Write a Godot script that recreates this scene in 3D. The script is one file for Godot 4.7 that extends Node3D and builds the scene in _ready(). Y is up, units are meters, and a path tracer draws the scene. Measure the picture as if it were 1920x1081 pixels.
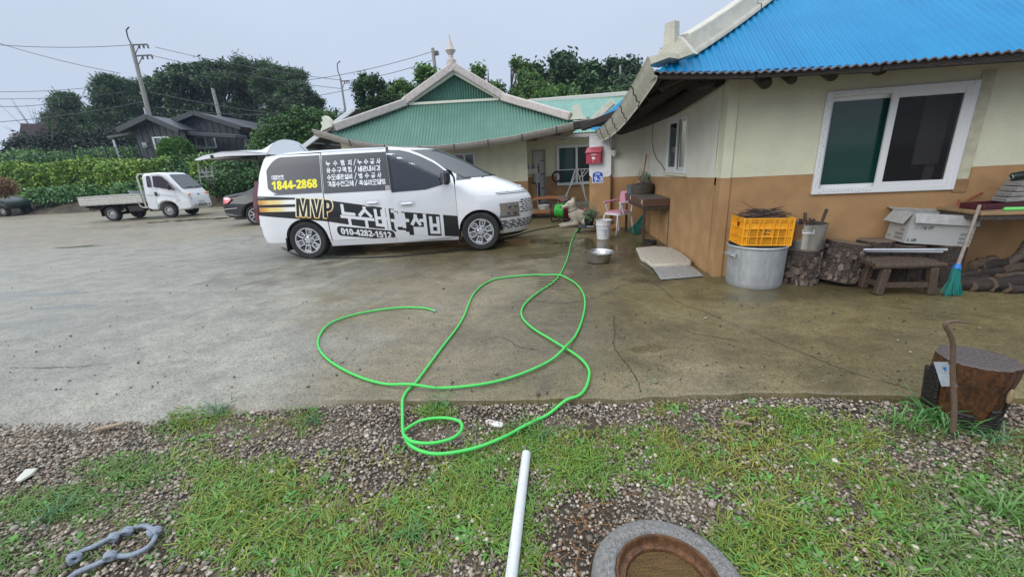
extends Node3D
# A wet farmyard under an overcast sky: a signwritten van, two low houses, a truck and a field beyond.
# ---------------------------------------------------------------- camera numbers
const BI := Basis.IDENTITY
const UP := Vector3.UP
const ONE := Vector3.ONE
const FOCAL := 750.0
const EYE := Vector3(0, 1.48, 0)
var c_right: Vector3
var c_up: Vector3
var c_ahead: Vector3
var used := {}
var mats := {}
var rng := RandomNumberGenerator.new()
func _ready() -> void:
	rng.seed = 20240718
	var pitch := deg_to_rad(16.9)
	var roll := deg_to_rad(3.2)
	c_ahead = Vector3(0, -sin(pitch), -cos(pitch))
	var u0 := Vector3(0, cos(pitch), -sin(pitch))
	c_right = Vector3.RIGHT * cos(roll) - u0 * sin(roll)
	c_up = Vector3.RIGHT * sin(roll) + u0 * cos(roll)
	var cam := Camera3D.new()
	cam.name = "camera"
	cam.fov = rad_to_deg(2.0 * atan(540.5 / FOCAL))
	cam.near = 0.05
	cam.far = 900.0
	cam.transform = Transform3D(Basis(c_right, c_up, -c_ahead), EYE)
	add_child(cam)
	cam.current = true
	var env := Environment.new()
	env.background_mode = Environment.BG_SKY
	var sky := Sky.new()
	var pan := PanoramaSkyMaterial.new()
	pan.panorama = overcast_sky()
	pan.energy_multiplier = 1.0
	sky.sky_material = pan
	env.sky = sky
	env.ambient_light_source = Environment.AMBIENT_SOURCE_SKY
	env.tonemap_mode = Environment.TONE_MAPPER_LINEAR
	env.tonemap_exposure = 1.15
	env.sdfgi_enabled = true
	env.ssao_enabled = true
	env.ssil_enabled = true
	env.fog_enabled = true
	env.fog_density = 0.0005
	env.fog_light_color = Color(0.74, 0.82, 0.93)
	var we := WorldEnvironment.new()
	we.name = "world"
	we.environment = env
	add_child(we)
	var sun := DirectionalLight3D.new()
	sun.name = "sun"
	sun.light_energy = 0.42
	sun.light_angular_distance = 40.0
	sun.light_color = Color(1.0, 0.985, 0.96)
	sun.shadow_enabled = true
	sun.transform = Transform3D(Basis.looking_at(Vector3(0.80, -0.56, -0.58)), Vector3(0, 20, 0))
	add_child(sun)
	build_ground()
	build_concrete()
	build_blue_house()
	build_green_house()
	build_back_wing()
	build_dark_house()
	build_far_left()
	build_van()
	build_truck()
	build_sedan()
	build_field_truck()
	build_vegetation()
	build_poles()
	build_doorway_things()
	build_wall_things()
	build_foreground()
	build_gravel_and_grass()
func overcast_sky() -> Texture2D:
	var w := 512
	var h := 256
	var im := Image.create(w, h, false, Image.FORMAT_RGBF)
	var cloud := FastNoiseLite.new()
	cloud.seed = 5
	cloud.frequency = 0.9
	cloud.fractal_octaves = 4
	for j in h:
		var el := PI * (0.5 - (j + 0.5) / h)
		var s := sin(el)
		for i in w:
			var az := TAU * (i + 0.5) / w
			var d := Vector3(cos(az) * cos(el), s * 2.2, sin(az) * cos(el))
			var k := 1.0 + 0.06 * cloud.get_noise_3dv(d * 1.6)
			var y := maxf(s, 0.0)
			var l := (1.0 - 0.5 * y + 3.6 * y * y * y) * k
			var c := Color(0.65, 0.69, 0.83).lerp(Color(0.545, 0.635, 0.785), smoothstep(0.0, 0.16, y)).lerp(Color(0.535, 0.575, 0.64), smoothstep(0.3, 0.8, y))
			if s < 0.0:
				l = 0.55
			im.set_pixel(i, j, Color(c.r * l, c.g * l, c.b * l))
	return ImageTexture.create_from_image(im)
# ---------------------------------------------------------------- pixels to places
func ray(px: float, py: float) -> Vector3:
	return c_ahead + c_right * ((px - 960.0) / FOCAL) - c_up * ((py - 540.5) / FOCAL)
func G(px: float, py: float, y := 0.0) -> Vector3:
	var d := ray(px, py)
	return EYE + d * ((y - EYE.y) / d.y)
func Z(px: float, py: float, z: float) -> Vector3:
	var d := ray(px, py)
	return EYE + d * (z / d.z)
func on_plane(px: float, py: float, n: Vector3, p: Vector3) -> Vector3:
	var d := ray(px, py)
	return EYE + d * ((p - EYE).dot(n) / d.dot(n))
# ---------------------------------------------------------------- mesh builder
class MB:
	var v := PackedVector3Array()
	var n := PackedVector3Array()
	var t := PackedVector2Array()
	var c := PackedColorArray()
	var ix := PackedInt32Array()
	var col := Color.WHITE
	var xf := Transform3D.IDENTITY
	func tri(a: Vector3, b: Vector3, d: Vector3, ta := Vector2.ZERO, tb := Vector2.ZERO, td := Vector2.ZERO) -> void:
		a = xf * a; b = xf * b; d = xf * d
		var nn := (b - a).cross(d - a)
		if nn.length_squared() < 1e-16:
			return
		nn = nn.normalized()
		var k := v.size()
		v.append(a); v.append(d); v.append(b)
		t.append(ta); t.append(td); t.append(tb)
		for i in 3:
			n.append(nn); c.append(col); ix.append(k + i)
	func quad(a: Vector3, b: Vector3, d: Vector3, e: Vector3) -> void:
		tri(a, b, d, Vector2(0, 1), Vector2(1, 1), Vector2(1, 0))
		tri(a, d, e, Vector2(0, 1), Vector2(1, 0), Vector2(0, 0))
	func fan(p: PackedVector3Array) -> void:
		for i in range(1, p.size() - 1):
			tri(p[0], p[i], p[i + 1])
	func box(at: Vector3, s: Vector3, b := BI, bev := 0.0) -> void:
		var h := s * 0.5
		var m := minf(bev, minf(h.x, minf(h.y, h.z)) * 0.9)
		if m <= 0.0:
			var p := []
			for i in 8:
				p.append(at + b * Vector3(h.x * (1 if i & 1 else -1), h.y * (1 if i & 2 else -1), h.z * (1 if i & 4 else -1)))
			quad(p[4], p[5], p[7], p[6]); quad(p[1], p[0], p[2], p[3]); quad(p[5], p[1], p[3], p[7])
			quad(p[0], p[4], p[6], p[2]); quad(p[6], p[7], p[3], p[2]); quad(p[0], p[1], p[5], p[4])
			return
		var q := func(sx: int, sy: int, sz: int, axis: int) -> Vector3:
			var r := Vector3(sx * (h.x - (0.0 if axis == 0 else m)), sy * (h.y - (0.0 if axis == 1 else m)), sz * (h.z - (0.0 if axis == 2 else m)))
			return at + b * r
		for s1 in [-1, 1]:
			var f := func(p0: Vector3, p1: Vector3, p2: Vector3, p3: Vector3) -> void:
				if s1 > 0: quad(p0, p1, p2, p3)
				else: quad(p3, p2, p1, p0)
			f.call(q.call(s1, -1, 1, 0), q.call(s1, -1, -1, 0), q.call(s1, 1, -1, 0), q.call(s1, 1, 1, 0))
			f.call(q.call(-1, s1, 1, 1), q.call(1, s1, 1, 1), q.call(1, s1, -1, 1), q.call(-1, s1, -1, 1))
			f.call(q.call(-1, -1, s1, 2), q.call(1, -1, s1, 2), q.call(1, 1, s1, 2), q.call(-1, 1, s1, 2))
			for s2 in [-1, 1]:
				var e := func(p0: Vector3, p1: Vector3, p2: Vector3, p3: Vector3, flip: bool) -> void:
					if flip: quad(p3, p2, p1, p0)
					else: quad(p0, p1, p2, p3)
				e.call(q.call(s1, s2, -1, 0), q.call(s1, s2, -1, 1), q.call(s1, s2, 1, 1), q.call(s1, s2, 1, 0), s1 * s2 < 0)
				e.call(q.call(s1, -1, s2, 0), q.call(s1, 1, s2, 0), q.call(s1, 1, s2, 2), q.call(s1, -1, s2, 2), s1 * s2 < 0)
				e.call(q.call(-1, s1, s2, 2), q.call(1, s1, s2, 2), q.call(1, s1, s2, 1), q.call(-1, s1, s2, 1), s1 * s2 < 0)
				for s3 in [-1, 1]:
					var a3: Vector3 = q.call(s1, s2, s3, 0)
					var b3: Vector3 = q.call(s1, s2, s3, 1)
					var d3: Vector3 = q.call(s1, s2, s3, 2)
					if s1 * s2 * s3 > 0: tri(a3, b3, d3)
					else: tri(a3, d3, b3)
	func grid(rows: Array, closed := false, uvs := []) -> void:
		var nr := rows.size()
		var nc: int = rows[0].size()
		var nor := []
		for r in nr:
			var a := PackedVector3Array()
			a.resize(nc)
			nor.append(a)
		var cc := nc if closed else nc - 1
		for r in nr - 1:
			for k in cc:
				var k2 := (k + 1) % nc
				var p0: Vector3 = rows[r][k]
				var p1: Vector3 = rows[r][k2]
				var p2: Vector3 = rows[r + 1][k2]
				var p3: Vector3 = rows[r + 1][k]
				var nn := (p2 - p0).cross(p3 - p1)
				nor[r][k] += nn; nor[r][k2] += nn; nor[r + 1][k2] += nn; nor[r + 1][k] += nn
		var base := v.size()
		for r in nr:
			for k in nc:
				v.append(xf * rows[r][k])
				var q: Vector3 = nor[r][k]
				n.append((xf.basis * q).normalized() if q.length_squared() > 1e-20 else UP)
				t.append(uvs[r][k] if uvs else Vector2(float(k) / maxi(1, nc - 1), float(r) / maxi(1, nr - 1)))
				c.append(col)
		for r in nr - 1:
			for k in cc:
				var k2 := (k + 1) % nc
				var i0 := base + r * nc + k
				var i1 := base + r * nc + k2
				var i2 := i1 + nc
				var i3 := i0 + nc
				ix.append(i0); ix.append(i2); ix.append(i1)
				ix.append(i0); ix.append(i3); ix.append(i2)
	func tube(pts: Array, rad, sides := 8, caps := true) -> void:
		var rows := []
		var up := UP
		var np := pts.size()
		for i in np:
			var d: Vector3 = (pts[mini(i + 1, np - 1)] - pts[maxi(i - 1, 0)]).normalized()
			if absf(d.dot(up)) > 0.95:
				up = Vector3.RIGHT if absf(d.x) < 0.9 else Vector3.FORWARD
			var sx := d.cross(up).normalized()
			up = sx.cross(d).normalized()
			var r: float = rad[i] if rad is Array else rad
			var row := PackedVector3Array()
			for k in sides:
				var a := TAU * k / sides
				row.append(pts[i] + (sx * cos(a) - up * sin(a)) * r)
			rows.append(row)
		grid(rows, true)
		if caps:
			var f: PackedVector3Array = rows[0]
			var l: PackedVector3Array = rows[np - 1]
			var fr := f.duplicate()
			fr.reverse()
			fan(fr)
			fan(l)
	func lathe(prof: Array, sides := 16, at := Transform3D.IDENTITY, wob := 0.0) -> void:
		var old := xf
		xf = xf * at
		var rows := []
		for p in prof:
			var row := PackedVector3Array()
			for k in sides:
				var a := TAU * k / sides
				var w := 1.0 + wob * sin(a * 3.0 + 1.3) + wob * 0.7 * sin(a * 5.0 + 0.4)
				row.append(Vector3(cos(a) * p.x * w, p.y, -sin(a) * p.x * w))
			rows.append(row)
		var start := 0
		for i in range(1, prof.size()):
			var last := i == prof.size() - 1
			var sharp := false
			if not last:
				var d0: Vector2 = (prof[i] - prof[i - 1]).normalized()
				var d1: Vector2 = (prof[i + 1] - prof[i]).normalized()
				sharp = d0.dot(d1) < 0.75
			if sharp or last:
				grid(rows.slice(start, i + 1), true)
				start = i
		xf = old
	func prism(poly: PackedVector2Array, z0: float, z1: float, at := Transform3D.IDENTITY) -> void:
		var old := xf
		xf = xf * at
		if Geometry2D.is_polygon_clockwise(poly):
			poly = poly.duplicate()
			poly.reverse()
		var tr := Geometry2D.triangulate_polygon(poly)
		for i in range(0, tr.size(), 3):
			var a := poly[tr[i]]
			var b := poly[tr[i + 1]]
			var d := poly[tr[i + 2]]
			if (b - a).cross(d - a) < 0:
				var s := b
				b = d
				d = s
			tri(Vector3(a.x, a.y, z1), Vector3(b.x, b.y, z1), Vector3(d.x, d.y, z1))
			tri(Vector3(a.x, a.y, z0), Vector3(d.x, d.y, z0), Vector3(b.x, b.y, z0))
		for i in poly.size():
			var a := poly[i]
			var b := poly[(i + 1) % poly.size()]
			quad(Vector3(a.x, a.y, z0), Vector3(b.x, b.y, z0), Vector3(b.x, b.y, z1), Vector3(a.x, a.y, z1))
		xf = old
	func flat(poly: PackedVector2Array, f: Callable) -> void:
		var tr := Geometry2D.triangulate_polygon(poly)
		for i in range(0, tr.size(), 3):
			var a := poly[tr[i]]
			var b := poly[tr[i + 1]]
			var d := poly[tr[i + 2]]
			if (b - a).cross(d - a) < 0:
				var s := b
				b = d
				d = s
			tri(f.call(a), f.call(b), f.call(d))
	func ball(at: Vector3, r: Vector3, sides := 10, rings := 7) -> void:
		var rows := []
		for j in rings + 1:
			var a := PI * j / rings
			var row := PackedVector3Array()
			for k in sides:
				var b := TAU * k / sides
				row.append(at + Vector3(r.x * sin(a) * cos(b), -r.y * cos(a), -r.z * sin(a) * sin(b)))
			rows.append(row)
		grid(rows, true)
	func mesh() -> ArrayMesh:
		var m := ArrayMesh.new()
		if v.is_empty():
			return m
		var arr := []
		arr.resize(Mesh.ARRAY_MAX)
		arr[Mesh.ARRAY_VERTEX] = v
		arr[Mesh.ARRAY_NORMAL] = n
		arr[Mesh.ARRAY_TEX_UV] = t
		arr[Mesh.ARRAY_COLOR] = c
		arr[Mesh.ARRAY_INDEX] = ix
		m.add_surface_from_arrays(Mesh.PRIMITIVE_TRIANGLES, arr)
		return m
# ---------------------------------------------------------------- nodes
func numbered(called: String) -> String:
	var k: int = used.get(called, 0)
	used[called] = k + 1
	return called if k == 0 else "%s_%03d" % [called, k]
func tag(o: Node, label: String, category := "", group := "", kind := "") -> Node:
	if label: o.set_meta("label", label)
	if category: o.set_meta("category", category)
	if group: o.set_meta("group", group)
	if kind: o.set_meta("kind", kind)
	return o
func thing(called: String, label: String, category: String, at := Vector3.ZERO, turn := 0.0, group := "") -> Node3D:
	var o := Node3D.new()
	o.name = numbered(called)
	add_child(o)
	o.position = at
	o.rotation.y = turn
	tag(o, label, category, group)
	return o
func part(called: String, mb: MB, m: Material, parent: Node = null) -> MeshInstance3D:
	return put(called, mb.mesh(), m, parent)
func put(called: String, mesh: Mesh, m: Material, parent: Node = null) -> MeshInstance3D:
	var o := MeshInstance3D.new()
	o.mesh = mesh
	o.material_override = m
	if parent == null:
		o.name = numbered(called)
		add_child(o)
	else:
		o.name = called
		parent.add_child(o, true)
	return o
func structure(called: String, mb: MB, m: Material, label := "") -> MeshInstance3D:
	var o := part(called, mb, m)
	tag(o, label, "", "", "structure")
	return o
func pv(a: Array) -> PackedVector2Array:
	var p := PackedVector2Array()
	for i in range(0, a.size(), 2): p.append(Vector2(a[i], a[i + 1]))
	return p
func vl(a: Array) -> Array:
	return Array(pv(a))
func V(x: float, y: float, z: float) -> Vector3:
	return Vector3(x, y, z)
func yaw(deg: float) -> Basis:
	return Basis(UP, deg_to_rad(deg))
func rect(x0: float, y0: float, x1: float, y1: float) -> PackedVector2Array:
	return pv([x0, y0, x1, y0, x1, y1, x0, y1])
func round_rect(x0: float, y0: float, x1: float, y1: float, r: float, k := 4) -> PackedVector2Array:
	var p := PackedVector2Array()
	for q in [[x1 - r, y1 - r, 0.0], [x0 + r, y1 - r, 0.5 * PI], [x0 + r, y0 + r, PI], [x1 - r, y0 + r, 1.5 * PI]]:
		for i in k + 1:
			var a: float = q[2] + 0.5 * PI * i / k
			p.append(Vector2(q[0] + r * cos(a), q[1] + r * sin(a)))
	return p
func curve_at(pts: Array, x: float) -> float:
	if x <= pts[0].x: return pts[0].y
	for i in range(1, pts.size()):
		if x <= pts[i].x:
			var f: float = (x - pts[i - 1].x) / maxf(1e-6, pts[i].x - pts[i - 1].x)
			return lerpf(pts[i - 1].y, pts[i].y, f)
	return pts[-1].y
func smooth_path(pts: Array, per := 8) -> Array:
	var out := []
	var k := pts.size()
	for i in k - 1:
		for j in per:
			out.append(pts[i].cubic_interpolate(pts[i + 1], pts[maxi(i - 1, 0)], pts[mini(i + 2, k - 1)], float(j) / per))
	out.append(pts[-1])
	return out
func bar(mb: MB, a: Vector3, b: Vector3, w: float, h: float, side := UP) -> void:
	var d := (b - a).normalized()
	if absf(d.dot(side)) > 0.97: side = Vector3.RIGHT
	var x := side.cross(d).normalized()
	var y := d.cross(x).normalized()
	mb.box((a + b) * 0.5, Vector3(w, h, a.distance_to(b)), Basis(x, y, d), minf(w, h) * 0.12)
# ---------------------------------------------------------------- materials
func lin(r: float, g: float, b: float) -> Color:
	return Color(r, g, b).linear_to_srgb()
func noise(seed_: int, freq: float, oct := 4, kind := FastNoiseLite.TYPE_SIMPLEX_SMOOTH) -> FastNoiseLite:
	var f := FastNoiseLite.new()
	f.noise_type = kind
	f.seed = seed_
	f.frequency = freq
	f.fractal_octaves = oct
	return f
func ramp_texture(seed_: int, freq: float, stops: Array, oct := 5, size := 512, kind := FastNoiseLite.TYPE_SIMPLEX_SMOOTH) -> NoiseTexture2D:
	var key := "r%d_%f_%s_%d_%d_%d" % [seed_, freq, str(stops), oct, size, kind]
	if mats.has(key): return mats[key]
	var t := NoiseTexture2D.new()
	t.width = size
	t.height = size
	t.seamless = true
	t.noise = noise(seed_, freq, oct, kind)
	var g := Gradient.new()
	g.offsets = PackedFloat32Array()
	g.colors = PackedColorArray()
	var o := PackedFloat32Array()
	var c := PackedColorArray()
	for s in stops:
		o.append(s[0]); c.append(s[1])
	g.offsets = o
	g.colors = c
	t.color_ramp = g
	mats[key] = t
	return t
func grey_texture(seed_: int, freq: float, oct := 5, kind := FastNoiseLite.TYPE_SIMPLEX_SMOOTH) -> NoiseTexture2D:
	return ramp_texture(seed_, freq, [[0.0, Color.BLACK], [1.0, Color.WHITE]], oct, 512, kind)
func plain(key: String, c: Color, rough := 0.6, metal := 0.0) -> StandardMaterial3D:
	if mats.has(key): return mats[key]
	var m := StandardMaterial3D.new()
	m.resource_name = key
	m.albedo_color = c
	m.roughness = rough
	m.metallic = metal
	mats[key] = m
	return m
func mottled(key: String, a: Color, b: Color, per_m: float, rough := 0.8, bump_cm := 0.0, stretch := ONE, seed_ := 1, freq := 0.012, oct := 5, metal := 0.0) -> StandardMaterial3D:
	if mats.has(key): return mats[key]
	var m := plain(key, b, rough, metal)
	var f: float = 0.008 if freq < 0.011 else (0.015 if freq < 0.025 else 0.032)
	var la := a.srgb_to_linear()
	var lb := b.srgb_to_linear()
	var q := Color(la.r / maxf(lb.r, 0.004), la.g / maxf(lb.g, 0.004), la.b / maxf(lb.b, 0.004))
	var k := (q.r + q.g + q.b) / 3.0
	if maxf(q.r, maxf(q.g, q.b)) - minf(q.r, minf(q.g, q.b)) < 0.22:
		k = clampf(round(k / 0.15) * 0.15, 0.2, 0.92)
		q = Color(k, k, k)
	q = q.linear_to_srgb()
	m.albedo_texture = ramp_texture(seed_ % 2, f, [[0.0, q], [0.35, q.lerp(Color.WHITE, 0.25)], [0.6, q.lerp(Color.WHITE, 0.75)], [1.0, Color.WHITE]], 5)
	m.uv1_triplanar = true
	m.uv1_scale = stretch * per_m
	if bump_cm > 0.0:
		m.heightmap_enabled = true
		m.heightmap_texture = grey_texture(41, 0.03, 5)
		m.heightmap_scale = bump_cm
	return m
func speck(m: StandardMaterial3D, seed_: int, lo: Color, hi: Color, freq := 0.05) -> StandardMaterial3D:
	m.detail_enabled = true
	m.detail_blend_mode = BaseMaterial3D.BLEND_MODE_MUL
	var g := clampf(round(lo.g / 0.1) * 0.1, 0.4, 0.9)
	lo = Color(g, g, g)
	m.detail_albedo = ramp_texture(3, 0.05 if freq < 0.06 else 0.12, [[0.0, lo], [0.45, lo.lerp(hi, 0.6)], [1.0, hi]], 4)
	m.detail_uv_layer = BaseMaterial3D.DETAIL_UV_2
	m.uv2_triplanar = true
	m.uv2_scale = ONE * 1.9
	return m
func paint(key: String, c: Color, rough := 0.35) -> StandardMaterial3D:
	if mats.has(key): return mats[key]
	var m := plain(key, c, rough)
	m.clearcoat_enabled = true
	m.clearcoat = 0.6
	m.clearcoat_roughness = 0.06
	return m
func glass(key: String, c: Color, alpha := 0.35) -> StandardMaterial3D:
	if mats.has(key): return mats[key]
	var m := plain(key, Color(c.r, c.g, c.b, alpha), 0.03)
	m.transparency = BaseMaterial3D.TRANSPARENCY_ALPHA
	m.metallic_specular = 0.7
	return m
func leaf_mat(key: String) -> StandardMaterial3D:
	if mats.has(key): return mats[key]
	var m := plain(key, Color.WHITE, 0.5)
	m.vertex_color_use_as_albedo = true
	m.backlight_enabled = true
	m.backlight = Color(0.45, 0.5, 0.2)
	return m
# wood, bark, plaster and metal shared by several things
func bark() -> StandardMaterial3D:
	return speck(mottled("bark", lin(0.035, 0.022, 0.018), lin(0.20, 0.145, 0.12), 3.0, 0.85, 1.2, V(1.6, 0.5, 1.6), 11, 0.03), 12, Color(0.45, 0.42, 0.4), Color.WHITE)
func wood_end() -> StandardMaterial3D:
	return mottled("cut_wood", lin(0.14, 0.09, 0.06), lin(0.27, 0.19, 0.13), 6.0, 0.8, 0.3, V(1, 1, 1), 13, 0.03)
func old_wood() -> StandardMaterial3D:
	return speck(mottled("old_wood", lin(0.055, 0.032, 0.02), lin(0.20, 0.13, 0.085), 2.2, 0.75, 0.4, V(0.5, 3.0, 3.0), 14, 0.03), 15, Color(0.5, 0.47, 0.44), Color.WHITE)
func dark_wood() -> StandardMaterial3D:
	return speck(mottled("dark_wood", lin(0.018, 0.014, 0.011), lin(0.075, 0.055, 0.042), 1.8, 0.8, 0.5, V(0.6, 2.0, 2.0), 16, 0.03), 15, Color(0.5, 0.47, 0.44), Color.WHITE)
func cream_plaster() -> StandardMaterial3D:
	return speck(mottled("cream_plaster", lin(0.68, 0.66, 0.45), lin(0.79, 0.78, 0.58), 0.55, 0.85, 0.35, V(1, 1, 1), 21, 0.008), 22, Color(0.90, 0.89, 0.85), Color.WHITE)
func tan_plaster() -> StandardMaterial3D:
	return speck(mottled("tan_plaster", lin(0.40, 0.225, 0.095), lin(0.50, 0.295, 0.135), 0.5, 0.85, 0.35, V(1, 1, 1), 23, 0.008), 22, Color(0.86, 0.85, 0.82), Color.WHITE)
func white_frame() -> StandardMaterial3D:
	return plain("white_vinyl", lin(0.74, 0.75, 0.75), 0.35)
func black_plastic() -> StandardMaterial3D:
	return plain("black_plastic", lin(0.018, 0.018, 0.02), 0.45)
func rubber() -> StandardMaterial3D:
	return plain("rubber", lin(0.02, 0.02, 0.021), 0.75)
func silver() -> StandardMaterial3D:
	return plain("silver_alloy", lin(0.62, 0.63, 0.65), 0.32, 0.8)
func aluminium() -> StandardMaterial3D:
	return speck(mottled("aluminium", lin(0.40, 0.42, 0.44), lin(0.58, 0.60, 0.62), 2.0, 0.42, 0.1, V(1, 0.3, 1), 25, 0.02, 4, 0.55), 22, Color(0.86, 0.86, 0.86), Color.WHITE)
func steel() -> StandardMaterial3D:
	return mottled("stainless", lin(0.50, 0.49, 0.47), lin(0.64, 0.63, 0.61), 1.5, 0.24, 0.0, V(3, 0.2, 3), 26, 0.02, 4, 0.9)
func brown_steel() -> StandardMaterial3D:
	return mottled("brown_steel", lin(0.035, 0.026, 0.022), lin(0.075, 0.058, 0.048), 3.0, 0.55, 0.1, ONE, 27)
# ---------------------------------------------------------------- ground
func bank_z(x: float) -> float:
	return -27.3 + 0.19 * minf(0.0, x + 18.0)
func terrain(x: float, z: float) -> float:
	var t := bank_z(x) - z
	var h := curve_at(vl([-1, -0.14, 0.0, -0.04, 1.3, 0.95, 2.2, 1.2, 6, 1.5, 10, 3.0, 14, 4.3, 22, 5.2, 60, 9.0, 180, 14.0]), t)
	var left := smoothstep(-6.0, -13.0, x)
	var back := smoothstep(30.0, 70.0, -z) * 3.0
	var near := -0.14 if z < -2.6 else -0.085
	if z > -2.9 and z < -1.0: near = lerpf(-0.14, -0.085, smoothstep(-2.9, -2.5, z))
	return lerpf(near + back, h, left)
func build_ground() -> void:
	var xs := []
	var zs := []
	var x := -260.0
	while x < 200.0:
		xs.append(x)
		x += 0.25 if absf(x) < 5.0 else (1.0 if absf(x) < 14.0 else (1.6 if absf(x) < 60 else 10.0))
	var z := 14.0
	while z > -300.0:
		zs.append(z)
		z -= 0.2 if z < 0.5 and z > -4.0 else (1.0 if z > -45 else 6.0)
	var bump := noise(3, 1.1, 4)
	var rows := []
	for zz in zs:
		var row := PackedVector3Array()
		for xx in xs:
			var y := terrain(xx, zz)
			if zz > -3.2: y += 0.012 * bump.get_noise_2d(xx * 2.0, zz * 2.0) + heap(xx, zz)
			elif zz < bank_z(xx) and xx < -8: y += 0.12 * bump.get_noise_2d(xx, zz)
			row.append(Vector3(xx, y, zz))
		rows.append(row)
	var mb := MB.new()
	mb.grid(rows)
	var m := mottled("soil", lin(0.075, 0.052, 0.034), lin(0.20, 0.155, 0.105), 0.35, 0.95, 1.5, ONE, 31, 0.01, 6)
	speck(m, 32, Color(0.5, 0.48, 0.45), Color.WHITE, 0.08)
	structure("ground", mb, m, "brown soil ground under the gravel and beyond the yard")
var yard_edge := []
func edge_z(x: float) -> float:
	if yard_edge.is_empty():
		for p in [[-300, 772], [0, 757], [220, 752], [430, 746], [600, 748], [780, 749], [960, 748], [1165, 745], [1350, 738], [1500, 735], [1640, 740], [1760, 743], [1920, 746], [2150, 752]]:
			var g := G(p[0], p[1])
			yard_edge.append(Vector2(g.x, g.z))
	return curve_at(yard_edge, x)
func heap(x: float, z: float) -> float:
	return 0.042 * smoothstep(0.30, 0.03, absf(z - edge_z(x)))
const TW := 896
const TH := 640
func tex_u(x: float) -> float:
	return 0.5 + 0.5 * asinh(x / 3.0) / 3.75
func tex_v(z: float) -> float:
	return log(1.0 + maxf(0.0, -1.7 - z) / 2.2) / 2.75
func spot(px: float, py: float, rx: float, rz: float, s := 1.0) -> Array:
	var g := G(px, py)
	return [g.x, g.z, rx, rz, s]
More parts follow.
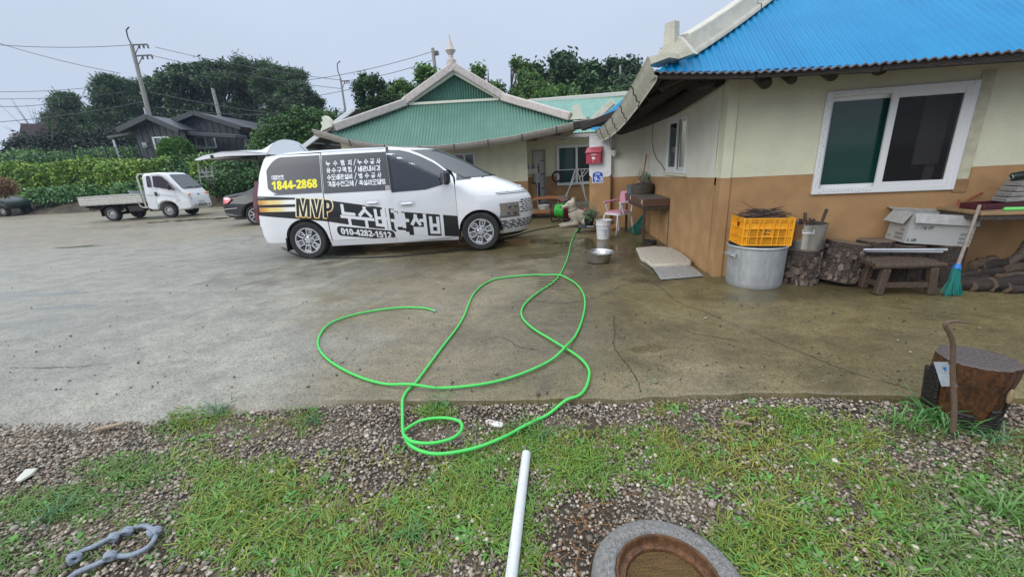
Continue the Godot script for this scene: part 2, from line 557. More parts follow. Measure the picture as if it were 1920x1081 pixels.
func build_concrete() -> void:
	var big := noise(41, 0.32, 3)
	var mid := noise(42, 1.4, 4)
	var fine := noise(43, 7.0, 3)
	var streak := noise(44, 1.0, 4)
	var stains := [spot(1000, 470, 1.9, 1.3, 0.9), spot(1130, 480, 1.1, 1.5, 1.0), spot(760, 500, 2.4, 0.7, 0.75), spot(1050, 620, 0.8, 0.9, 0.55), spot(1600, 680, 0.8, 0.4, 0.5), spot(1330, 640, 0.7, 0.35, 0.5), spot(1540, 545, 1.2, 0.22, 0.7), spot(560, 520, 1.6, 0.35, 0.5), spot(300, 420, 3.0, 1.2, 0.5), spot(360, 405, 3.0, 1.2, 0.6), spot(1800, 640, 0.7, 0.5, 0.35)]
	var pools := [spot(1085, 456, 0.42, 0.42, 1.0), spot(1125, 462, 0.30, 0.5, 1.0), spot(985, 452, 0.5, 0.35, 1.0), spot(840, 470, 0.8, 0.25, 0.9), spot(60, 553, 0.9, 0.12, 0.9), spot(120, 575, 0.5, 0.08, 0.9), spot(150, 462, 0.7, 0.18, 0.9), spot(650, 478, 0.9, 0.2, 0.8), spot(1010, 480, 0.3, 0.25, 0.8), spot(360, 412, 2.2, 0.5, 0.9), spot(1215, 655, 0.18, 0.08, 0.6)]
	var pale := Color(0.42, 0.405, 0.355)
	var brown := Color(0.30, 0.255, 0.165)
	var sand := Color(0.38, 0.335, 0.25)
	var olive := Color(0.255, 0.21, 0.095)
	var wet := Color(0.12, 0.098, 0.052)
	var alb := PackedByteArray()
	alb.resize(TW * TH * 3)
	var rgh := PackedByteArray()
	rgh.resize(TW * TH)
	var hgt := PackedByteArray()
	hgt.resize(TW * TH)
	var xs := PackedFloat32Array()
	for i in TW:
		xs.append(3.0 * sinh(((i + 0.5) / TW - 0.5) * 2.0 * 3.75))
	var k := 0
	for j in TH:
		var z := -1.7 - 2.2 * (exp(2.75 * (j + 0.5) / TH) - 1.0)
		for i in TW:
			var x := xs[i]
			var b := big.get_noise_2d(x, z)
			var m := mid.get_noise_2d(x, z * 1.3)
			var f := fine.get_noise_2d(x, z)
			var al := x * 0.27 - z * 0.96
			var ac := x * 0.96 + z * 0.27 + 0.25 * b
			var s := streak.get_noise_2d(al * 0.8, ac * 2.6)
			var s2 := streak.get_noise_2d(x * 0.9 + z * 0.3 + 31.0, z * 3.4 - x * 0.7 + b * 2.0)
			var o := smoothstep(-0.2, 2.2, x + 0.12 * (z + 4.0) + b * 1.6 + m * 0.5)
			o = maxf(o, 0.75 * smoothstep(-6.0, -8.5, z + b * 1.5) * smoothstep(-5.0, -2.0, x))
			var far := smoothstep(-9.0, -14.0, z + b * 2.0) * smoothstep(-3.0, -6.0, x)
			var w := 0.0
			for q in stains:
				var dx: float = (x - q[0]) / q[2]
				var dz: float = (z - q[1]) / q[3]
				var d := dx * dx + dz * dz
				if d < 2.6: w = maxf(w, q[4] * smoothstep(2.2, 0.2, d + m * 1.6 + s * 0.6))
			w = clampf(w + smoothstep(0.12, 0.55, m * 0.6 + b * 0.5 + s * 0.25) * 0.55, 0, 1)
			var p := 0.0
			for q in pools:
				var dx: float = (x - q[0]) / q[2]
				var dz: float = (z - q[1]) / q[3]
				var d := dx * dx + dz * dz
				if d < 2.2: p = maxf(p, q[4] * smoothstep(1.15, 0.75, d + m * 1.1 + f * 0.2))
			var left := smoothstep(-0.7, -2.7, x - 0.12 * (z + 4.0) + b * 1.3 + m * 0.5)
			var c := brown.lerp(pale, left).lerp(sand, clampf(far + 0.25 * m, 0, 1)).lerp(olive, o * 0.9)
			c = c.lerp(wet, w * (0.55 + 0.25 * o))
			var g := 1.0 + 0.16 * f + 0.15 * s + 0.18 * m + 0.17 * s2
			c = c * g
			c = c.lerp(wet * 1.1, p * 0.55)
			alb[k * 3] = int(255.0 * clampf(sqrt(maxf(c.r, 0.0)), 0, 1))
			alb[k * 3 + 1] = int(255.0 * clampf(sqrt(maxf(c.g, 0.0)), 0, 1))
			alb[k * 3 + 2] = int(255.0 * clampf(sqrt(maxf(c.b, 0.0)), 0, 1))
			var r := 0.54 - 0.24 * w - 0.10 * smoothstep(0.0, 0.6, m + b) + 0.08 * f
			r = lerpf(r, 0.07, p)
			rgh[k] = int(255.0 * clampf(r, 0.05, 1.0))
			var h := 0.5 + (0.22 * f + 0.22 * s + 0.12 * m) * (1.0 - p)
			hgt[k] = int(255.0 * clampf(h, 0, 1))
			k += 1
	var mat := plain("wet_concrete", Color.WHITE, 1.0)
	mat.albedo_texture = ImageTexture.create_from_image(Image.create_from_data(TW, TH, false, Image.FORMAT_RGB8, alb))
	mat.roughness_texture = ImageTexture.create_from_image(Image.create_from_data(TW, TH, false, Image.FORMAT_L8, rgh))
	mat.heightmap_enabled = true
	mat.heightmap_texture = ImageTexture.create_from_image(Image.create_from_data(TW, TH, false, Image.FORMAT_L8, hgt))
	mat.heightmap_scale = 0.9
	mat.detail_enabled = true
	mat.detail_blend_mode = BaseMaterial3D.BLEND_MODE_MUL
	mat.detail_albedo = ramp_texture(7, 0.30, [[0.0, Color(0.42, 0.41, 0.38)], [0.28, Color(0.72, 0.71, 0.68)], [0.55, Color(0.90, 0.90, 0.89)], [1.0, Color.WHITE]], 3, 512, FastNoiseLite.TYPE_VALUE)
	mat.detail_uv_layer = BaseMaterial3D.DETAIL_UV_2
	mat.uv2_triplanar = true
	mat.uv2_scale = ONE * 0.85
	var cols := []
	var x := -62.0
	while x <= 13.0:
		cols.append(x)
		x += 0.12 if absf(x) < 4.5 else (0.4 if absf(x) < 10 else 2.0)
	var depth := []
	for j in 61:
		depth.append(pow(j / 60.0, 1.9))
	var wave := noise(47, 0.55, 3)
	var chip := noise(48, 5.0, 3)
	var rows := []
	var uvs := []
	for j in 61:
		var row := PackedVector3Array()
		var uv := PackedVector2Array()
		for xx in cols:
			var e := edge_z(xx) + 0.03 * chip.get_noise_1d(xx * 1.4)
			var z: float = lerpf(e, bank_z(xx) + 0.25, depth[j])
			var y := 0.008 * wave.get_noise_2d(xx, z) if j > 0 else -0.004
			row.append(Vector3(xx, y, z))
			uv.append(Vector2(tex_u(xx), tex_v(z)))
		rows.append(row)
		uvs.append(uv)
	var mb := MB.new()
	mb.grid(rows, false, uvs)
	var skirt := []
	var suv := []
	for s in 3:
		var row := PackedVector3Array()
		var uv := PackedVector2Array()
		for i in cols.size():
			var p: Vector3 = rows[0][i]
			var slope := lerpf(0.30, 0.012, smoothstep(-2.6, -0.9, p.x))
			var f := [1.0, 0.35, 0.0][s] as float
			row.append(p + Vector3(0, -0.095 * f - 0.0 * s, slope * f + 0.012 * chip.get_noise_2d(p.x * 3.0, s * 7.0)) if s < 2 else p)
			uv.append(Vector2(tex_u(p.x), tex_v(p.z + slope * f)))
		skirt.append(row)
		suv.append(uv)
	mb.grid(skirt, false, suv)
	var o := structure("concrete_yard", mb, mat, "wet cracked concrete yard slab")
	var a := G(1006, 541)
	var b := G(1062, 541)
	var c2 := G(1014, 488)
	var d2 := G(1064, 488)
	for i in 15:
		var f := i / 14.0
		var ridge := MB.new()
		ridge.tube([a.lerp(c2, f) + V(0, 0.0, 0), a.lerp(c2, f).lerp(b.lerp(d2, f), 0.5) + V(0, 0.003, rng.randf_range(-0.01, 0.01)), b.lerp(d2, f)], 0.010, 6)
		part("ridge", ridge, mottled("ridge_cement", lin(0.13, 0.11, 0.065), lin(0.19, 0.165, 0.105), 3.0, 0.6, 0.2, ONE, 46), o)
	var crack_shade := plain("crack_shade_brown", lin(0.035, 0.030, 0.022), 0.9)  # dark strips paint the shade down inside the cracks
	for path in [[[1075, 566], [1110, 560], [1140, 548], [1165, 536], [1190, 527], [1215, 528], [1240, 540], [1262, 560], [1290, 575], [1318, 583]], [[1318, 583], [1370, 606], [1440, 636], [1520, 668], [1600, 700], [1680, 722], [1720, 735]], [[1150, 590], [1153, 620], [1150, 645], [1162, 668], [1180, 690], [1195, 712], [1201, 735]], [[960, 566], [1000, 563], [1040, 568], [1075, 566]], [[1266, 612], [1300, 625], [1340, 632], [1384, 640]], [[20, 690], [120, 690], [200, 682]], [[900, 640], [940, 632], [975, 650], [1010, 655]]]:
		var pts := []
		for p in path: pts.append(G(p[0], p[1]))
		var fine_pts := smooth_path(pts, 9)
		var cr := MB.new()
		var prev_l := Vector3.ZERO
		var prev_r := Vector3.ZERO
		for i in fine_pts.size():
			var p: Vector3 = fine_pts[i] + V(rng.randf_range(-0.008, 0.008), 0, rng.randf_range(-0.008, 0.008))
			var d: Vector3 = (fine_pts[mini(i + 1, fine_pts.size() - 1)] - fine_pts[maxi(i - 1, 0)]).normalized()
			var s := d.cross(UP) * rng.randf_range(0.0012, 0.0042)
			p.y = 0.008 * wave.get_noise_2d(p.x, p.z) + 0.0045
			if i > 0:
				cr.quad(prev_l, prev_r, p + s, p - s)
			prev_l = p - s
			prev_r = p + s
		part("crack", cr, crack_shade, o)
# ---------------------------------------------------------------- lettering: a small canvas, Latin from a font's outlines, Hangul from strokes
class Canvas:
	var im: Image
	var w: int
	var h: int
	var at := Transform2D.IDENTITY
	func _init(w_: int, h_: int, c: Color) -> void:
		w = w_
		h = h_
		im = Image.create(w, h, false, Image.FORMAT_RGBA8)
		im.fill(c)
	func tri(a: Vector2, b: Vector2, d: Vector2, c: Color) -> void:
		var y0 := int(floor(minf(a.y, minf(b.y, d.y))))
		var y1 := int(ceil(maxf(a.y, maxf(b.y, d.y))))
		var e := [[a, b], [b, d], [d, a]]
		for y in range(maxi(y0, 0), mini(y1, h - 1) + 1):
			var yc := y + 0.5
			var lo := 1e9
			var hi := -1e9
			for s in e:
				var p: Vector2 = s[0]
				var q: Vector2 = s[1]
				if (p.y <= yc) != (q.y <= yc):
					var x := p.x + (q.x - p.x) * (yc - p.y) / (q.y - p.y)
					lo = minf(lo, x)
					hi = maxf(hi, x)
			if hi > lo:
				var x0 := maxi(0, int(round(lo)))
				var x1 := mini(w, int(round(hi)))
				if x1 > x0: im.fill_rect(Rect2i(x0, y, x1 - x0, 1), c)
	func poly(p: PackedVector2Array, c: Color) -> void:
		var tr := Geometry2D.triangulate_polygon(p)
		for i in range(0, tr.size(), 3):
			tri(at * p[tr[i]], at * p[tr[i + 1]], at * p[tr[i + 2]], c)
	func stroke(pts: Array, t: float, c: Color) -> void:
		for i in pts.size() - 1:
			var a: Vector2 = pts[i]
			var b: Vector2 = pts[i + 1]
			if a.distance_to(b) < 1e-6: continue
			var d := (b - a).normalized() * t * 0.5
			var s := Vector2(-d.y, d.x)
			a -= d
			b += d
			poly(PackedVector2Array([a - s, b - s, b + s, a + s]), c)
const JAMO := {
	"ㄱ": [[[0, 0], [1, 0], [1, 1]]], "ㄴ": [[[0, 0], [0, 1], [1, 1]]], "ㄷ": [[[1, 0], [0, 0], [0, 1], [1, 1]]],
	"ㄹ": [[[0, 0], [1, 0], [1, 0.5], [0, 0.5], [0, 1], [1, 1]]], "ㅁ": [[[0, 0], [1, 0], [1, 1], [0, 1], [0, 0]]],
	"ㅂ": [[[0, 0], [0, 1], [1, 1], [1, 0]], [[0, 0.5], [1, 0.5]]], "ㅅ": [[[0.5, 0], [0.5, 0.25], [0, 1]], [[0.5, 0.25], [1, 1]]],
	"ㅇ": [[[0.5, 0], [0.85, 0.15], [1, 0.5], [0.85, 0.85], [0.5, 1], [0.15, 0.85], [0, 0.5], [0.15, 0.15], [0.5, 0]]],
	"ㅈ": [[[0, 0], [1, 0]], [[0.5, 0], [0.5, 0.3], [0, 1]], [[0.5, 0.3], [1, 1]]], "ㅊ": [[[0.3, -0.1], [0.7, -0.1]], [[0, 0.25], [1, 0.25]], [[0.5, 0.25], [0.5, 0.45], [0, 1]], [[0.5, 0.45], [1, 1]]],
	"ㅌ": [[[1, 0], [0, 0], [0, 1], [1, 1]], [[0, 0.5], [1, 0.5]]], "ㅍ": [[[0, 0], [1, 0]], [[0, 1], [1, 1]], [[0.28, 0], [0.28, 1]], [[0.72, 0], [0.72, 1]]],
	"ㅎ": [[[0.3, -0.08], [0.7, -0.08]], [[0, 0.24], [1, 0.24]], [[0.5, 0.48], [0.8, 0.6], [0.8, 0.9], [0.5, 1], [0.2, 0.9], [0.2, 0.6], [0.5, 0.48]]], "ㅋ": [[[0, 0], [1, 0], [1, 1]], [[0, 0.5], [1, 0.5]]],
	"ㅏ": [[[0.25, 0], [0.25, 1]], [[0.25, 0.48], [1, 0.48]]], "ㅐ": [[[0.05, 0], [0.05, 1]], [[0.05, 0.48], [0.85, 0.48]], [[0.85, 0], [0.85, 1]]], "ㅓ": [[[0.8, 0], [0.8, 1]], [[0, 0.48], [0.8, 0.48]]],
	"ㅔ": [[[0.5, 0], [0.5, 1]], [[0, 0.48], [0.5, 0.48]], [[1, 0], [1, 1]]], "ㅕ": [[[0.8, 0], [0.8, 1]], [[0, 0.32], [0.8, 0.32]], [[0, 0.64], [0.8, 0.64]]], "ㅣ": [[[0.5, 0], [0.5, 1]]],
	"ㅗ": [[[0, 1], [1, 1]], [[0.5, 0], [0.5, 1]]], "ㅛ": [[[0, 1], [1, 1]], [[0.3, 0], [0.3, 1]], [[0.7, 0], [0.7, 1]]], "ㅜ": [[[0, 0], [1, 0]], [[0.5, 0], [0.5, 1]]], "ㅡ": [[[0, 0.4], [1, 0.4]]],
}
const LEAD := "ㄱㄲㄴㄷㄸㄹㅁㅂㅃㅅㅆㅇㅈㅉㅊㅋㅌㅍㅎ"
const VOWEL := "ㅏㅐㅑㅒㅓㅔㅕㅖㅗㅘㅙㅚㅛㅜㅝㅞㅟㅠㅡㅢㅣ"
const TAIL := ".ㄱㄲㄳㄴㄵㄶㄷㄹㄺㄻㄼㄽㄾㄿㅀㅁㅂㅄㅅㅆㅇㅈㅊㅋㅌㅍㅎ"
func jamo(cv: Canvas, j: String, x0: float, y0: float, x1: float, y1: float, t: float, c: Color, o: Vector2, s: Vector2) -> void:
	if not JAMO.has(j): return
	for line in JAMO[j]:
		var pts := []
		for p in line:
			pts.append(o + Vector2(lerpf(x0, x1, p[0]) * s.x, lerpf(y0, y1, p[1]) * s.y))
		cv.stroke(pts, t, c)
func hangul(cv: Canvas, text: String, at: Vector2, s: Vector2, gap: float, t: float, c: Color, sp := 0.5) -> float:
	var x := at.x
	for ch in text:
		var code := ch.unicode_at(0)
		if ch == " ":
			x += s.x * sp
			continue
		if ch == "/":
			cv.stroke([Vector2(x + s.x * 0.15, at.y + s.y * 1.05), Vector2(x + s.x * 0.5, at.y - s.y * 0.05)], t, c)
			x += s.x * 0.75 + gap
			continue
		if code < 0xAC00:
			continue
		code -= 0xAC00
		var l := LEAD[code / 588]
		var v := VOWEL[(code % 588) / 28]
		var f := TAIL[code % 28]
		var o := Vector2(x, at.y)
		var tail := f != "."
		if v in "ㅏㅐㅓㅔㅕㅣ":
			if tail:
				jamo(cv, l, 0.06, 0.04, 0.54, 0.46, t, c, o, s)
				jamo(cv, v, 0.66, 0.0, 0.98, 0.56, t, c, o, s)
				jamo(cv, f, 0.2, 0.70, 0.92, 0.98, t, c, o, s)
			else:
				jamo(cv, l, 0.06, 0.12, 0.54, 0.88, t, c, o, s)
				jamo(cv, v, 0.66, 0.0, 0.98, 1.0, t, c, o, s)
		elif v in "ㅘ":
			jamo(cv, l, 0.08, 0.06, 0.5, 0.30 if tail else 0.42, t, c, o, s)
			jamo(cv, "ㅗ", 0.0, 0.36 if tail else 0.55, 0.6, 0.56 if tail else 0.85, t, c, o, s)
			jamo(cv, "ㅏ", 0.68, 0.0, 1.0, 0.62 if tail else 1.0, t, c, o, s)
			if tail: jamo(cv, f, 0.2, 0.72, 0.92, 0.98, t, c, o, s)
		else:
			if tail:
				jamo(cv, l, 0.16, 0.04, 0.84, 0.28, t, c, o, s)
				jamo(cv, v, 0.0, 0.40, 1.0, 0.58, t, c, o, s)
				jamo(cv, f, 0.16, 0.74, 0.84, 0.98, t, c, o, s)
			else:
				jamo(cv, l, 0.12, 0.04, 0.88, 0.44, t, c, o, s)
				jamo(cv, v, 0.0, 0.62, 1.0, 1.0, t, c, o, s)
		x += s.x + gap
	return x
func latin(cv: Canvas, text: String, at: Vector2, height: float, c: Color, stretch := 1.0, fat := 0.0, bold := true) -> float:
	var f := SystemFont.new()
	f.font_names = PackedStringArray(["Droid Sans"])
	f.font_weight = 700 if bold else 400
	var tm := TextMesh.new()
	tm.font = f
	tm.font_size = 64
	tm.pixel_size = 0.01
	tm.depth = 0.0
	tm.curve_step = 1.0
	tm.text = text
	tm.horizontal_alignment = HORIZONTAL_ALIGNMENT_LEFT
	var arr := tm.get_mesh_arrays()
	var vs: PackedVector3Array = arr[Mesh.ARRAY_VERTEX]
	var ids: PackedInt32Array = arr[Mesh.ARRAY_INDEX] if arr[Mesh.ARRAY_INDEX] != null else PackedInt32Array(range(vs.size()))
	if vs.is_empty(): return at.x
	var lo := Vector2(1e9, 1e9)
	var hi := Vector2(-1e9, -1e9)
	for p in vs:
		lo = Vector2(minf(lo.x, p.x), minf(lo.y, p.y))
		hi = Vector2(maxf(hi.x, p.x), maxf(hi.y, p.y))
	var k := height / maxf(1e-6, hi.y - lo.y)
	var offs := [Vector2.ZERO]
	if fat > 0.0:
		for a in 8: offs.append(Vector2.from_angle(TAU * a / 8) * fat)
	for o in offs:
		for i in range(0, ids.size(), 3):
			var q := []
			for e in 3:
				var p := vs[ids[i + e]]
				q.append(cv.at * (at + o + Vector2((p.x - lo.x) * k * stretch, -(p.y - lo.y) * k)))
			cv.tri(q[0], q[1], q[2], c)
	return at.x + (hi.x - lo.x) * k * stretch
func printed(key: String, cv: Canvas, rough := 0.5) -> StandardMaterial3D:
	var m := plain(key, Color.WHITE, rough)
	m.albedo_texture = ImageTexture.create_from_image(cv.im)
	m.texture_repeat = false
	return m
# ---------------------------------------------------------------- house pieces shared
func wall_run(called: String, parent: Node, p0: Vector3, p1: Vector3, y0: float, y1: float, m: Material, holes := [], thick := 0.18, top1 := -1.0) -> MeshInstance3D:
	var d := p1 - p0
	d.y = 0
	var L := d.length()
	d = d.normalized()
	var out := Vector3(-d.z, 0, d.x)
	var ss := [0.0, L]
	var ys := [y0, y1]
	for h in holes:
		ss.append_array([h[0], h[2]])
		ys.append_array([clampf(h[1], y0, y1), clampf(h[3], y0, y1)])
	ss.sort()
	ys.sort()
	var mb := MB.new()
	var wob := noise(61, 0.9, 3)
	for i in ss.size() - 1:
		for j in ys.size() - 1:
			if ss[i + 1] - ss[i] < 0.001 or ys[j + 1] - ys[j] < 0.001: continue
			var cs: float = (ss[i] + ss[i + 1]) * 0.5
			var cy: float = (ys[j] + ys[j + 1]) * 0.5
			var open := false
			for h in holes:
				if cs > h[0] and cs < h[2] and cy > h[1] and cy < h[3]: open = true
			if open: continue
			var ns := maxi(1, int((ss[i + 1] - ss[i]) / 0.22))
			var ny := maxi(1, int((ys[j + 1] - ys[j]) / 0.22))
			var rows := []
			for b in ny + 1:
				var row := PackedVector3Array()
				for a in ns + 1:
					var s := lerpf(ss[i], ss[i + 1], float(a) / ns)
					var yy := lerpf(ys[j], ys[j + 1], float(b) / ny)
					if top1 > 0.0 and yy >= y1 - 0.001: yy = lerpf(y1, top1, s / L)
					row.append(Vector3(p0.x, 0, p0.z) + d * s + UP * yy + out * 0.007 * wob.get_noise_2d(s + p0.x * 3.0, yy))
				rows.append(row)
			mb.grid(rows)
			var c0 := Vector3(p0.x, 0, p0.z)
			var q := func(s: float, y: float, o: float) -> Vector3: return c0 + d * s + UP * y + out * o
			var s0: float = ss[i]
			var s1: float = ss[i + 1]
			var a0: float = ys[j]
			var a1: float = ys[j + 1]
			mb.quad(q.call(s1, a0, -thick), q.call(s0, a0, -thick), q.call(s0, a1, -thick), q.call(s1, a1, -thick))
			mb.quad(q.call(s0, a0, -thick), q.call(s0, a0, 0), q.call(s0, a1, 0), q.call(s0, a1, -thick))
			mb.quad(q.call(s1, a0, 0), q.call(s1, a0, -thick), q.call(s1, a1, -thick), q.call(s1, a1, 0))
			mb.quad(q.call(s0, a1, 0), q.call(s1, a1, 0), q.call(s1, a1, -thick), q.call(s0, a1, -thick))
			mb.quad(q.call(s0, a0, -thick), q.call(s1, a0, -thick), q.call(s1, a0, 0), q.call(s0, a0, 0))
	return part(called, mb, m, parent)
func frame_bars(mb: MB, o: Vector3, x: Vector3, y: Vector3, n: Vector3, x0: float, y0: float, x1: float, y1: float, w: float, dep: float, off: float) -> void:
	var b := Basis(x, y, n)
	var k := off - dep * 0.5
	mb.box(o + x * (x0 + w * 0.5) + y * ((y0 + y1) * 0.5) + n * k, Vector3(w, y1 - y0, dep), b, 0.006)
	mb.box(o + x * (x1 - w * 0.5) + y * ((y0 + y1) * 0.5) + n * k, Vector3(w, y1 - y0, dep), b, 0.006)
	mb.box(o + x * ((x0 + x1) * 0.5) + y * (y0 + w * 0.5) + n * (k - 0.002), Vector3(x1 - x0 - 2 * w + 0.004, w, dep), b, 0.006)
	mb.box(o + x * ((x0 + x1) * 0.5) + y * (y1 - w * 0.5) + n * (k - 0.002), Vector3(x1 - x0 - 2 * w + 0.004, w, dep), b, 0.006)
func pane(o: Vector3, x: Vector3, y: Vector3, x0: float, y0: float, x1: float, y1: float) -> MB:
	var mb := MB.new()
	mb.quad(o + x * x0 + y * y0, o + x * x1 + y * y0, o + x * x1 + y * y1, o + x * x0 + y * y1)
	return mb
func corrugated(f: Callable, nu: int, nv: int, amp: float, waves: int) -> MB:
	var mb := MB.new()
	var rows := []
	var per := waves * 6
	for j in nv + 1:
		var row := PackedVector3Array()
		for i in per + 1:
			var u := float(i) / per
			var q: Array = f.call(u, float(j) / nv)
			row.append(q[0] + q[1] * amp * sin(TAU * i / 6.0))
		rows.append(row)
	mb.grid(rows)
	return mb
# ---------------------------------------------------------------- the blue-roofed house at the right
const HC := Vector3(2.573, 0, -4.932)
var hu := Vector3(cos(deg_to_rad(12.0)), 0, sin(deg_to_rad(12.0)))
var hn := Vector3(-sin(deg_to_rad(12.0)), 0, cos(deg_to_rad(12.0)))
var hb := Vector3(0.107, 0, -1).normalized()
var hbn := Vector3(-1, 0, -0.107).normalized() # out of the side wall
func build_blue_house() -> void:
	var H := thing("blue_roofed_house", "low cream and tan plastered house with blue corrugated metal roof", "house")
	var cream := cream_plaster()
	var tan_ := tan_plaster()
	var split := 1.215
	var wA := [0.985, 0.98, 2.365, 2.075]
	var A0 := HC
	var A1 := HC + hu * 7.0
	wall_run("lower_wall", H, A0, A1, -0.12, split, tan_, [wA])
	wall_run("upper_wall", H, A0, A1, split, 2.62, cream, [wA])
	var B1 := HC + hb * 4.25
	var LB := 4.25
	var wB := [LB - 2.36, 1.235, LB - 1.30, 2.11]
	var Bin := HC + hb * 0.181
	var LB2 := (B1 - Bin).length()
	wall_run("lower_wall", H, B1, Bin, -0.12, 1.12, tan_, [], 0.18, split)
	var wB2 := [wB[0], wB[1], wB[2], wB[3]]
	var pale := speck(mottled("pale_plaster", lin(0.72, 0.71, 0.58), lin(0.81, 0.80, 0.69), 0.55, 0.85, 0.35, ONE, 21, 0.008), 22, Color(0.9, 0.9, 0.9), Color.WHITE)
	wall_run("upper_wall", H, B1, Bin, split + 0.0, 2.75, pale, [wB2])
	var sl := MB.new()
	sl.quad(B1 + V(0, 1.12, 0), Bin + V(0, split, 0), Bin + V(0, split, 0) + hbn * 0.0, B1 + V(0, split, 0))
	part("paint_line", sl, pale, H)
	var R0 := B1 + hu * -0.66 + V(0, 0, -0.05)
	wall_run("lower_wall", H, R0, B1, -0.12, 1.13, tan_)
	wall_run("upper_wall", H, R0, B1, 1.13, 2.30, pale)
	wall_run("lower_wall", H, R0 + hb * 2.2, R0 + hb * 0.181, -0.12, 1.13, tan_)
	wall_run("upper_wall", H, R0 + hb * 2.2, R0 + hb * 0.181, 1.13, 2.30, cream)
	wall_run("back_wall", H, A1 + hb * 5.5, R0 + hb * 2.2 + V(0, 0, -0.2), -0.12, 2.6, cream)
	wall_run("end_wall", H, A1, A1 + hb * 5.5, -0.12, 2.6, cream)
	var st := MB.new()
	bar(st, HC + hu * 0.055 + hn * 0.006 + V(0, -0.1, 0), HC + hu * 0.055 + hn * 0.006 + V(0, 2.5, 0), 0.11, 0.022, hn)
	part("corner_strip", st, cream, H)
	var st2 := MB.new()
	bar(st2, HC + hu * 0.055 + hn * 0.0085 + V(0, -0.1, 0), HC + hu * 0.055 + hn * 0.0085 + V(0, split, 0), 0.112, 0.022, hn)
	part("corner_strip", st2, tan_, H)
	var W := Node3D.new()
	W.name = "front_window"
	H.add_child(W)
	var o := HC + hn * 0.0
	var fr := MB.new()
	frame_bars(fr, o, hu, UP, hn, wA[0] + 0.002, wA[1] + 0.002, wA[2] - 0.002, wA[3] - 0.002, 0.062, 0.13, 0.035)
	part("frame", fr, white_frame(), W)
	var sl1 := MB.new()
	frame_bars(sl1, o, hu, UP, hn, wA[0] + 0.055, wA[1] + 0.055, wA[0] + 0.70, wA[3] - 0.055, 0.05, 0.03, -0.03)
	part("sash", sl1, white_frame(), W)
	var sl2 := MB.new()
	frame_bars(sl2, o, hu, UP, hn, wA[0] + 0.62, wA[1] + 0.05, wA[2] - 0.05, wA[3] - 0.05, 0.066, 0.035, 0.032)
	part("sash", sl2, white_frame(), W)
	var gg := plain("green_film_glass", lin(0.004, 0.045, 0.033), 0.06)
	part("pane", pane(o + hn * -0.045, hu, UP, wA[0] + 0.10, wA[1] + 0.10, wA[0] + 0.66, wA[3] - 0.10), gg, W)
	part("pane", pane(o + hn * 0.012, hu, UP, wA[0] + 0.68, wA[1] + 0.11, wA[2] - 0.11, wA[3] - 0.11), glass("screen_pane", lin(0.015, 0.014, 0.013), 0.7), W)
	mats["screen_pane"].metallic_specular = 0.3
	var film := MB.new()
	var rr := RandomNumberGenerator.new()
	rr.seed = 7
	for i in 26:
		var s: float = wA[0] + 0.012 + rr.randf_range(0.0, 0.03)
		var y: float = wA[1] + 0.10 + i * 0.036
		film.box(o + hu * s + V(0, y, 0) + hn * 0.0358, Vector3(0.004, rr.randf_range(0.008, 0.026), 0.001), Basis(hu, UP, hn))
	for i in 15:
		film.box(o + hu * (wA[0] + 0.08 + i * 0.036) + V(0, wA[1] + 0.022 + rr.randf_range(0, 0.02), 0) + hn * 0.0358, Vector3(rr.randf_range(0.008, 0.024), 0.005, 0.001), Basis(hu, UP, hn))
		film.box(o + hu * (wA[0] + 0.08 + i * 0.036) + V(0, wA[3] - 0.035 + rr.randf_range(0, 0.015), 0) + hn * 0.0358, Vector3(rr.randf_range(0.008, 0.024), 0.005, 0.001), Basis(hu, UP, hn))
	tag(part("film_print", film, plain("film_print", lin(0.25, 0.33, 0.32), 0.5), W), "", "", "", "stuff")
	var pt := MB.new()
	pt.box(o + hu * (wA[2] + 0.06) + V(0, 1.62, 0) + hn * 0.004, Vector3(0.12, 1.06, 0.022), Basis(hu, UP, hn), 0.004)
	part("plaster_patch", pt, speck(mottled("patch_plaster", lin(0.56, 0.53, 0.36), lin(0.66, 0.63, 0.46), 0.9, 0.9, 0.4, ONE, 28), 22, Color(0.86, 0.85, 0.8), Color.WHITE), H)
	var pt2 := MB.new()
	pt2.box(o + hu * (wA[2] + 0.065) + V(0, 1.08, 0) + hn * 0.0035, Vector3(0.13, 0.26, 0.02), Basis(hu, UP, hn), 0.004)
	part("plaster_patch", pt2, speck(mottled("patch_tan", lin(0.34, 0.195, 0.085), lin(0.41, 0.24, 0.11), 0.9, 0.9, 0.4, ONE, 29), 22, Color(0.8, 0.78, 0.75), Color.WHITE), H)
	var room := MB.new()
	room.box(o + hu * 1.9 + hn * -2.9 + V(0, 1.25, 0), Vector3(3.4, 2.5, 0.05), Basis(hu, UP, hn))
	room.box(o + hu * 3.6 + hn * -1.55 + V(0, 1.25, 0), Vector3(0.05, 2.5, 2.6), Basis(hu, UP, hn))
	room.box(o + hu * 0.25 + hn * -1.55 + V(0, 1.25, 0), Vector3(0.05, 2.5, 2.6), Basis(hu, UP, hn))
	room.box(o + hu * 1.9 + hn * -1.55 + V(0, 2.5, 0), Vector3(3.4, 0.05, 2.6), Basis(hu, UP, hn))
	room.box(o + hu * 1.9 + hn * -1.55 + V(0, 0.02, 0), Vector3(3.4, 0.05, 2.6), Basis(hu, UP, hn))
	part("room_lining", room, plain("wallpaper", lin(0.36, 0.33, 0.28), 0.9), H)
	var dp := MB.new()
	dp.box(o + hu * 2.35 + hn * -0.45 + V(0, 1.72, 0), Vector3(0.26, 0.95, 0.03), Basis(hu, UP, hn), 0.005)
	dp.box(o + hu * 2.44 + hn * -0.50 + V(0, 1.1, 0), Vector3(0.09, 2.2, 0.03), Basis(hu, UP, hn), 0.005)
	part("inner_door", dp, plain("inner_door", lin(0.62, 0.62, 0.64), 0.6), H)
	var W2 := Node3D.new()
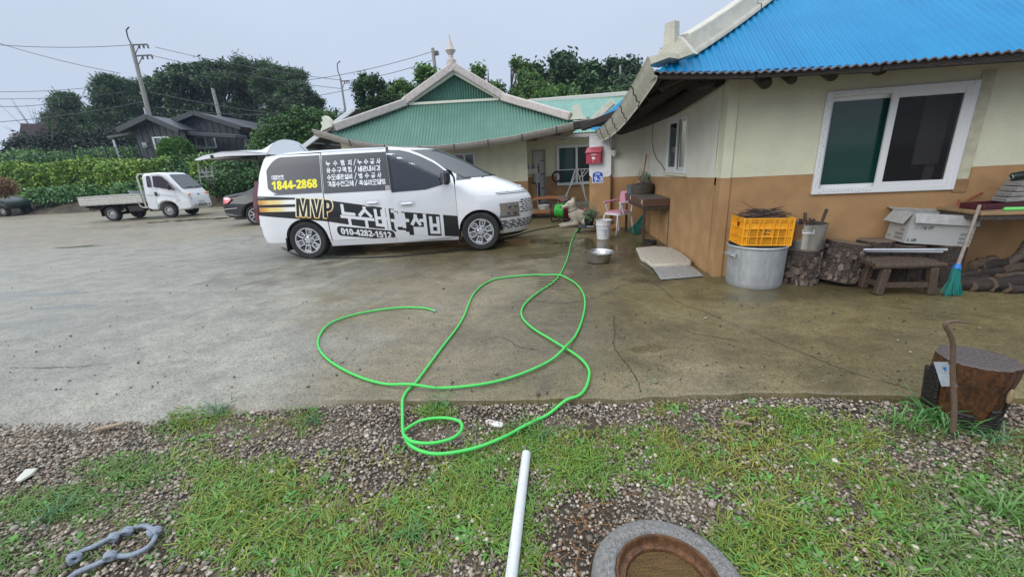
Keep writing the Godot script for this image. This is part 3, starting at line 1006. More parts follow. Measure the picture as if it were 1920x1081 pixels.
	W2.name = "side_window"
	H.add_child(W2)
	var bx := -hb
	var o2 := B1
	var f2 := MB.new()
	frame_bars(f2, o2, bx, UP, hbn, wB[0] + 0.002, wB[1] + 0.002, wB[2] - 0.002, wB[3] - 0.002, 0.055, 0.14, 0.02)
	part("frame", f2, white_frame(), W2)
	var s3 := MB.new()
	frame_bars(s3, o2, bx, UP, hbn, wB[0] + 0.05, wB[1] + 0.05, wB[0] + 0.56, wB[3] - 0.05, 0.05, 0.03, 0.015)
	part("sash", s3, white_frame(), W2)
	var s4 := MB.new()
	frame_bars(s4, o2, bx, UP, hbn, wB[0] + 0.50, wB[1] + 0.05, wB[2] - 0.05, wB[3] - 0.05, 0.05, 0.03, -0.03)
	part("sash", s4, white_frame(), W2)
	part("pane", pane(o2 + hbn * 0.0, bx, UP, wB[0] + 0.10, wB[1] + 0.10, wB[0] + 0.51, wB[3] - 0.10), plain("side_green_glass", lin(0.02, 0.055, 0.052), 0.06), W2)
	part("pane", pane(o2 + hbn * -0.045, bx, UP, wB[0] + 0.55, wB[1] + 0.10, wB[2] - 0.10, wB[3] - 0.10), glass("side_pane", lin(0.03, 0.035, 0.035), 0.45), W2)
	var sill := MB.new()
	sill.box(o2 + bx * ((wB[0] + wB[2]) * 0.5) + V(0, wB[1] - 0.018, 0) + hbn * 0.02, Vector3(wB[2] - wB[0] + 0.12, 0.035, 0.06), Basis(bx, UP, hbn), 0.005)
	part("sill", sill, cream, W2)
	sill = MB.new()
	sill.box(o2 + bx * ((wB[0] + wB[2]) * 0.5) + V(0, wB[3] + 0.05, 0) + hbn * 0.012, Vector3(wB[2] - wB[0] + 0.22, 0.09, 0.05), Basis(bx, UP, hbn), 0.005)
	part("lintel", sill, cream, W2)
	build_blue_roof(H)
	var cab := MB.new()
	var pc := []
	for q in [[1232, 150], [1231, 180], [1230, 215], [1226, 262], [1232, 292], [1243, 308], [1254, 325]]:
		pc.append(on_plane(q[0] - 2, q[1], hbn, HC) + hbn * 0.012)
	cab.tube(smooth_path(pc, 5), 0.005, 6)
	part("cable", cab, plain("grey_cable", lin(0.06, 0.06, 0.055), 0.6), H)
func roof_front(s: float, k: float) -> Vector3:
	var lift := 0.11 * pow(clampf((0.9 - s) / 1.8, 0.0, 1.0), 2.0) * clampf(1.0 - k / 1.6, 0.0, 1.0)
	return HC + hu * s + hn * (0.7 - k) + V(0, 2.205 + lift + 0.74 * k, 0)
func build_blue_roof(H: Node3D) -> void:
	var blue := mottled("blue_sheet", lin(0.003, 0.19, 0.42), lin(0.006, 0.245, 0.48), 0.4, 0.5, 0.0, ONE, 51, 0.008)
	blue.metallic_specular = 0.35
	speck(blue, 52, Color(0.88, 0.9, 0.92), Color.WHITE)
	var cap := mottled("cream_cap", lin(0.60, 0.56, 0.42), lin(0.72, 0.69, 0.56), 0.8, 0.45, 0.0, ONE, 53)
	speck(cap, 54, Color(0.80, 0.78, 0.74), Color.WHITE, 0.03)
	var R := Node3D.new()
	R.name = "roof"
	H.add_child(R)
	var kmax := 3.4
	var mb := MB.new()
	var rows := []
	var pitch_ := 0.076
	var n_w := int(9.0 / pitch_)
	var nrm := (hn * 0.74 + UP).normalized()
	for i in n_w * 6 + 1:
		var s := -0.9 + pitch_ * i / 6.0
		var row := PackedVector3Array()
		var top := clampf(s + 0.9, 0.015, kmax)
		for j in 13:
			var k := top * j / 12.0
			var p := roof_front(s, k)
			row.append(p + nrm * 0.0105 * sin(TAU * i / 6.0))
		rows.append(row)
	rows.reverse()
	mb.grid(rows)
	part("sheet_roof", mb, blue, R)
	var ed := MB.new()
	var er := [PackedVector3Array(), PackedVector3Array()]
	for i in n_w * 6 + 1:
		var s := -0.9 + pitch_ * i / 6.0
		var p := roof_front(s, 0.0) + nrm * 0.0105 * sin(TAU * i / 6.0)
		er[0].append(p + V(0, -0.013, 0) + hn * 0.004)
		er[1].append(p + V(0, 0.001, 0) + hn * 0.004)
	ed.grid(er)
	part("rusty_edge", ed, mottled("rust_edge", lin(0.09, 0.055, 0.045), lin(0.22, 0.16, 0.14), 6.0, 0.8, 0.0, ONE, 55), R)
	var T := roof_front(-0.9, 0.0)
	var far_end := T + hb * 4.9 + V(0, -0.22, 0)
	var side := MB.new()
	var sr := []
	for i in 200 + 1:
		var f := i / 200.0
		var e := T.lerp(far_end, f) + V(0, -0.10 * sin(PI * f), 0)
		var row := PackedVector3Array()
		var d := clampf(4.9 * f, 0.01, 2.2)
		var tp := roof_front(-0.9 + d, d) + V(0, -0.02, 0) + hb * maxf(0.0, 4.9 * f - 2.2)
		for j in 7: row.append(e.lerp(tp, j / 6.0) + V(0, 0.01 * sin(TAU * i / 3.3), 0))
		sr.append(row)
	side.grid(sr)
	part("sheet_roof", side, blue, R)
	var q0 := Z(1100, 240, -10.2)
	var q1 := Z(1128, 247, -9.6)
	var q2 := Z(1142, 208, -9.9)
	var q3 := Z(1118, 222, -10.5)
	var fs := MB.new()
	fs.quad(q0, q1, q2, q3)
	fs.quad(q1, q1 + V(0.8, 0, 0), q2 + V(0.8, 0.6, 0), q2)
	part("sheet_roof", fs, blue, R)
	var vg := MB.new()
	bar(vg, Z(1112, 226, -10.45), Z(1150, 190, -10.2), 0.10, 0.16)
	part("verge_cap", vg, cap, R)
	var hd := (hu - hn).normalized()
	var lat := hd.cross(UP).normalized()
	var secs := [0.30, 1.18, 2.05, 3.2]
	for i in 3:
		var hp := MB.new()
		var a: float = secs[i]
		var b: float = secs[i + 1] - 0.012
		var rr := []
		for e in 9:
			var d := lerpf(a, b, e / 8.0)
			var c := roof_front(-0.9 + d, d) + V(0, 0.0, 0)
			var row := PackedVector3Array()
			for q in [[0.13, -0.035], [0.125, 0.02], [0.085, 0.03], [0.08, 0.17], [0.055, 0.195], [-0.055, 0.195], [-0.08, 0.17], [-0.085, 0.03], [-0.13, -0.05]]:
				row.append(c + lat * q[0] + V(0, q[1], 0))
			rr.append(row)
		rr.reverse()
		hp.grid(rr)
		for e in [rr[0], rr[-1]]:
			hp.fan(PackedVector3Array([e[3], e[4], e[5], e[6], e[7], e[2]]))
		part("hip_cap", hp, cap, R)
	var hornp := roof_front(-0.72, 0.18)
	var horn := MB.new()
	var hx := Transform3D(Basis(lat, UP, -hd), hornp)
	horn.prism(pv([-0.17, 0.02, -0.12, 0.16, -0.11, 0.13, -0.085, 0.16, -0.075, 0.36, 0.035, 0.36, 0.05, 0.16, 0.075, 0.17, 0.09, 0.21, 0.27, 0.015, 0.06, 0.0, 0.0, -0.02]), -0.05, 0.03, hx)
	part("horn_ornament", horn, cap, R)
	var foot := MB.new()
	foot.prism(pv([-0.16, -0.02, 0.12, 0.0, 0.10, 0.05, -0.12, 0.06]), -0.02, 0.20, hx)
	part("hip_foot", foot, cap, R)
	var gb := MB.new()
	bar(gb, roof_front(0.2, 1.35) + V(0, 0.06, 0), roof_front(0.62, 1.9) + V(0, 0.75, 0) - hu * 0.2, 0.10, 0.10)
	part("gable_verge", gb, cap, R)
	var gp := [[0.0, 0.0], [0.02, 0.05], [-0.03, 0.07], [-0.035, 0.12], [-0.075, 0.14], [-0.08, 0.20], [-0.115, 0.235]]
	for i in 6:
		var g := MB.new()
		var rws := []
		for e in 2:
			var f := (i + e * 0.985) / 6.0
			var c := T.lerp(far_end, f) + V(0, -0.10 * sin(PI * f) - 0.10 + 0.10 * pow(1.0 - f, 3.0), 0)
			var row := PackedVector3Array()
			for q in gp: row.append(c - hbn * (q[0] + 0.02) * 0.8 + V(0, q[1] - 0.10, 0) + hn * 0.02)
			rws.append(row)
		g.grid(rws)
		part("gutter", g, cap, R)
		if i > 0:
			var jn := MB.new()
			var f := float(i) / 6.0
			var c := T.lerp(far_end, f) + V(0, -0.10 * sin(PI * f) - 0.10 + 0.10 * pow(1.0 - f, 3.0), 0)
			var pts := []
			for q in gp: pts.append(c - hbn * (q[0] + 0.02) * 0.8 + V(0, q[1] - 0.10, 0) + hn * 0.02 + hbn * 0.004)
			jn.tube(pts, 0.008, 5)
			part("gutter_joint", jn, black_plastic(), R)
	var dw := dark_wood()
	var sof := MB.new()
	for i in 7:
		var f0 := i / 7.0
		var f1 := (i + 0.96) / 7.0
		var e0 := T.lerp(far_end, f0) + V(0, -0.06, 0)
		var e1 := T.lerp(far_end, f1) + V(0, -0.06, 0)
		var d0 := minf(1.2, 4.9 * f0)
		var d1 := minf(1.2, 4.9 * f1)
		sof.quad(e0, e1, e1 - hbn * d1 + V(0, 0.5 * d1, 0), e0 - hbn * d0 + V(0, 0.5 * d0, 0))
	part("soffit", sof, dw, R)
	for i in 9:
		var f := (i + 0.4) / 9.0
		var e := T.lerp(far_end, f) + V(0, -0.13, 0)
		var rf := MB.new()
		var d := minf(1.1, 0.15 + 4.0 * f)
		rf.tube([e - hbn * 0.12, e - hbn * 0.5 * d + V(0, 0.18 * d, 0), e - hbn * d + V(0, 0.38 * d, 0)], [0.04, 0.055, 0.06], 8)
		part("rafter", rf, dw, R)
	var beam := MB.new()
	beam.tube([HC + hb * 0.1 + hbn * 0.10 + V(0, 2.32, 0), HC + hb * 1.6 + hbn * 0.14 + V(0, 2.22, 0), HC + hb * 3.2 + hbn * 0.2 + V(0, 2.2, 0), HC + hb * 4.4 + hbn * 0.5 + V(0, 2.12, 0)], [0.10, 0.12, 0.13, 0.11], 9)
	beam.tube([B_point(1.0, 2.42), B_point(0.2, 2.33), HC + hn * 0.30 - hu * 0.45 + V(0, 2.22, 0)], [0.09, 0.09, 0.07], 9)
	part("wall_plate", beam, dw, R)
	var rb := MB.new()
	var B1 := HC + hb * 4.25
	bar(rb, B1 - hu * 1.5 + hn * 0.06 + V(0, 2.26, 0), B1 + hu * 0.05 + hn * 0.06 + V(0, 2.36, 0), 0.16, 0.16)
	bar(rb, B1 - hu * 1.3 + hn * 0.3 + V(0, 2.2, 0), B1 + hn * 1.3 + V(0, 2.5, 0), 0.12, 0.14)
	part("wall_plate", rb, dw, R)
	var cuts := [-0.85, 0.05, 1.1, 2.2, 3.4, 4.8, 6.5]
	for i in cuts.size() - 1:
		var fb := MB.new()
		var a := roof_front(cuts[i], 0.04) + V(0, -0.055 + 0.01 * (i % 2), 0)
		var b := roof_front(cuts[i + 1] - 0.01, 0.04) + V(0, -0.055 - 0.012 * (i % 3), 0)
		bar(fb, a, b, 0.035, 0.075)
		part("fascia_plank", fb, dw, R)
	var sof2 := MB.new()
	for i in 12:
		var s := -0.85 + i * 0.62
		var k0 := clampf(s + 0.88, 0.06, 0.95)
		var k1 := clampf(s + 1.49, 0.06, 0.95)
		sof2.quad(roof_front(s, 0.05) + V(0, -0.03, 0), roof_front(s, k0) + V(0, -0.03, 0), roof_front(s + 0.61, k1) + V(0, -0.03, 0), roof_front(s + 0.61, 0.05) + V(0, -0.03, 0))
	part("soffit", sof2, dw, R)
	var i2 := 0
	for q in [[1438, 157, 0.062], [1487, 150, 0.05], [1563, 143, 0.055], [1655, 130, 0.065], [1745, 112, 0.085], [1856, 100, 0.07], [1990, 84, 0.07]]:
		var e := on_plane(q[0], q[1], hn, HC + hn * 0.36)
		var rf := MB.new()
		var bk := e - hn * 0.9 + V(0, 0.42, 0)
		var w: float = q[2]
		rf.tube([e + V(0, -0.004, 0), e.lerp(bk, 0.03), e.lerp(bk, 0.3), bk], [w * 0.8, w, w * 1.02, w * 1.05], 12)
		part("rafter_end", rf, speck(mottled("rafter_end", lin(0.05, 0.04, 0.028), lin(0.17, 0.145, 0.10), 3.0, 0.85, 0.6, ONE, 56, 0.03), 57, Color(0.5, 0.48, 0.44), Color.WHITE), R)
		i2 += 1
	var bs := MB.new()
	var r0 := roof_front(2.2, 3.1)
	var r1 := roof_front(8.0, 3.1)
	bs.quad(r1, r0, r0 + hb * 3.4 + V(0, -2.2, 0) - hu * 1.0, r1 + hb * 3.4 + V(0, -2.2, 0))
	part("sheet_roof", bs, blue, R)
	for p in [[1474, 61], [1541, 49]]:
		var s := MB.new()
		var at := on_plane(p[0], p[1], nrm, roof_front(0.0, 0.0)) + nrm * 0.014
		s.fan(PackedVector3Array([at + hu * -0.015, at + hu * 0.02 + V(0, -0.006, 0), at + hu * 0.006 + nrm.cross(hu) * -0.02]))
		part("leaf_scrap", s, plain("leaf_scrap", lin(0.16, 0.09, 0.06), 0.8), R)
func B_point(d: float, y: float) -> Vector3:
	return HC + hb * d + hbn * 0.12 + V(0, y, 0)
# ---------------------------------------------------------------- the green-roofed house in the middle
func build_green_house() -> void:
	var H := thing("green_roofed_house", "cream house with green corrugated hip-and-gable roof behind the van", "house")
	var green := mottled("green_sheet", lin(0.085, 0.225, 0.165), lin(0.125, 0.285, 0.215), 0.5, 0.5, 0.0, ONE, 71, 0.008)
	speck(green, 52, Color(0.82, 0.84, 0.84), Color.WHITE)
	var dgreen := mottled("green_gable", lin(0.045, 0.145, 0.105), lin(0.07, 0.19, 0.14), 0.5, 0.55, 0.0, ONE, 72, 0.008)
	var cap := speck(mottled("rose_cap", lin(0.58, 0.50, 0.44), lin(0.70, 0.62, 0.56), 0.9, 0.5, 0.0, ONE, 73), 54, Color(0.85, 0.83, 0.8), Color.WHITE, 0.03)
	var cream_trim := plain("cream_trim", lin(0.68, 0.68, 0.56), 0.5)
	var gut := speck(mottled("beige_gutter", lin(0.44, 0.39, 0.33), lin(0.56, 0.51, 0.44), 0.9, 0.5, 0.0, ONE, 74), 54, Color(0.8, 0.78, 0.74), Color.WHITE, 0.03)
	var ze := -11.0
	var zg := -12.35
	var eave := []
	for p in [[588, 243], [612, 249], [655, 262], [705, 271], [755, 276], [820, 274], [870, 269], [960, 256], [1040, 239], [1107, 222]]:
		var q := Z(p[0], p[1], ze)
		eave.append(Vector2(q.x, q.y))
	var gl := Z(760, 197, zg)
	var gr := Z(943, 187, zg)
	var ga := Z(851, 131, zg)
	var xl: float = eave[0].x + 0.35
	var xr: float = eave[-1].x - 0.35
	var top := func(x: float) -> Vector3:
		if x < gl.x:
			var f := (x - xl) / (gl.x - xl)
			return V(x, lerpf(curve_at(eave, xl), gl.y, f * 0.75 + f * f * 0.25), lerpf(ze, zg, f))
		if x > gr.x:
			var f := (xr - x) / (xr - gr.x)
			return V(x, lerpf(curve_at(eave, xr), gr.y, f * 0.75 + f * f * 0.25), lerpf(ze, zg, f))
		return V(x, lerpf(gl.y, gr.y, (x - gl.x) / (gr.x - gl.x)), zg)
	var waves := 78
	var R := Node3D.new()
	R.name = "roof"
	H.add_child(R)
	var sk := corrugated(func(v: float, u: float) -> Array:
		var x := lerpf(xl, xr, v)
		var b := V(x, curve_at(eave, x) + 0.02, ze)
		var t: Vector3 = top.call(x)
		var p := b.lerp(t, u)
		p.y -= 0.07 * sin(PI * u) * minf(1.0, (t.y - b.y))
		return [p, V(0, 0.75, 0.66)], 0, 8, 0.014, waves)
	part("sheet_roof", sk, green, R)
	var gf := MB.new()
	var rows := [PackedVector3Array(), PackedVector3Array()]
	var nn := 34 * 6
	for i in nn + 1:
		var x := lerpf(gl.x + 0.12, gr.x - 0.12, float(i) / nn)
		var yb := lerpf(gl.y, gr.y, (x - gl.x) / (gr.x - gl.x)) + 0.03
		var yt := lerpf(gl.y, ga.y, (x - gl.x) / (ga.x - gl.x)) if x < ga.x else lerpf(ga.y, gr.y, (x - ga.x) / (gr.x - ga.x))
		var zz := zg - 0.15 + 0.016 * sin(TAU * i / 6.0)
		rows[0].append(V(x, yb, zz))
		rows[1].append(V(x, maxf(yb, yt - 0.05), zz))
	gf.grid(rows)
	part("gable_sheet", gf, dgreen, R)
	var gt := MB.new()
	bar(gt, gl + V(0.1, 0.02, 0.0), gr + V(-0.1, 0.02, 0.0), 0.10, 0.07)
	bar(gt, gl + V(0.10, 0.05, -0.02), ga + V(0, -0.06, -0.02), 0.10, 0.09)
	bar(gt, ga + V(0, -0.06, -0.02), gr + V(-0.10, 0.05, -0.02), 0.10, 0.09)
	part("gable_trim", gt, cream_trim, R)
	var tipl: Vector3 = top.call(xl + 0.12)
	var tipr: Vector3 = top.call(xr - 0.12)
	for run in [[ga + V(0, 0.08, 0.02), gl + V(-0.02, 0.07, 0.02)], [gl + V(0.0, 0.07, 0.02), tipl + V(0, 0.10, 0)], [ga + V(0, 0.08, 0.02), gr + V(0.02, 0.07, 0.02)], [gr + V(0, 0.07, 0.02), tipr + V(0, 0.10, 0)]]:
		var cb := MB.new()
		bar(cb, run[0], run[1], 0.26, 0.20)
		part("hip_cap", cb, cap, R)
	for e in [[tipl, -1.0], [tipr, 1.0]]:
		var hb_ := MB.new()
		var p: Vector3 = e[0]
		var sgn: float = e[1]
		hb_.prism(pv([-0.17, 0.0, 0.2 * sgn + 0.05, 0.0, 0.14, 0.10, 0.10, 0.28, 0.02, 0.36, -0.08, 0.33, -0.06, 0.24, -0.13, 0.20, -0.10, 0.12]), -0.08, 0.14, Transform3D(BI, p + V(sgn * 0.12, 0.02, 0.0)))
		part("horn_ornament", hb_, cream_trim, R)
	var fin := MB.new()
	var fp := Z(847, 124, zg)
	fin.lathe(vl([0.13, 0.0, 0.13, 0.30, 0.07, 0.34, 0.06, 0.42, 0.14, 0.52, 0.15, 0.54, 0.10, 0.60, 0.035, 0.78, 0.001, 0.95]), 6, Transform3D(BI, fp + V(0, -0.15, 0)))
	part("finial", fin, cap, R)
	var bk := MB.new()
	var rb := ga + V(0, 0.0, -7.0)
	bk.quad(ga, gr, gr + V(0.6, -0.6, -7), rb)
	bk.quad(gl, ga, rb, gl + V(-0.6, -0.6, -7))
	bk.quad(gr, top.call(xr), top.call(xr) + V(0, -0.1, -7), gr + V(0.6, -0.6, -7))
	bk.quad(top.call(xl), gl, gl + V(-0.6, -0.6, -7), top.call(xl) + V(0, -0.1, -7))
	part("sheet_roof", bk, green, R)
	var n_sec := 8
	for i in n_sec:
		var a: float = lerpf(eave[0].x, eave[-1].x, float(i) / n_sec)
		var b: float = lerpf(eave[0].x, eave[-1].x, (i + 0.985) / n_sec)
		var g := MB.new()
		var rws := []
		for e in 5:
			var x := lerpf(a, b, e / 4.0)
			var y := curve_at(eave, x)
			var row := PackedVector3Array()
			for q in [[-0.30, -0.13], [-0.02, -0.135], [0.05, -0.10], [0.05, -0.06], [0.085, -0.05], [0.085, 0.0], [0.105, 0.02], [0.10, 0.035], [-0.02, 0.02]]:
				row.append(V(x, y + q[1] - 0.02, ze + q[0]))
			rws.append(row)
		rws.reverse()
		g.grid(rws)
		part("gutter", g, gut, R)
		if i > 0:
			var jn := MB.new()
			var y := curve_at(eave, a)
			jn.tube([V(a, y - 0.155, ze - 0.02), V(a, y - 0.115, ze + 0.055), V(a, y - 0.065, ze + 0.09), V(a, y + 0.01, ze + 0.11)], 0.011, 5)
			part("gutter_joint", jn, black_plastic(), R)
	var t0 := V(eave[-1].x, eave[-1].y - 0.05, ze)
	var t1 := Z(1046, 274, -15.2)
	for i in 6:
		var g := MB.new()
		var a := t0.lerp(t1, i / 6.0)
		var b := t0.lerp(t1, (i + 0.97) / 6.0)
		g.quad(a + V(0.05, 0.08, 0), a + V(-0.18, -0.06, 0), b + V(-0.18, -0.06, 0), b + V(0.05, 0.08, 0))
		g.quad(a + V(-0.18, -0.06, 0), a + V(-0.42, -0.02, 0), b + V(-0.42, -0.02, 0), b + V(-0.18, -0.06, 0))
		part("gutter", g, gut, R)
	var pipe := MB.new()
	pipe.tube([t1 + V(-0.05, -0.05, 0.2), t1 + V(0.02, -0.14, 0.3), t1 + V(0.28, -0.32, 0.5), t1 + V(0.36, -0.40, 0.5)], 0.05, 8)
	part("spout", pipe, gut, R)
	var zw := -12.05
	var w0 := Z(560, 320, zw)
	var w1 := Z(990, 337, zw)
	var wl := V(-4.6, 0, zw)
	var wr := V(w1.x, 0, zw)
	var win := [Z(850, 290, zw).x + 4.6, 1.02, Z(890, 290, zw).x + 4.6, 1.93]
	wall_run("lower_wall", H, wl, wr, -0.12, 1.06, tan_plaster(), [win])
	wall_run("upper_wall", H, wl, wr, 1.06, 2.5, cream_plaster(), [win])
	wall_run("side_wall", H, wr + V(0, 0, -0.19), wr + V(0.0, 0, -3.2), -0.12, 2.5, cream_plaster())
	wall_run("side_wall", H, wl + V(0, 0, -7), wl + V(0, 0, -0.19), -0.12, 2.4, cream_plaster())
	var W := Node3D.new()
	W.name = "window"
	H.add_child(W)
	var fo := V(-4.6, 0, zw)
	var fr := MB.new()
	frame_bars(fr, fo, Vector3.RIGHT, UP, Vector3.BACK, win[0] + 0.003, win[1] + 0.003, win[2] - 0.003, win[3] - 0.003, 0.05, 0.12, 0.02)
	fr.box(fo + V((win[0] + win[2]) * 0.5, (win[1] + win[3]) * 0.5, -0.03), V(0.05, win[3] - win[1] - 0.1, 0.06))
	part("frame", fr, white_frame(), W)
	part("pane", pane(fo + V(0, 0, -0.05), Vector3.RIGHT, UP, win[0] + 0.05, win[1] + 0.05, win[2] - 0.05, win[3] - 0.05), plain("grey_glass", lin(0.10, 0.125, 0.13), 0.05), W)
	var so := MB.new()
	for i in 24:
		var x0 := lerpf(eave[0].x, eave[-1].x, i / 24.0)
		var x1 := lerpf(eave[0].x, eave[-1].x, (i + 1.0) / 24.0)
		so.quad(V(x0, curve_at(eave, x0) - 0.06, ze - 0.05), V(x0, 2.42, zw - 0.1), V(x1, 2.42, zw - 0.1), V(x1, curve_at(eave, x1) - 0.06, ze - 0.05))
	so.quad(V(wr.x, 2.25, zw - 0.1), V(wr.x, 2.2, -15.3), t1 + V(0, 0.1, 0), t0 + V(0, 0.1, 0))
	part("soffit", so, mottled("brown_soffit", lin(0.10, 0.06, 0.05), lin(0.17, 0.115, 0.095), 1.0, 0.8, 0.2, ONE, 76), R)
	var lamp := MB.new()
	lamp.lathe(vl([0.14, 0.0, 0.13, 0.03, 0.001, 0.035]), 14, Transform3D(Basis(Vector3.RIGHT, PI), V(1.1, 2.2, -13.0)))
	part("ceiling_lamp", lamp, plain("lamp_white", lin(0.6, 0.58, 0.52), 0.4), R)
	var S := thing("metal_canopy", "dark sloping pent canopy with white edge beam beside the green roof", "canopy")
	var zc := -15.5
	var c0 := Z(520, 312, zc)
	var c1 := Z(664, 203, zc)
	var deckm := plain("dark_panel", lin(0.03, 0.03, 0.042), 0.5)
	var run := (c1 - c0) / 9.0
	for i in 9:
		var dk := MB.new()
		var a := c0 + run * (i + 0.02)
		var b := c0 + run * (i + 0.98)
		dk.quad(a, b, b + V(0.5, 0, -5.5), a + V(0.5, 0, -5.5))
		part("panel", dk, deckm, S)
		var pu := MB.new()
		bar(pu, c0 + run * i + V(0, -0.05, -0.05), c0 + run * i + V(0.5, -0.05, -5.4), 0.035, 0.05)
		part("purlin", pu, plain("purlin", lin(0.30, 0.29, 0.31), 0.5), S)
	var eb := MB.new()
	bar(eb, c0 + V(0, -0.02, 0.06), c1 + V(0, -0.02, 0.06), 0.09, 0.14)
	part("edge_beam", eb, plain("beam_white", lin(0.66, 0.68, 0.72), 0.5), S)
	var po := MB.new()
	bar(po, Z(575, 292, -16.5) + V(-0.3, -0.4, 0), Z(640, 245, -16.5), 0.16, 0.16)
	bar(po, V(c0.x + 0.4, -0.1, zc - 0.4), c0 + V(0.4, 0.15, -0.4), 0.12, 0.12)
	bar(po, V(c1.x - 0.3, -0.1, zc - 0.6), c1 + V(-0.3, -0.2, -0.6), 0.12, 0.12)
	part("post", po, plain("post_dark", lin(0.05, 0.05, 0.055), 0.6), S)
# ---------------------------------------------------------------- the wing that joins the two houses at the back
func build_back_wing() -> void:
	var H := thing("rear_wing", "recessed rear wing with white door and green glazed window under green roof", "house")
	var green := mottled("green_sheet_pale", lin(0.13, 0.29, 0.23), lin(0.17, 0.35, 0.28), 0.5, 0.5, 0.0, ONE, 71, 0.008)
	var zr := -17.0
	var ry := 3.9
	var roof := corrugated(func(v: float, u: float) -> Array:
		var x := lerpf(0.6, 8.5, v)
		return [V(x, lerpf(2.36, ry, u), lerpf(-13.0, zr, u)), V(0, 0.9, 0.4)], 0, 3, 0.014, 80)
	part("sheet_roof", roof, green, H)
	var rc := MB.new()
	bar(rc, Z(990, 191, zr), Z(1190, 175, zr), 0.3, 0.16)
	part("ridge_cap", rc, plain("ridge_cream", lin(0.62, 0.58, 0.52), 0.5), H)
	var bkr := MB.new()
	bkr.quad(V(8.5, ry, zr), V(0.6, ry, zr), V(0.6, 2.3, -21), V(8.5, 2.3, -21))
	part("sheet_roof", bkr, green, H)
	var gt := MB.new()
	bar(gt, V(1.0, 2.26, -12.93), V(4.2, 2.26, -12.93), 0.10, 0.10)
	part("gutter", gt, plain("gutter_rose", lin(0.46, 0.40, 0.38), 0.5), H)
	var zw := -13.5
	var x0 := 0.62
	var win := [Z(1043, 300, zw).x - x0, 0.80, Z(1122, 300, zw).x - x0, 2.05]
	var door := [Z(998, 300, zw).x - x0, 0.2, Z(1023, 300, zw).x - x0, 1.95]
	wall_run("lower_wall", H, V(x0, 0, zw), V(7.5, 0, zw), -0.12, 1.12, tan_plaster(), [win, door])
	wall_run("upper_wall", H, V(x0, 0, zw), V(7.5, 0, zw), 1.12, 2.45, cream_plaster(), [win, door])
	var lg := MB.new()
	lg.box(V(2.6, 0.11, -13.1), V(4.2, 0.34, 0.75), BI, 0.02)
	part("ledge", lg, mottled("ledge_cement", lin(0.17, 0.155, 0.12), lin(0.25, 0.23, 0.18), 1.0, 0.8, 0.4, ONE, 77), H)
	var W := Node3D.new()
	W.name = "window"
	H.add_child(W)
	var o := V(x0, 0, zw)
	var fr := MB.new()
	frame_bars(fr, o, Vector3.RIGHT, UP, Vector3.BACK, win[0] + 0.003, win[1] + 0.003, win[2] - 0.003, win[3] - 0.003, 0.085, 0.14, 0.05)
	fr.box(o + V(Z(1081, 300, zw).x - x0, (win[1] + win[3]) * 0.5, 0.0), V(0.07, win[3] - win[1] - 0.17, 0.07), BI, 0.005)
	part("frame", fr, white_frame(), W)
	var mid := Z(1081, 300, zw).x - x0
	part("pane", pane(o + V(0, 0, -0.04), Vector3.RIGHT, UP, win[0] + 0.08, win[1] + 0.08, mid - 0.03, win[3] - 0.08), plain("teal_glass", lin(0.02, 0.075, 0.085), 0.06), W)
	part("pane", pane(o + V(0, 0, -0.045), Vector3.RIGHT, UP, mid + 0.03, win[1] + 0.08, win[2] - 0.08, win[3] - 0.08), plain("dim_glass", lin(0.018, 0.028, 0.035), 0.06), W)
	var dr := Node3D.new()
	dr.name = "door"
	H.add_child(dr)
	var dl := MB.new()
	dl.box(o + V((door[0] + door[2]) * 0.5, 1.07, -0.06), V(door[2] - door[0] - 0.05, 1.72, 0.05), BI, 0.006)
	part("door_leaf", dl, mottled("door_white", lin(0.46, 0.47, 0.49), lin(0.54, 0.55, 0.56), 0.6, 0.5, 0.0, ONE, 78), dr)
	var df := MB.new()
	frame_bars(df, o, Vector3.RIGHT, UP, Vector3.BACK, door[0] + 0.003, door[1] - 0.02, door[2] - 0.003, door[3] - 0.003, 0.04, 0.10, 0.015)
	part("door_frame", df, plain("door_frame", lin(0.30, 0.29, 0.28), 0.5), dr)
	for yy in [0.75, 1.2, 1.62]:
		var hg := MB.new()
		hg.box(o + V(door[2] - 0.11, yy, -0.02), V(0.12, 0.025, 0.03))
		part("hinge", hg, black_plastic(), dr)
# ---------------------------------------------------------------- the dark grey house on the rise at the left
func gable_house_wall(H: Node3D, pts: Array, panel_w: float, m: Material, holes := []) -> void:
	var o: Vector3 = pts[0]
	var d: Vector3 = pts[1]
	var L: float = pts[2]
	var n := Vector3(-d.z, 0, d.x)
	var hy := func(s: float) -> float:
		if s < pts[4]: return lerpf(pts[3], pts[5], s / maxf(0.001, pts[4]))
		return lerpf(pts[5], pts[6], (s - pts[4]) / maxf(0.001, L - pts[4]))
	var cnt := maxi(1, int(round(L / panel_w)))
	for i in cnt:
		var s0 := L * i / cnt
		var s1 := L * (i + 1.0) / cnt - 0.012
		var mb := MB.new()
		var cuts := [0.0, s1 - s0]
		if pts[4] > s0 and pts[4] < s1: cuts = [0.0, pts[4] - s0, s1 - s0]
		for k in cuts.size() - 1:
			var a: float = s0 + cuts[k]
			var b: float = s0 + cuts[k + 1]
			mb.quad(o + d * a, o + d * b, o + d * b + V(0, hy.call(b), 0), o + d * a + V(0, hy.call(a), 0))
		part("cladding_panel", mb, m, H)
		if i > 0:
			var rib := MB.new()
			rib.box(o + d * (s0 - 0.006) + V(0, hy.call(s0) * 0.5, 0) + n * 0.02, Vector3(0.03, hy.call(s0) - 0.02, 0.05), Basis(d, UP, n))
			part("seam", rib, m, H)
	var bk := MB.new()
	bk.quad(o - n * 0.05, o + d * L - n * 0.05, o + d * L + V(0, hy.call(L), 0) - n * 0.05, o + V(0, hy.call(0.0), 0) - n * 0.05)
	part("backing", bk, m, H)
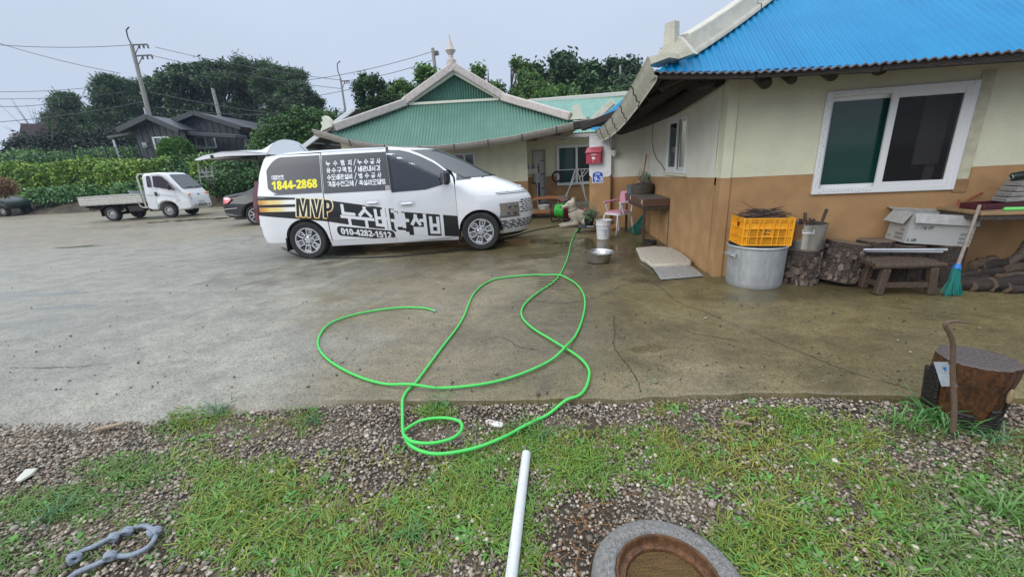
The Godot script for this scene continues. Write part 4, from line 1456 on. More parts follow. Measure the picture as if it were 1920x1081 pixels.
func small_window(H: Node3D, o: Vector3, d: Vector3, s0: float, y0: float, s1: float, y1: float, mullion := true) -> void:
	var n := Vector3(-d.z, 0, d.x)
	var W := Node3D.new()
	W.name = "window"
	H.add_child(W, true)
	var fr := MB.new()
	frame_bars(fr, o, d, UP, n, s0, y0, s1, y1, 0.13, 0.10, 0.09)
	if mullion: fr.box(o + d * ((s0 + s1) * 0.5) + V(0, (y0 + y1) * 0.5, 0) + n * 0.04, Vector3(0.08, y1 - y0 - 0.2, 0.08), Basis(d, UP, n))
	part("frame", fr, white_frame(), W)
	part("pane", pane(o + n * 0.02, d, UP, s0 + 0.09, y0 + 0.09, s1 - 0.09, y1 - 0.09), plain("far_glass", lin(0.16, 0.19, 0.20), 0.08), W)
func build_dark_house() -> void:
	var H := thing("dark_clad_house", "dark grey metal-clad house with twin gables beyond the hedge", "house")
	var clad := mottled("charcoal_cladding", lin(0.040, 0.044, 0.052), lin(0.055, 0.060, 0.070), 0.3, 0.55, 0.0, ONE, 81)
	var trim := plain("charcoal_trim", lin(0.038, 0.042, 0.050), 0.45)
	var roofm := plain("charcoal_roof", lin(0.05, 0.055, 0.064), 0.4)
	var z1 := -38.0
	var bl := Z(262, 296, z1)
	var br := Z(351, 290, z1)
	var y0 := minf(bl.y, br.y) - 1.2
	var L := br.x - bl.x
	var ap := Z(287, 220, z1)
	var el := Z(246, 246, z1)
	var er := Z(346, 246, z1)
	bl.x = Z(256, 260, z1).x
	L = Z(349, 260, z1).x - bl.x
	gable_house_wall(H, [V(bl.x, y0, z1), Vector3.RIGHT, L, el.y - y0 + 0.1, ap.x - bl.x, ap.y - y0 - 0.1, er.y - y0], 0.55, clad)
	var re := Z(232, 246, z1)
	for s in [[re, ap], [ap, Z(347, 246, z1)]]:
		var rf := MB.new()
		var a: Vector3 = s[0]
		var b: Vector3 = s[1]
		var back := V(0, 0, -9)
		rf.quad(a + V(0, 0.12, 0.7), b + V(0, 0.12, 0.7), b + V(0, 0.12, 0) + back, a + V(0, 0.12, 0) + back)
		rf.quad(b + V(0, -0.02, 0.7), a + V(0, -0.02, 0.7), a + V(0, -0.02, 0) + back, b + V(0, -0.02, 0) + back)
		part("roof_slope", rf, roofm, H)
		var bg := MB.new()
		bar(bg, a + V(0, 0.0, 0.72), b + V(0, 0.0, 0.72), 0.10, 0.42)
		part("barge_board", bg, trim, H)
	var z2 := -40.5
	var L2x := Z(345, 260, z2).x
	var R2x := Z(452, 262, z2).x
	var a2 := Z(373, 213, z2)
	var e2r := Z(455, 240, z2)
	var e2l := Z(338, 229, z2)
	gable_house_wall(H, [V(L2x, y0, z2), Vector3.RIGHT, R2x - L2x, e2l.y - y0, a2.x - L2x, a2.y - y0 - 0.15, e2r.y - y0], 0.6, clad)
	for s in [[e2l + V(-0.6, -0.1, 0), a2], [a2, e2r + V(0.25, -0.05, 0)]]:
		var rf := MB.new()
		var a: Vector3 = s[0]
		var b: Vector3 = s[1]
		rf.quad(a + V(0, 0.12, 0.7), b + V(0, 0.12, 0.7), b + V(0, 0.12, -12), a + V(0, 0.12, -12))
		rf.quad(b + V(0, -0.02, 0.7), a + V(0, -0.02, 0.7), a + V(0, -0.02, -12), b + V(0, -0.02, -12))
		part("roof_slope", rf, roofm, H)
		var bg := MB.new()
		bar(bg, a + V(0, 0, 0.72), b + V(0, 0, 0.72), 0.10, 0.40)
		part("barge_board", bg, trim, H)
	var fa := MB.new()
	bar(fa, Z(342, 250, -39.0), Z(453, 257, -39.0), 1.6, 0.34)
	part("canopy_fascia", fa, trim, H)
	var sd := (Z(502, 262, -52.0) - Z(453, 262, z2))
	sd.y = 0
	gable_house_wall(H, [V(R2x, y0, z2), sd.normalized(), 9.0, e2r.y - y0 - 0.1, 4.5, e2r.y - y0 - 0.1, e2r.y - y0 - 0.1], 0.9, clad)
	small_window(H, V(bl.x, 0, z1 + 0.0), Vector3.RIGHT, Z(286, 260, z1).x - bl.x, Z(288, 285, z1).y, Z(318, 260, z1).x - bl.x, Z(318, 255, z1).y)
	small_window(H, V(L2x, 0, z2), Vector3.RIGHT, Z(366, 265, z2).x - L2x, Z(380, 279, z2).y, Z(405, 265, z2).x - L2x, Z(385, 255, z2).y)
	small_window(H, V(R2x, 0, z2), sd.normalized(), 0.9, Z(462, 274, z2 - 2).y, 2.9, Z(462, 261, z2 - 2).y)
	var mt := MB.new()
	mt.box(Z(273, 272, z1) + V(0, 0, 0.1), V(0.42, 0.45, 0.15), BI, 0.03)
	part("meter_box", mt, plain("meter_box", lin(0.35, 0.36, 0.36), 0.5), H)
	var P := MB.new()
	var p0 := Z(201, 258, z1 + 0.5)
	var p1 := Z(262, 248, z1 - 1.0)
	P.quad(p0, p1, p1 + V(0, 0.2, -3), p0 + V(0, 0.2, -3))
	P.quad(p1 + V(0, 0.08, 0), p0 + V(0, 0.08, 0), p0 + V(0, 0.28, -3), p1 + V(0, 0.28, -3))
	bar(P, p0 + V(0, 0.03, 0.04), p1 + V(0, 0.03, 0.04), 0.06, 0.16)
	part("porch_roof", P, plain("porch_sheet", lin(0.22, 0.22, 0.22), 0.6), H)
	var pp := MB.new()
	var pt := Z(212, 262, z1 + 0.5)
	pp.tube([V(pt.x, terrain(pt.x, z1) - 0.3, z1 + 0.5), pt], 0.09, 8)
	part("porch_post", pp, plain("post_white", lin(0.6, 0.62, 0.64), 0.4), H)
	var fl := MB.new()
	fl.tube([Z(276, 222, -42.0), Z(271, 202, -42.0)], 0.13, 8)
	part("flue_pipe", fl, plain("flue", lin(0.4, 0.41, 0.43), 0.4, 0.5), H)
# ---------------------------------------------------------------- what shows at the far left
func build_far_left() -> void:
	var H := thing("distant_brown_house", "distant dark brown roofed house half hidden by scrub", "house")
	var zz := -62.0
	var a := Z(20, 262, zz)
	var b := Z(38, 231, zz)
	var c := Z(82, 232, zz)
	var d := Z(92, 258, zz)
	var r := MB.new()
	r.quad(Z(14, 262, zz + 2), Z(60, 262, zz + 2), Z(50, 248, zz - 2), Z(22, 249, zz - 2))
	r.quad(Z(34, 256, zz), d, c, b)
	part("roof", r, plain("brown_roof", lin(0.05, 0.032, 0.032), 0.7), H)
	var w := MB.new()
	w.box(V((a.x + d.x) * 0.5, a.y - 2.0, zz - 2.5), V(d.x - a.x - 0.6, 4.2, 4.0))
	part("wall", w, plain("pale_wall", lin(0.42, 0.40, 0.38), 0.8), H)
	var g := MB.new()
	g.prism(PackedVector2Array([Vector2(a.x + 0.3, a.y - 0.2), Vector2(Z(34, 262, zz).x, a.y - 0.2), Vector2(Z(24, 250, zz).x, Z(24, 251, zz).y)]), zz + 0.2, zz + 0.6)
	part("gable", g, plain("pale_gable", lin(0.5, 0.48, 0.46), 0.8), H)
	var F := thing("metal_railing", "dark green metal railing along the rise behind the hedge", "fence")
	var fm := plain("railing_green", lin(0.02, 0.05, 0.035), 0.5)
	var pts := []
	for q in [[-30, 322, -33.0], [30, 312, -33.5], [78, 305, -34.5], [140, 296, -35.0], [200, 292, -35.5], [262, 288, -36.5], [330, 284, -36.0], [408, 290, -36.0]]:
		pts.append(Z(q[0], q[1], q[2]))
	for i in pts.size() - 1:
		var p: Vector3 = pts[i]
		var q: Vector3 = pts[i + 1]
		var cnt := maxi(1, int(p.distance_to(q) / 2.2))
		for k in cnt:
			var s := p.lerp(q, float(k) / cnt)
			var e := p.lerp(q, (k + 1.0) / cnt)
			var po := MB.new()
			po.box(s + V(0, 0.0, 0), V(0.12, 1.5, 0.12))
			part("post", po, fm, F)
			var pl := MB.new()
			bar(pl, s + V(0, 0.6, 0), e + V(0, 0.6, 0), 0.05, 0.05)
			bar(pl, s + V(0, -0.45, 0), e + V(0, -0.45, 0), 0.05, 0.05)
			for b2 in 9:
				var m := s.lerp(e, (b2 + 1.0) / 10.0)
				pl.box(m + V(0, 0.08, 0), V(0.035, 1.1, 0.035))
			part("bar_panel", pl, fm, F)
# ---------------------------------------------------------------- the signwritten van. Local axes: x forward from the rear axle, y up, z out of its right side
func v_xf(y: float) -> float:
	return curve_at(vl([0.20, 4.12, 0.30, 4.20, 0.42, 4.255, 0.70, 4.29, 0.90, 4.255, 1.02, 4.17, 1.12, 4.02, 1.20, 3.84, 1.28, 3.62, 1.36, 3.46, 1.50, 3.20, 1.65, 2.93, 1.80, 2.62, 1.90, 2.36]), y)
func v_w(y: float) -> float:
	return curve_at(vl([0.2, 0.90, 0.32, 0.945, 0.5, 0.972, 0.8, 0.985, 1.08, 0.978, 1.2, 0.965, 1.5, 0.895, 1.75, 0.835, 1.86, 0.80, 1.92, 0.765]), y)
func v_side(x: float, y: float) -> float:
	var f := clampf((v_xf(y) - x) / lerpf(0.98, 0.80, smoothstep(1.1, 1.4, y)), 0.0, 1.0)
	var r := 1.0
	if x < -0.55: r = 1.0 - 0.06 * pow((-0.55 - x) / 0.35, 2.0)
	return v_w(y) * pow(f, 1.0 / 2.7) * r
func v_pt(p: Vector2, off := 0.0) -> Vector3:
	return Vector3(p.x, p.y, v_side(p.x, p.y) + off)
func van_uv(p: Vector2) -> Vector2:
	return Vector2((p.x + 1.0) / 4.2, 1.0 - p.y / 2.0)
func side_patch(x0: float, x1: float, lo: Callable, hi: Callable, nx: int, ny: int, off := 0.0, mirror := false) -> MB:
	var rows := []
	var uvs := []
	for j in ny + 1:
		var row := PackedVector3Array()
		var uv := PackedVector2Array()
		for i in nx + 1:
			var x := lerpf(x0, x1, float(i) / nx)
			var y: float = lerpf(lo.call(x), hi.call(x), float(j) / ny)
			var p := v_pt(Vector2(x, y), off)
			if mirror: p.z = -p.z
			row.append(p)
			uv.append(van_uv(Vector2(x, y)))
		if mirror:
			row.reverse()
			uv.reverse()
		rows.append(row)
		uvs.append(uv)
	var mb := MB.new()
	mb.grid(rows, false, uvs)
	return mb
func join(a: MB, b: MB) -> void:
	var k := a.v.size()
	a.v.append_array(b.v)
	a.n.append_array(b.n)
	a.t.append_array(b.t)
	a.c.append_array(b.c)
	for i in b.ix: a.ix.append(i + k)
func van_print() -> StandardMaterial3D:
	var cv := Canvas.new(2048, 976, lin(0.80, 0.81, 0.83))
	var k := 2048.0 / 4.2
	cv.at = Transform2D(Vector2(k, 0), Vector2(0, -k), Vector2(k, 976.0))
	var ink := lin(0.012, 0.012, 0.014)
	var white := lin(0.80, 0.81, 0.84)
	cv.poly(pv([-1.0, 1.235, 0.3, 1.115, 1.76, 0.845, 2.95, 0.655, 2.95, 0.27, 1.70, 0.435, 0.4, 0.70, -1.0, 0.885]), ink)
	for b in [[1.135, 1.055], [1.005, 0.925]]:
		for i in 40:
			var f := i / 40.0
			var c := lin(0.62, 0.28, 0.05).lerp(lin(0.92, 0.70, 0.25), smoothstep(0.0, 0.35, f)).lerp(lin(0.95, 0.95, 0.92), smoothstep(0.4, 0.8, f))
			var x0 := -0.80 + 0.75 * f
			cv.poly(PackedVector2Array([Vector2(x0, b[0] - 0.02 * f), Vector2(x0 + 0.021, b[0] - 0.02 * f), Vector2(x0 + 0.021, b[1] - 0.02 * f), Vector2(x0, b[1] - 0.02 * f)]), c)
	var slope := -0.155
	var place := func(x: float, y: float, sl: float, lean := 0.0) -> void:
		cv.at = Transform2D(Vector2(k, 0), Vector2(0, -k), Vector2(k, 976.0)) * Transform2D(Vector2(1, sl), Vector2(lean, -1), Vector2(x, y))
	place.call(-0.11, 0.815, -0.10, -0.16)
	for i in 18:
		var o := Vector2.from_angle(TAU * i / 18) * 0.018
		latin(cv, "MVP", Vector2(0, 0) + o, 0.325, lin(0.90, 0.52, 0.10) if o.y > 0.004 else lin(0.95, 0.86, 0.55), 0.74, 0.004)
	latin(cv, "MVP", Vector2(0, 0), 0.325, ink, 0.74, 0.002)
	place.call(0.73, 0.985, slope)
	hangul(cv, "누수배관", Vector2(0, 0), Vector2(0.255, 0.345), 0.052, 0.056, white)
	place.call(1.70, 0.80, -0.125)
	hangul(cv, "관설비", Vector2(0.0, 0), Vector2(0.262, 0.345), 0.066, 0.057, white)
	place.call(0.60, 0.605, slope * 0.9)
	cv.poly(round_rect(-0.03, -0.015, 1.075, 0.205, 0.08, 5), white)
	cv.poly(round_rect(-0.012, 0.003, 1.057, 0.187, 0.07, 5), ink)
	latin(cv, "010-4282-1512", Vector2(0.06, 0.155), 0.118, white, 0.885, 0.004)
	var m := printed("van_vinyl", cv, 0.3)
	m.clearcoat_enabled = true
	m.clearcoat = 0.6
	m.clearcoat_roughness = 0.07
	return m
func van_window_print() -> StandardMaterial3D:
	var cv := Canvas.new(2048, 976, lin(0.075, 0.079, 0.088))
	var k := 2048.0 / 4.2
	var white := lin(0.80, 0.81, 0.84)
	var place := func(x: float, y: float, sl: float) -> void:
		cv.at = Transform2D(Vector2(k, 0), Vector2(0, -k), Vector2(k, 976.0)) * Transform2D(Vector2(1, sl), Vector2(0, -1), Vector2(x, y))
	place.call(-0.47, 1.555, 0.0)
	hangul(cv, "대표번호", Vector2(0, 0), Vector2(0.05, 0.065), 0.008, 0.0105, white)
	latin(cv, "1844-2868", Vector2(-0.01, 0.245), 0.148, lin(0.90, 0.80, 0.02), 0.90, 0.005)
	var y := 1.755
	for row in [["누 수 탐 지/누 수 공 사", 0.055, 0.5], ["하 수 구 막 힘/배관내시경", 0.040, 0.36], ["수도배관설비 /방 수 공 사", 0.0, 0.32], ["각종수전교체 /욕실리모델링", 0.0, 0.32]]:
		place.call(0.55, y, -0.005)
		var parts: PackedStringArray = row[0].split("/")
		hangul(cv, parts[0], Vector2(0, 0), Vector2(0.068, 0.084), 0.012, 0.0135, white, {"누 수 탐 지": 0.80, "하 수 구 막 힘": 0.27}.get(parts[0], 0.2))
		cv.stroke([Vector2(0.505, 0.09), Vector2(0.54, -0.01)], 0.013, white)
		hangul(cv, parts[1], Vector2(0.58, 0), Vector2(0.070, 0.084), 0.012, 0.0135, white, 0.46)
		y -= 0.120
	place.call(1.60, 1.28, 0.0)
	cv.poly(rect(0, 0, 0.085, 0.085), lin(0.42, 0.38, 0.40))
	return printed("van_window_vinyl", cv, 0.25)
func wheel(parent: Node3D, at: Vector3, r: float, rim_r: float, w: float, style: String, sgn := 1.0) -> Node3D:
	var N := Node3D.new()
	N.name = "wheel"
	parent.add_child(N, true)
	N.position = at
	if sgn < 0: N.rotation.y = PI
	var ax := Transform3D(Basis(Vector3.RIGHT, PI / 2), Vector3.ZERO)
	var ty := MB.new()
	ty.lathe(vl([rim_r - 0.01, -w * 0.5, rim_r + 0.02, -w * 0.5, r - 0.03, -w * 0.52, r - 0.008, -w * 0.44, r, -w * 0.30, r, w * 0.30, r - 0.008, w * 0.44, r - 0.03, w * 0.52, rim_r + 0.03, w * 0.50, rim_r + 0.006, w * 0.47, rim_r - 0.01, w * 0.40]), 40, ax)
	part("tyre", ty, rubber(), N)
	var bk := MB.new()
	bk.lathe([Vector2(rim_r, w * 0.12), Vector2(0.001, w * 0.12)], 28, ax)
	part("wheel_shade_plate", bk, plain("wheel_shade_grey", lin(0.10, 0.10, 0.105), 0.5, 0.4), N)  # added plate, its dark tone paints the shade between the spokes
	var rm := MB.new()
	var f := w * 0.42
	if style == "steel":
		rm.lathe(vl([rim_r + 0.004, w * 0.46, rim_r - 0.018, w * 0.47, rim_r - 0.03, w * 0.30, rim_r * 0.72, w * 0.18, rim_r * 0.55, w * 0.32, rim_r * 0.30, w * 0.34, rim_r * 0.26, w * 0.42, 0.001, w * 0.42]), 30, ax)
		for i in 8:
			var a := TAU * i / 8
			var hole := MB.new()
			hole.lathe([Vector2(0.022, 0.0), Vector2(0.001, 0.001)], 8, Transform3D(ax.basis, V(cos(a) * rim_r * 0.78, sin(a) * rim_r * 0.78, w * 0.26)))
			part("vent_hole", hole, plain("wheel_dark", lin(0.018, 0.018, 0.02), 0.6), N)
	else:
		rm.lathe(vl([rim_r + 0.006, w * 0.45, rim_r + 0.004, w * 0.49, rim_r - 0.016, w * 0.49, rim_r - 0.024, w * 0.36, rim_r - 0.03, w * 0.12]), 40, ax)
		rm.lathe(vl([0.085, w * 0.20, 0.08, f - 0.012, 0.055, f - 0.004, 0.05, f + 0.006, 0.001, f + 0.008]), 24, ax)
		var cnt := 6 if style == "block" else 9
		for i in cnt:
			var a := TAU * i / cnt + 0.3
			var old := rm.xf
			rm.xf = Transform3D(Basis(Vector3.BACK, a), Vector3.ZERO)
			if style == "block":
				var r0 := 0.088
				var r1 := rim_r - 0.022
				var h0 := 0.036
				var h1 := 0.052
				for s in [-1, 1]:
					rm.box(V((r0 + r1) * 0.5, s * (h0 + h1) * 0.5, f - 0.012), V(r1 - r0, 0.026, 0.03), Basis(Vector3.BACK, s * 0.13), 0.006)
				rm.box(V(r1 - 0.014, 0, f - 0.010), V(0.03, h1 * 2 + 0.02, 0.03), BI, 0.006)
				rm.box(V(r0 + 0.012, 0, f - 0.012), V(0.03, h0 * 2, 0.03), BI, 0.006)
				rm.box(V((r0 + r1) * 0.5 + 0.004, 0, f - 0.028), V(0.05, 0.026, 0.02), BI, 0.004)
			else:
				rm.box(V(rim_r * 0.55, 0, f - 0.015), V(rim_r * 0.88, 0.034, 0.03), BI, 0.006)
			rm.xf = old
		for i in 6:
			var a := TAU * i / 6 + 0.05
			var nut := MB.new()
			nut.lathe(vl([0.012, f - 0.006, 0.010, f + 0.006, 0.001, f + 0.006]), 6, Transform3D(ax.basis, V(cos(a) * 0.066, sin(a) * 0.066, 0)))
			part("wheel_nut", nut, plain("wheel_dark", lin(0.018, 0.018, 0.02), 0.6), N)
	part("rim", rm, silver() if style != "steel" else mottled("steel_rim", lin(0.34, 0.33, 0.32), lin(0.46, 0.45, 0.44), 3.0, 0.5, 0.0, ONE, 91, 0.02, 4, 0.3), N)
	return N
func arch(x: float, xw: float, r: float) -> float:
	return 0.355 + sqrt(maxf(0.0, r * r - (x - xw) * (x - xw)))
func build_van() -> void:
	var T := thing("signwritten_van", "white passenger van with black lettered band, dark side windows and raised tailgate", "van", V(-3.764, 0, -8.506), -deg_to_rad(1.6))
	var white := paint("van_white", lin(0.80, 0.81, 0.83))
	var vinyl := van_print()
	var dark := plain("van_trim", lin(0.16, 0.16, 0.165), 0.8)
	var AR := 0.405
	var XF := 3.273
	var sill := func(x: float) -> float: return 0.30 if x > 0 else lerpf(0.30, 0.36, clampf(-x / 0.8, 0, 1))
	var roofl := func(x: float) -> float: return curve_at(vl([-0.95, 1.86, -0.6, 1.90, 0.5, 1.92, 1.7, 1.92, 2.1, 1.90, 2.36, 1.86]), x)
	var q := MB.new()
	var rear := func(y: float) -> float: return curve_at(vl([0.3, -0.80, 0.5, -0.86, 0.75, -0.86, 1.2, -0.80, 1.6, -0.70, 1.84, -0.60, 1.92, -0.52]), y)
	var rows := []
	var uvs := []
	for j in 22:
		var y := lerpf(0.80, 1.90, j / 21.0)
		var row := PackedVector3Array()
		var uv := PackedVector2Array()
		for i in 13:
			var x := lerpf(rear.call(y), 0.445, i / 12.0)
			row.append(v_pt(Vector2(x, y)))
			uv.append(van_uv(Vector2(x, y)))
		rows.append(row)
		uvs.append(uv)
	q.grid(rows, false, uvs)
	rows = []
	uvs = []
	for j in 10:
		var y := lerpf(0.34, 0.80, j / 9.0)
		var row := PackedVector3Array()
		var uv := PackedVector2Array()
		for i in 9:
			var x := lerpf(rear.call(y), -AR, i / 8.0)
			row.append(v_pt(Vector2(x, y)))
			uv.append(van_uv(Vector2(x, y)))
		rows.append(row)
		uvs.append(uv)
	q.grid(rows, false, uvs)
	join(q, side_patch(-AR, AR, func(x): return arch(x, 0, AR), func(_x): return 0.80, 36, 6))
	join(q, side_patch(AR, 0.445, func(_x): return 0.30, func(_x): return 0.80, 1, 6))
	part("rear_quarter", q, vinyl, T)
	var sd := side_patch(0.460, 1.740, func(_x): return 0.33, roofl, 26, 26)
	var SD := part("sliding_door", sd, vinyl, T)
	var sk := side_patch(0.42, 2.87, func(_x): return 0.22, func(_x): return 0.325, 20, 2)
	part("sill", sk, white, T)
	var fw := MB.new()
	join(fw, side_patch(2.868, XF + AR, func(x): return maxf(0.30, arch(x, XF, AR)) if x > XF - AR else 0.30, func(_x): return 1.0, 40, 8))
	join(fw, side_patch(XF + AR, 3.80, func(_x): return 0.26, func(_x): return 1.0, 4, 12))
	var xs := func(y: float) -> float: return minf(3.80, v_xf(y) - 0.30)
	var door_x := func(y: float) -> float: return curve_at(vl([0.2, 2.868, 1.34, 2.868, 1.50, 2.77, 1.68, 2.55, 1.80, 2.32, 1.88, 2.05, 1.92, 1.76]), y)
	rows = []
	for j in 24:
		var y := lerpf(1.0, 1.90, j / 23.0)
		var row := PackedVector3Array()
		for i in 11:
			row.append(v_pt(Vector2(lerpf(door_x.call(y), xs.call(y), i / 10.0), y)))
		rows.append(row)
	fw.grid(rows)
	part("front_wing", fw, white, T)
	var nose := MB.new()
	rows = []
	for j in 44:
		var y := lerpf(0.26, 1.90, j / 43.0)
		var row := PackedVector3Array()
		var z1 := v_side(xs.call(y), y)
		for i in 33:
			var f := lerpf(1.0, -1.0, i / 32.0)
			var z := z1 * f
			var D := lerpf(0.98, 0.80, smoothstep(1.1, 1.4, y))
			row.append(V(v_xf(y) - D * pow(absf(z) / v_w(y), 2.7), y, z))
		rows.append(row)
	nose.grid(rows)
	part("nose", nose, white, T)
	var far := MB.new()
	join(far, side_patch(-0.80, -AR, func(_x): return 0.34, roofl, 8, 16, 0.0, true))
	join(far, side_patch(-AR, AR, func(x): return arch(x, 0, AR), roofl, 24, 16, 0.0, true))
	join(far, side_patch(AR, 2.30, func(_x): return 0.30, roofl, 20, 16, 0.0, true))
	join(far, side_patch(2.30, XF - AR, func(_x): return 0.30, func(_x): return 1.5, 6, 10, 0.0, true))
	join(far, side_patch(XF - AR, XF + AR, func(x): return arch(x, XF, AR), func(_x): return 1.0, 24, 8, 0.0, true))
	join(far, side_patch(XF + AR, 3.80, func(_x): return 0.26, func(_x): return 1.0, 4, 8, 0.0, true))
	rows = []
	for j in 20:
		var y := lerpf(1.0, 1.90, j / 19.0)
		var row := PackedVector3Array()
		for i in 9:
			var p := v_pt(Vector2(lerpf(xs.call(y), 2.2, i / 8.0), y))
			p.z = -p.z
			row.append(p)
		rows.append(row)
	far.grid(rows)
	part("left_side", far, white, T)
	var rf := MB.new()
	rows = []
	for i in 41:
		var f := lerpf(-1.0, 1.0, i / 40.0)
		var row := PackedVector3Array()
		for j in 31:
			var t := j / 30.0
			var zc := v_w(1.90) * f
			var xe := v_xf(1.90) - 0.80 * pow(absf(f), 2.7)
			var x := lerpf(-0.56, maxf(xe, 1.57), t)
			var edge: float = roofl.call(x) if absf(f) > 0.98 else 1.90
			var crown := 0.085 * (1.0 - pow(absf(f), 3.0)) * (1.0 - pow(clampf((x - 0.6) / (maxf(xe, 1.57) - 0.6), 0, 1), 3.0))
			crown *= smoothstep(-0.75, -0.2, x)
			row.append(V(x, edge + crown, zc))
		rows.append(row)
	rf.grid(rows)
	part("roof_panel", rf, white, T)
	var li := MB.new()
	li.box(V(1.2, 0.36, 0), V(3.7, 0.06, 1.7))
	li.box(V(2.95, 0.8, 0), V(0.06, 0.9, 1.6))
	li.box(V(1.0, 1.1, -0.88), V(3.0, 1.5, 0.02))
	li.box(V(0.6, 1.15, 0.78), V(2.3, 1.3, 0.02))
	li.box(V(2.2, 0.75, 0.82), V(1.2, 0.7, 0.02))
	li.box(V(1.2, 0.85, 0.0), V(0.12, 1.0, 1.5))
	for xw in [0.0, XF]:
		for s in [-1.0, 1.0]:
			var ring := []
			for i in 15:
				var a := lerpf(-0.1, PI + 0.1, i / 14.0)
				ring.append(PackedVector3Array([V(xw + cos(a) * (AR + 0.01), 0.355 + sin(a) * (AR + 0.01), s * 0.955), V(xw + cos(a) * (AR + 0.01), 0.355 + sin(a) * (AR + 0.01), s * 0.55)]))
			li.grid(ring)
			li.box(V(xw, 0.55, s * 0.55), V(0.8, 0.5, 0.02))
	part("lining", li, dark, T)
	var seat := MB.new()
	seat.box(V(2.05, 0.75, 0.42), V(0.55, 0.18, 0.55), BI, 0.05)
	seat.box(V(1.80, 1.15, 0.42), V(0.18, 0.75, 0.55), Basis(Vector3.BACK, 0.18), 0.06)
	seat.box(V(1.72, 1.60, 0.42), V(0.12, 0.2, 0.3), Basis(Vector3.BACK, 0.18), 0.05)
	part("seat", seat, plain("seat_grey", lin(0.035, 0.035, 0.04), 0.8), T)
	var wv := van_window_print()
	var w1 := MB.new()
	join(w1, side_patch(-0.56, 0.432, func(x): return 1.235 + 0.10 * pow(clampf((-0.36 - x) / 0.2, 0, 1), 2.0), func(x): return 1.868 - 0.22 * pow(clampf((-0.25 - x) / 0.31, 0, 1), 2.2), 24, 12, 0.006))
	part("rear_window", w1, wv, T)
	var w2 := side_patch(0.47, 1.738, func(_x): return 1.195, func(_x): return 1.862, 20, 12, 0.006)
	part("door_window", w2, wv, SD)
	var rail := side_patch(-0.45, 0.44, func(_x): return 1.212, func(_x): return 1.232, 10, 1, 0.004)
	part("slide_rail", rail, dark, T)
	for hx in [[1.33, SD]]:
		door_handle(hx[1], V(hx[0], 0.985, v_side(hx[0], 0.985)))
	var FD := Node3D.new()
	FD.name = "front_door"
	T.add_child(FD)
	var hinge := V(2.862, 0, 0.975)
	FD.position = hinge
	FD.rotation.y = deg_to_rad(17.0)
	var door_hi := func(x: float) -> float: return curve_at(vl([1.752, 1.935, 1.95, 1.925, 2.15, 1.875, 2.35, 1.79, 2.58, 1.66, 2.78, 1.49, 2.86, 1.35]), x)
	var shift := func(m: MB) -> MB:
		for i in m.v.size(): m.v[i] -= hinge
		return m
	part("door_skin", shift.call(side_patch(1.752, 2.860, func(_x): return 0.285, door_hi, 26, 26)), vinyl, FD)
	var inn := MB.new()
	var e0 := PackedVector3Array()
	var e1 := PackedVector3Array()
	for j in 14:
		var y := lerpf(0.285, 1.935, j / 13.0)
		e0.append(v_pt(Vector2(1.752, y)) - hinge)
		e1.append(v_pt(Vector2(1.752, y), -0.075) - hinge + V(0.03, 0, 0))
	inn.grid([e1, e0])
	part("door_edge", inn, white, FD)
	var inside := side_patch(1.775, 2.855, func(_x): return 0.29, func(_x): return 1.15, 12, 8, -0.075)
	part("door_card", shift.call(inside), dark, FD)
	var bot := MB.new()
	var b0 := PackedVector3Array()
	var b1 := PackedVector3Array()
	for i in 12:
		var x := lerpf(1.752, 2.86, i / 11.0)
		b0.append(v_pt(Vector2(x, 0.285)) - hinge)
		b1.append(v_pt(Vector2(x, 0.29), -0.07) - hinge)
	bot.grid([b1, b0])
	part("door_edge", bot, white, FD)
	var dg := side_patch(1.772, 2.80, func(x): return curve_at(vl([1.77, 1.165, 2.34, 1.175, 2.62, 1.235, 2.80, 1.33]), x), func(x): return minf(door_hi.call(x) - 0.045, 1.885), 22, 12, 0.006)
	var smoked := plain("smoked_glass", lin(0.010, 0.014, 0.022), 0.04)
	smoked.metallic_specular = 0.7
	part("window", shift.call(dg), smoked, FD)
	var wb := side_patch(1.755, 1.80, func(_x): return 1.165, func(_x): return 1.93, 1, 10, 0.009)
	part("window_pillar", shift.call(wb), black_plastic(), FD)
	door_handle(FD, V(1.985, 0.955, v_side(1.985, 0.955)) - hinge)
	var ql := side_patch(2.885, 3.14, func(x): return 1.300 + 0.02 * (x - 2.88), func(x): return lerpf(1.50, 1.325, (x - 2.885) / 0.255), 8, 5, 0.006)
	part("quarter_light", ql, smoked, T)
	var mr := MB.new()
	mr.box(V(2.70, 1.36, 1.10) - hinge, V(0.13, 0.24, 0.20), yaw(12), 0.045)
	bar(mr, V(2.74, 1.27, 0.93) - hinge, V(2.71, 1.30, 1.08) - hinge, 0.06, 0.05)
	var MR := part("mirror", mr, black_plastic(), FD)
	var mg := MB.new()
	mg.box(V(2.632, 1.36, 1.10) - hinge, V(0.012, 0.19, 0.15), yaw(12), 0.003)
	part("mirror_glass", mg, plain("mirror_glass", lin(0.5, 0.52, 0.55), 0.05, 0.9), MR)
	var ws := MB.new()
	rows = []
	for j in 16:
		var y := lerpf(1.335, 1.87, j / 15.0)
		var row := PackedVector3Array()
		for i in 25:
			var z := v_w(y) * 0.84 * lerpf(1.0, -1.0, i / 24.0)
			row.append(V(v_xf(y) - 0.80 * pow(absf(z) / v_w(y), 2.7) + 0.012, y + 0.008, z))
		rows.append(row)
	ws.grid(rows)
	var wsm := plain("windscreen_glass", lin(0.022, 0.028, 0.028), 0.04)
	wsm.metallic_specular = 0.8
	part("windscreen", ws, wsm, T)
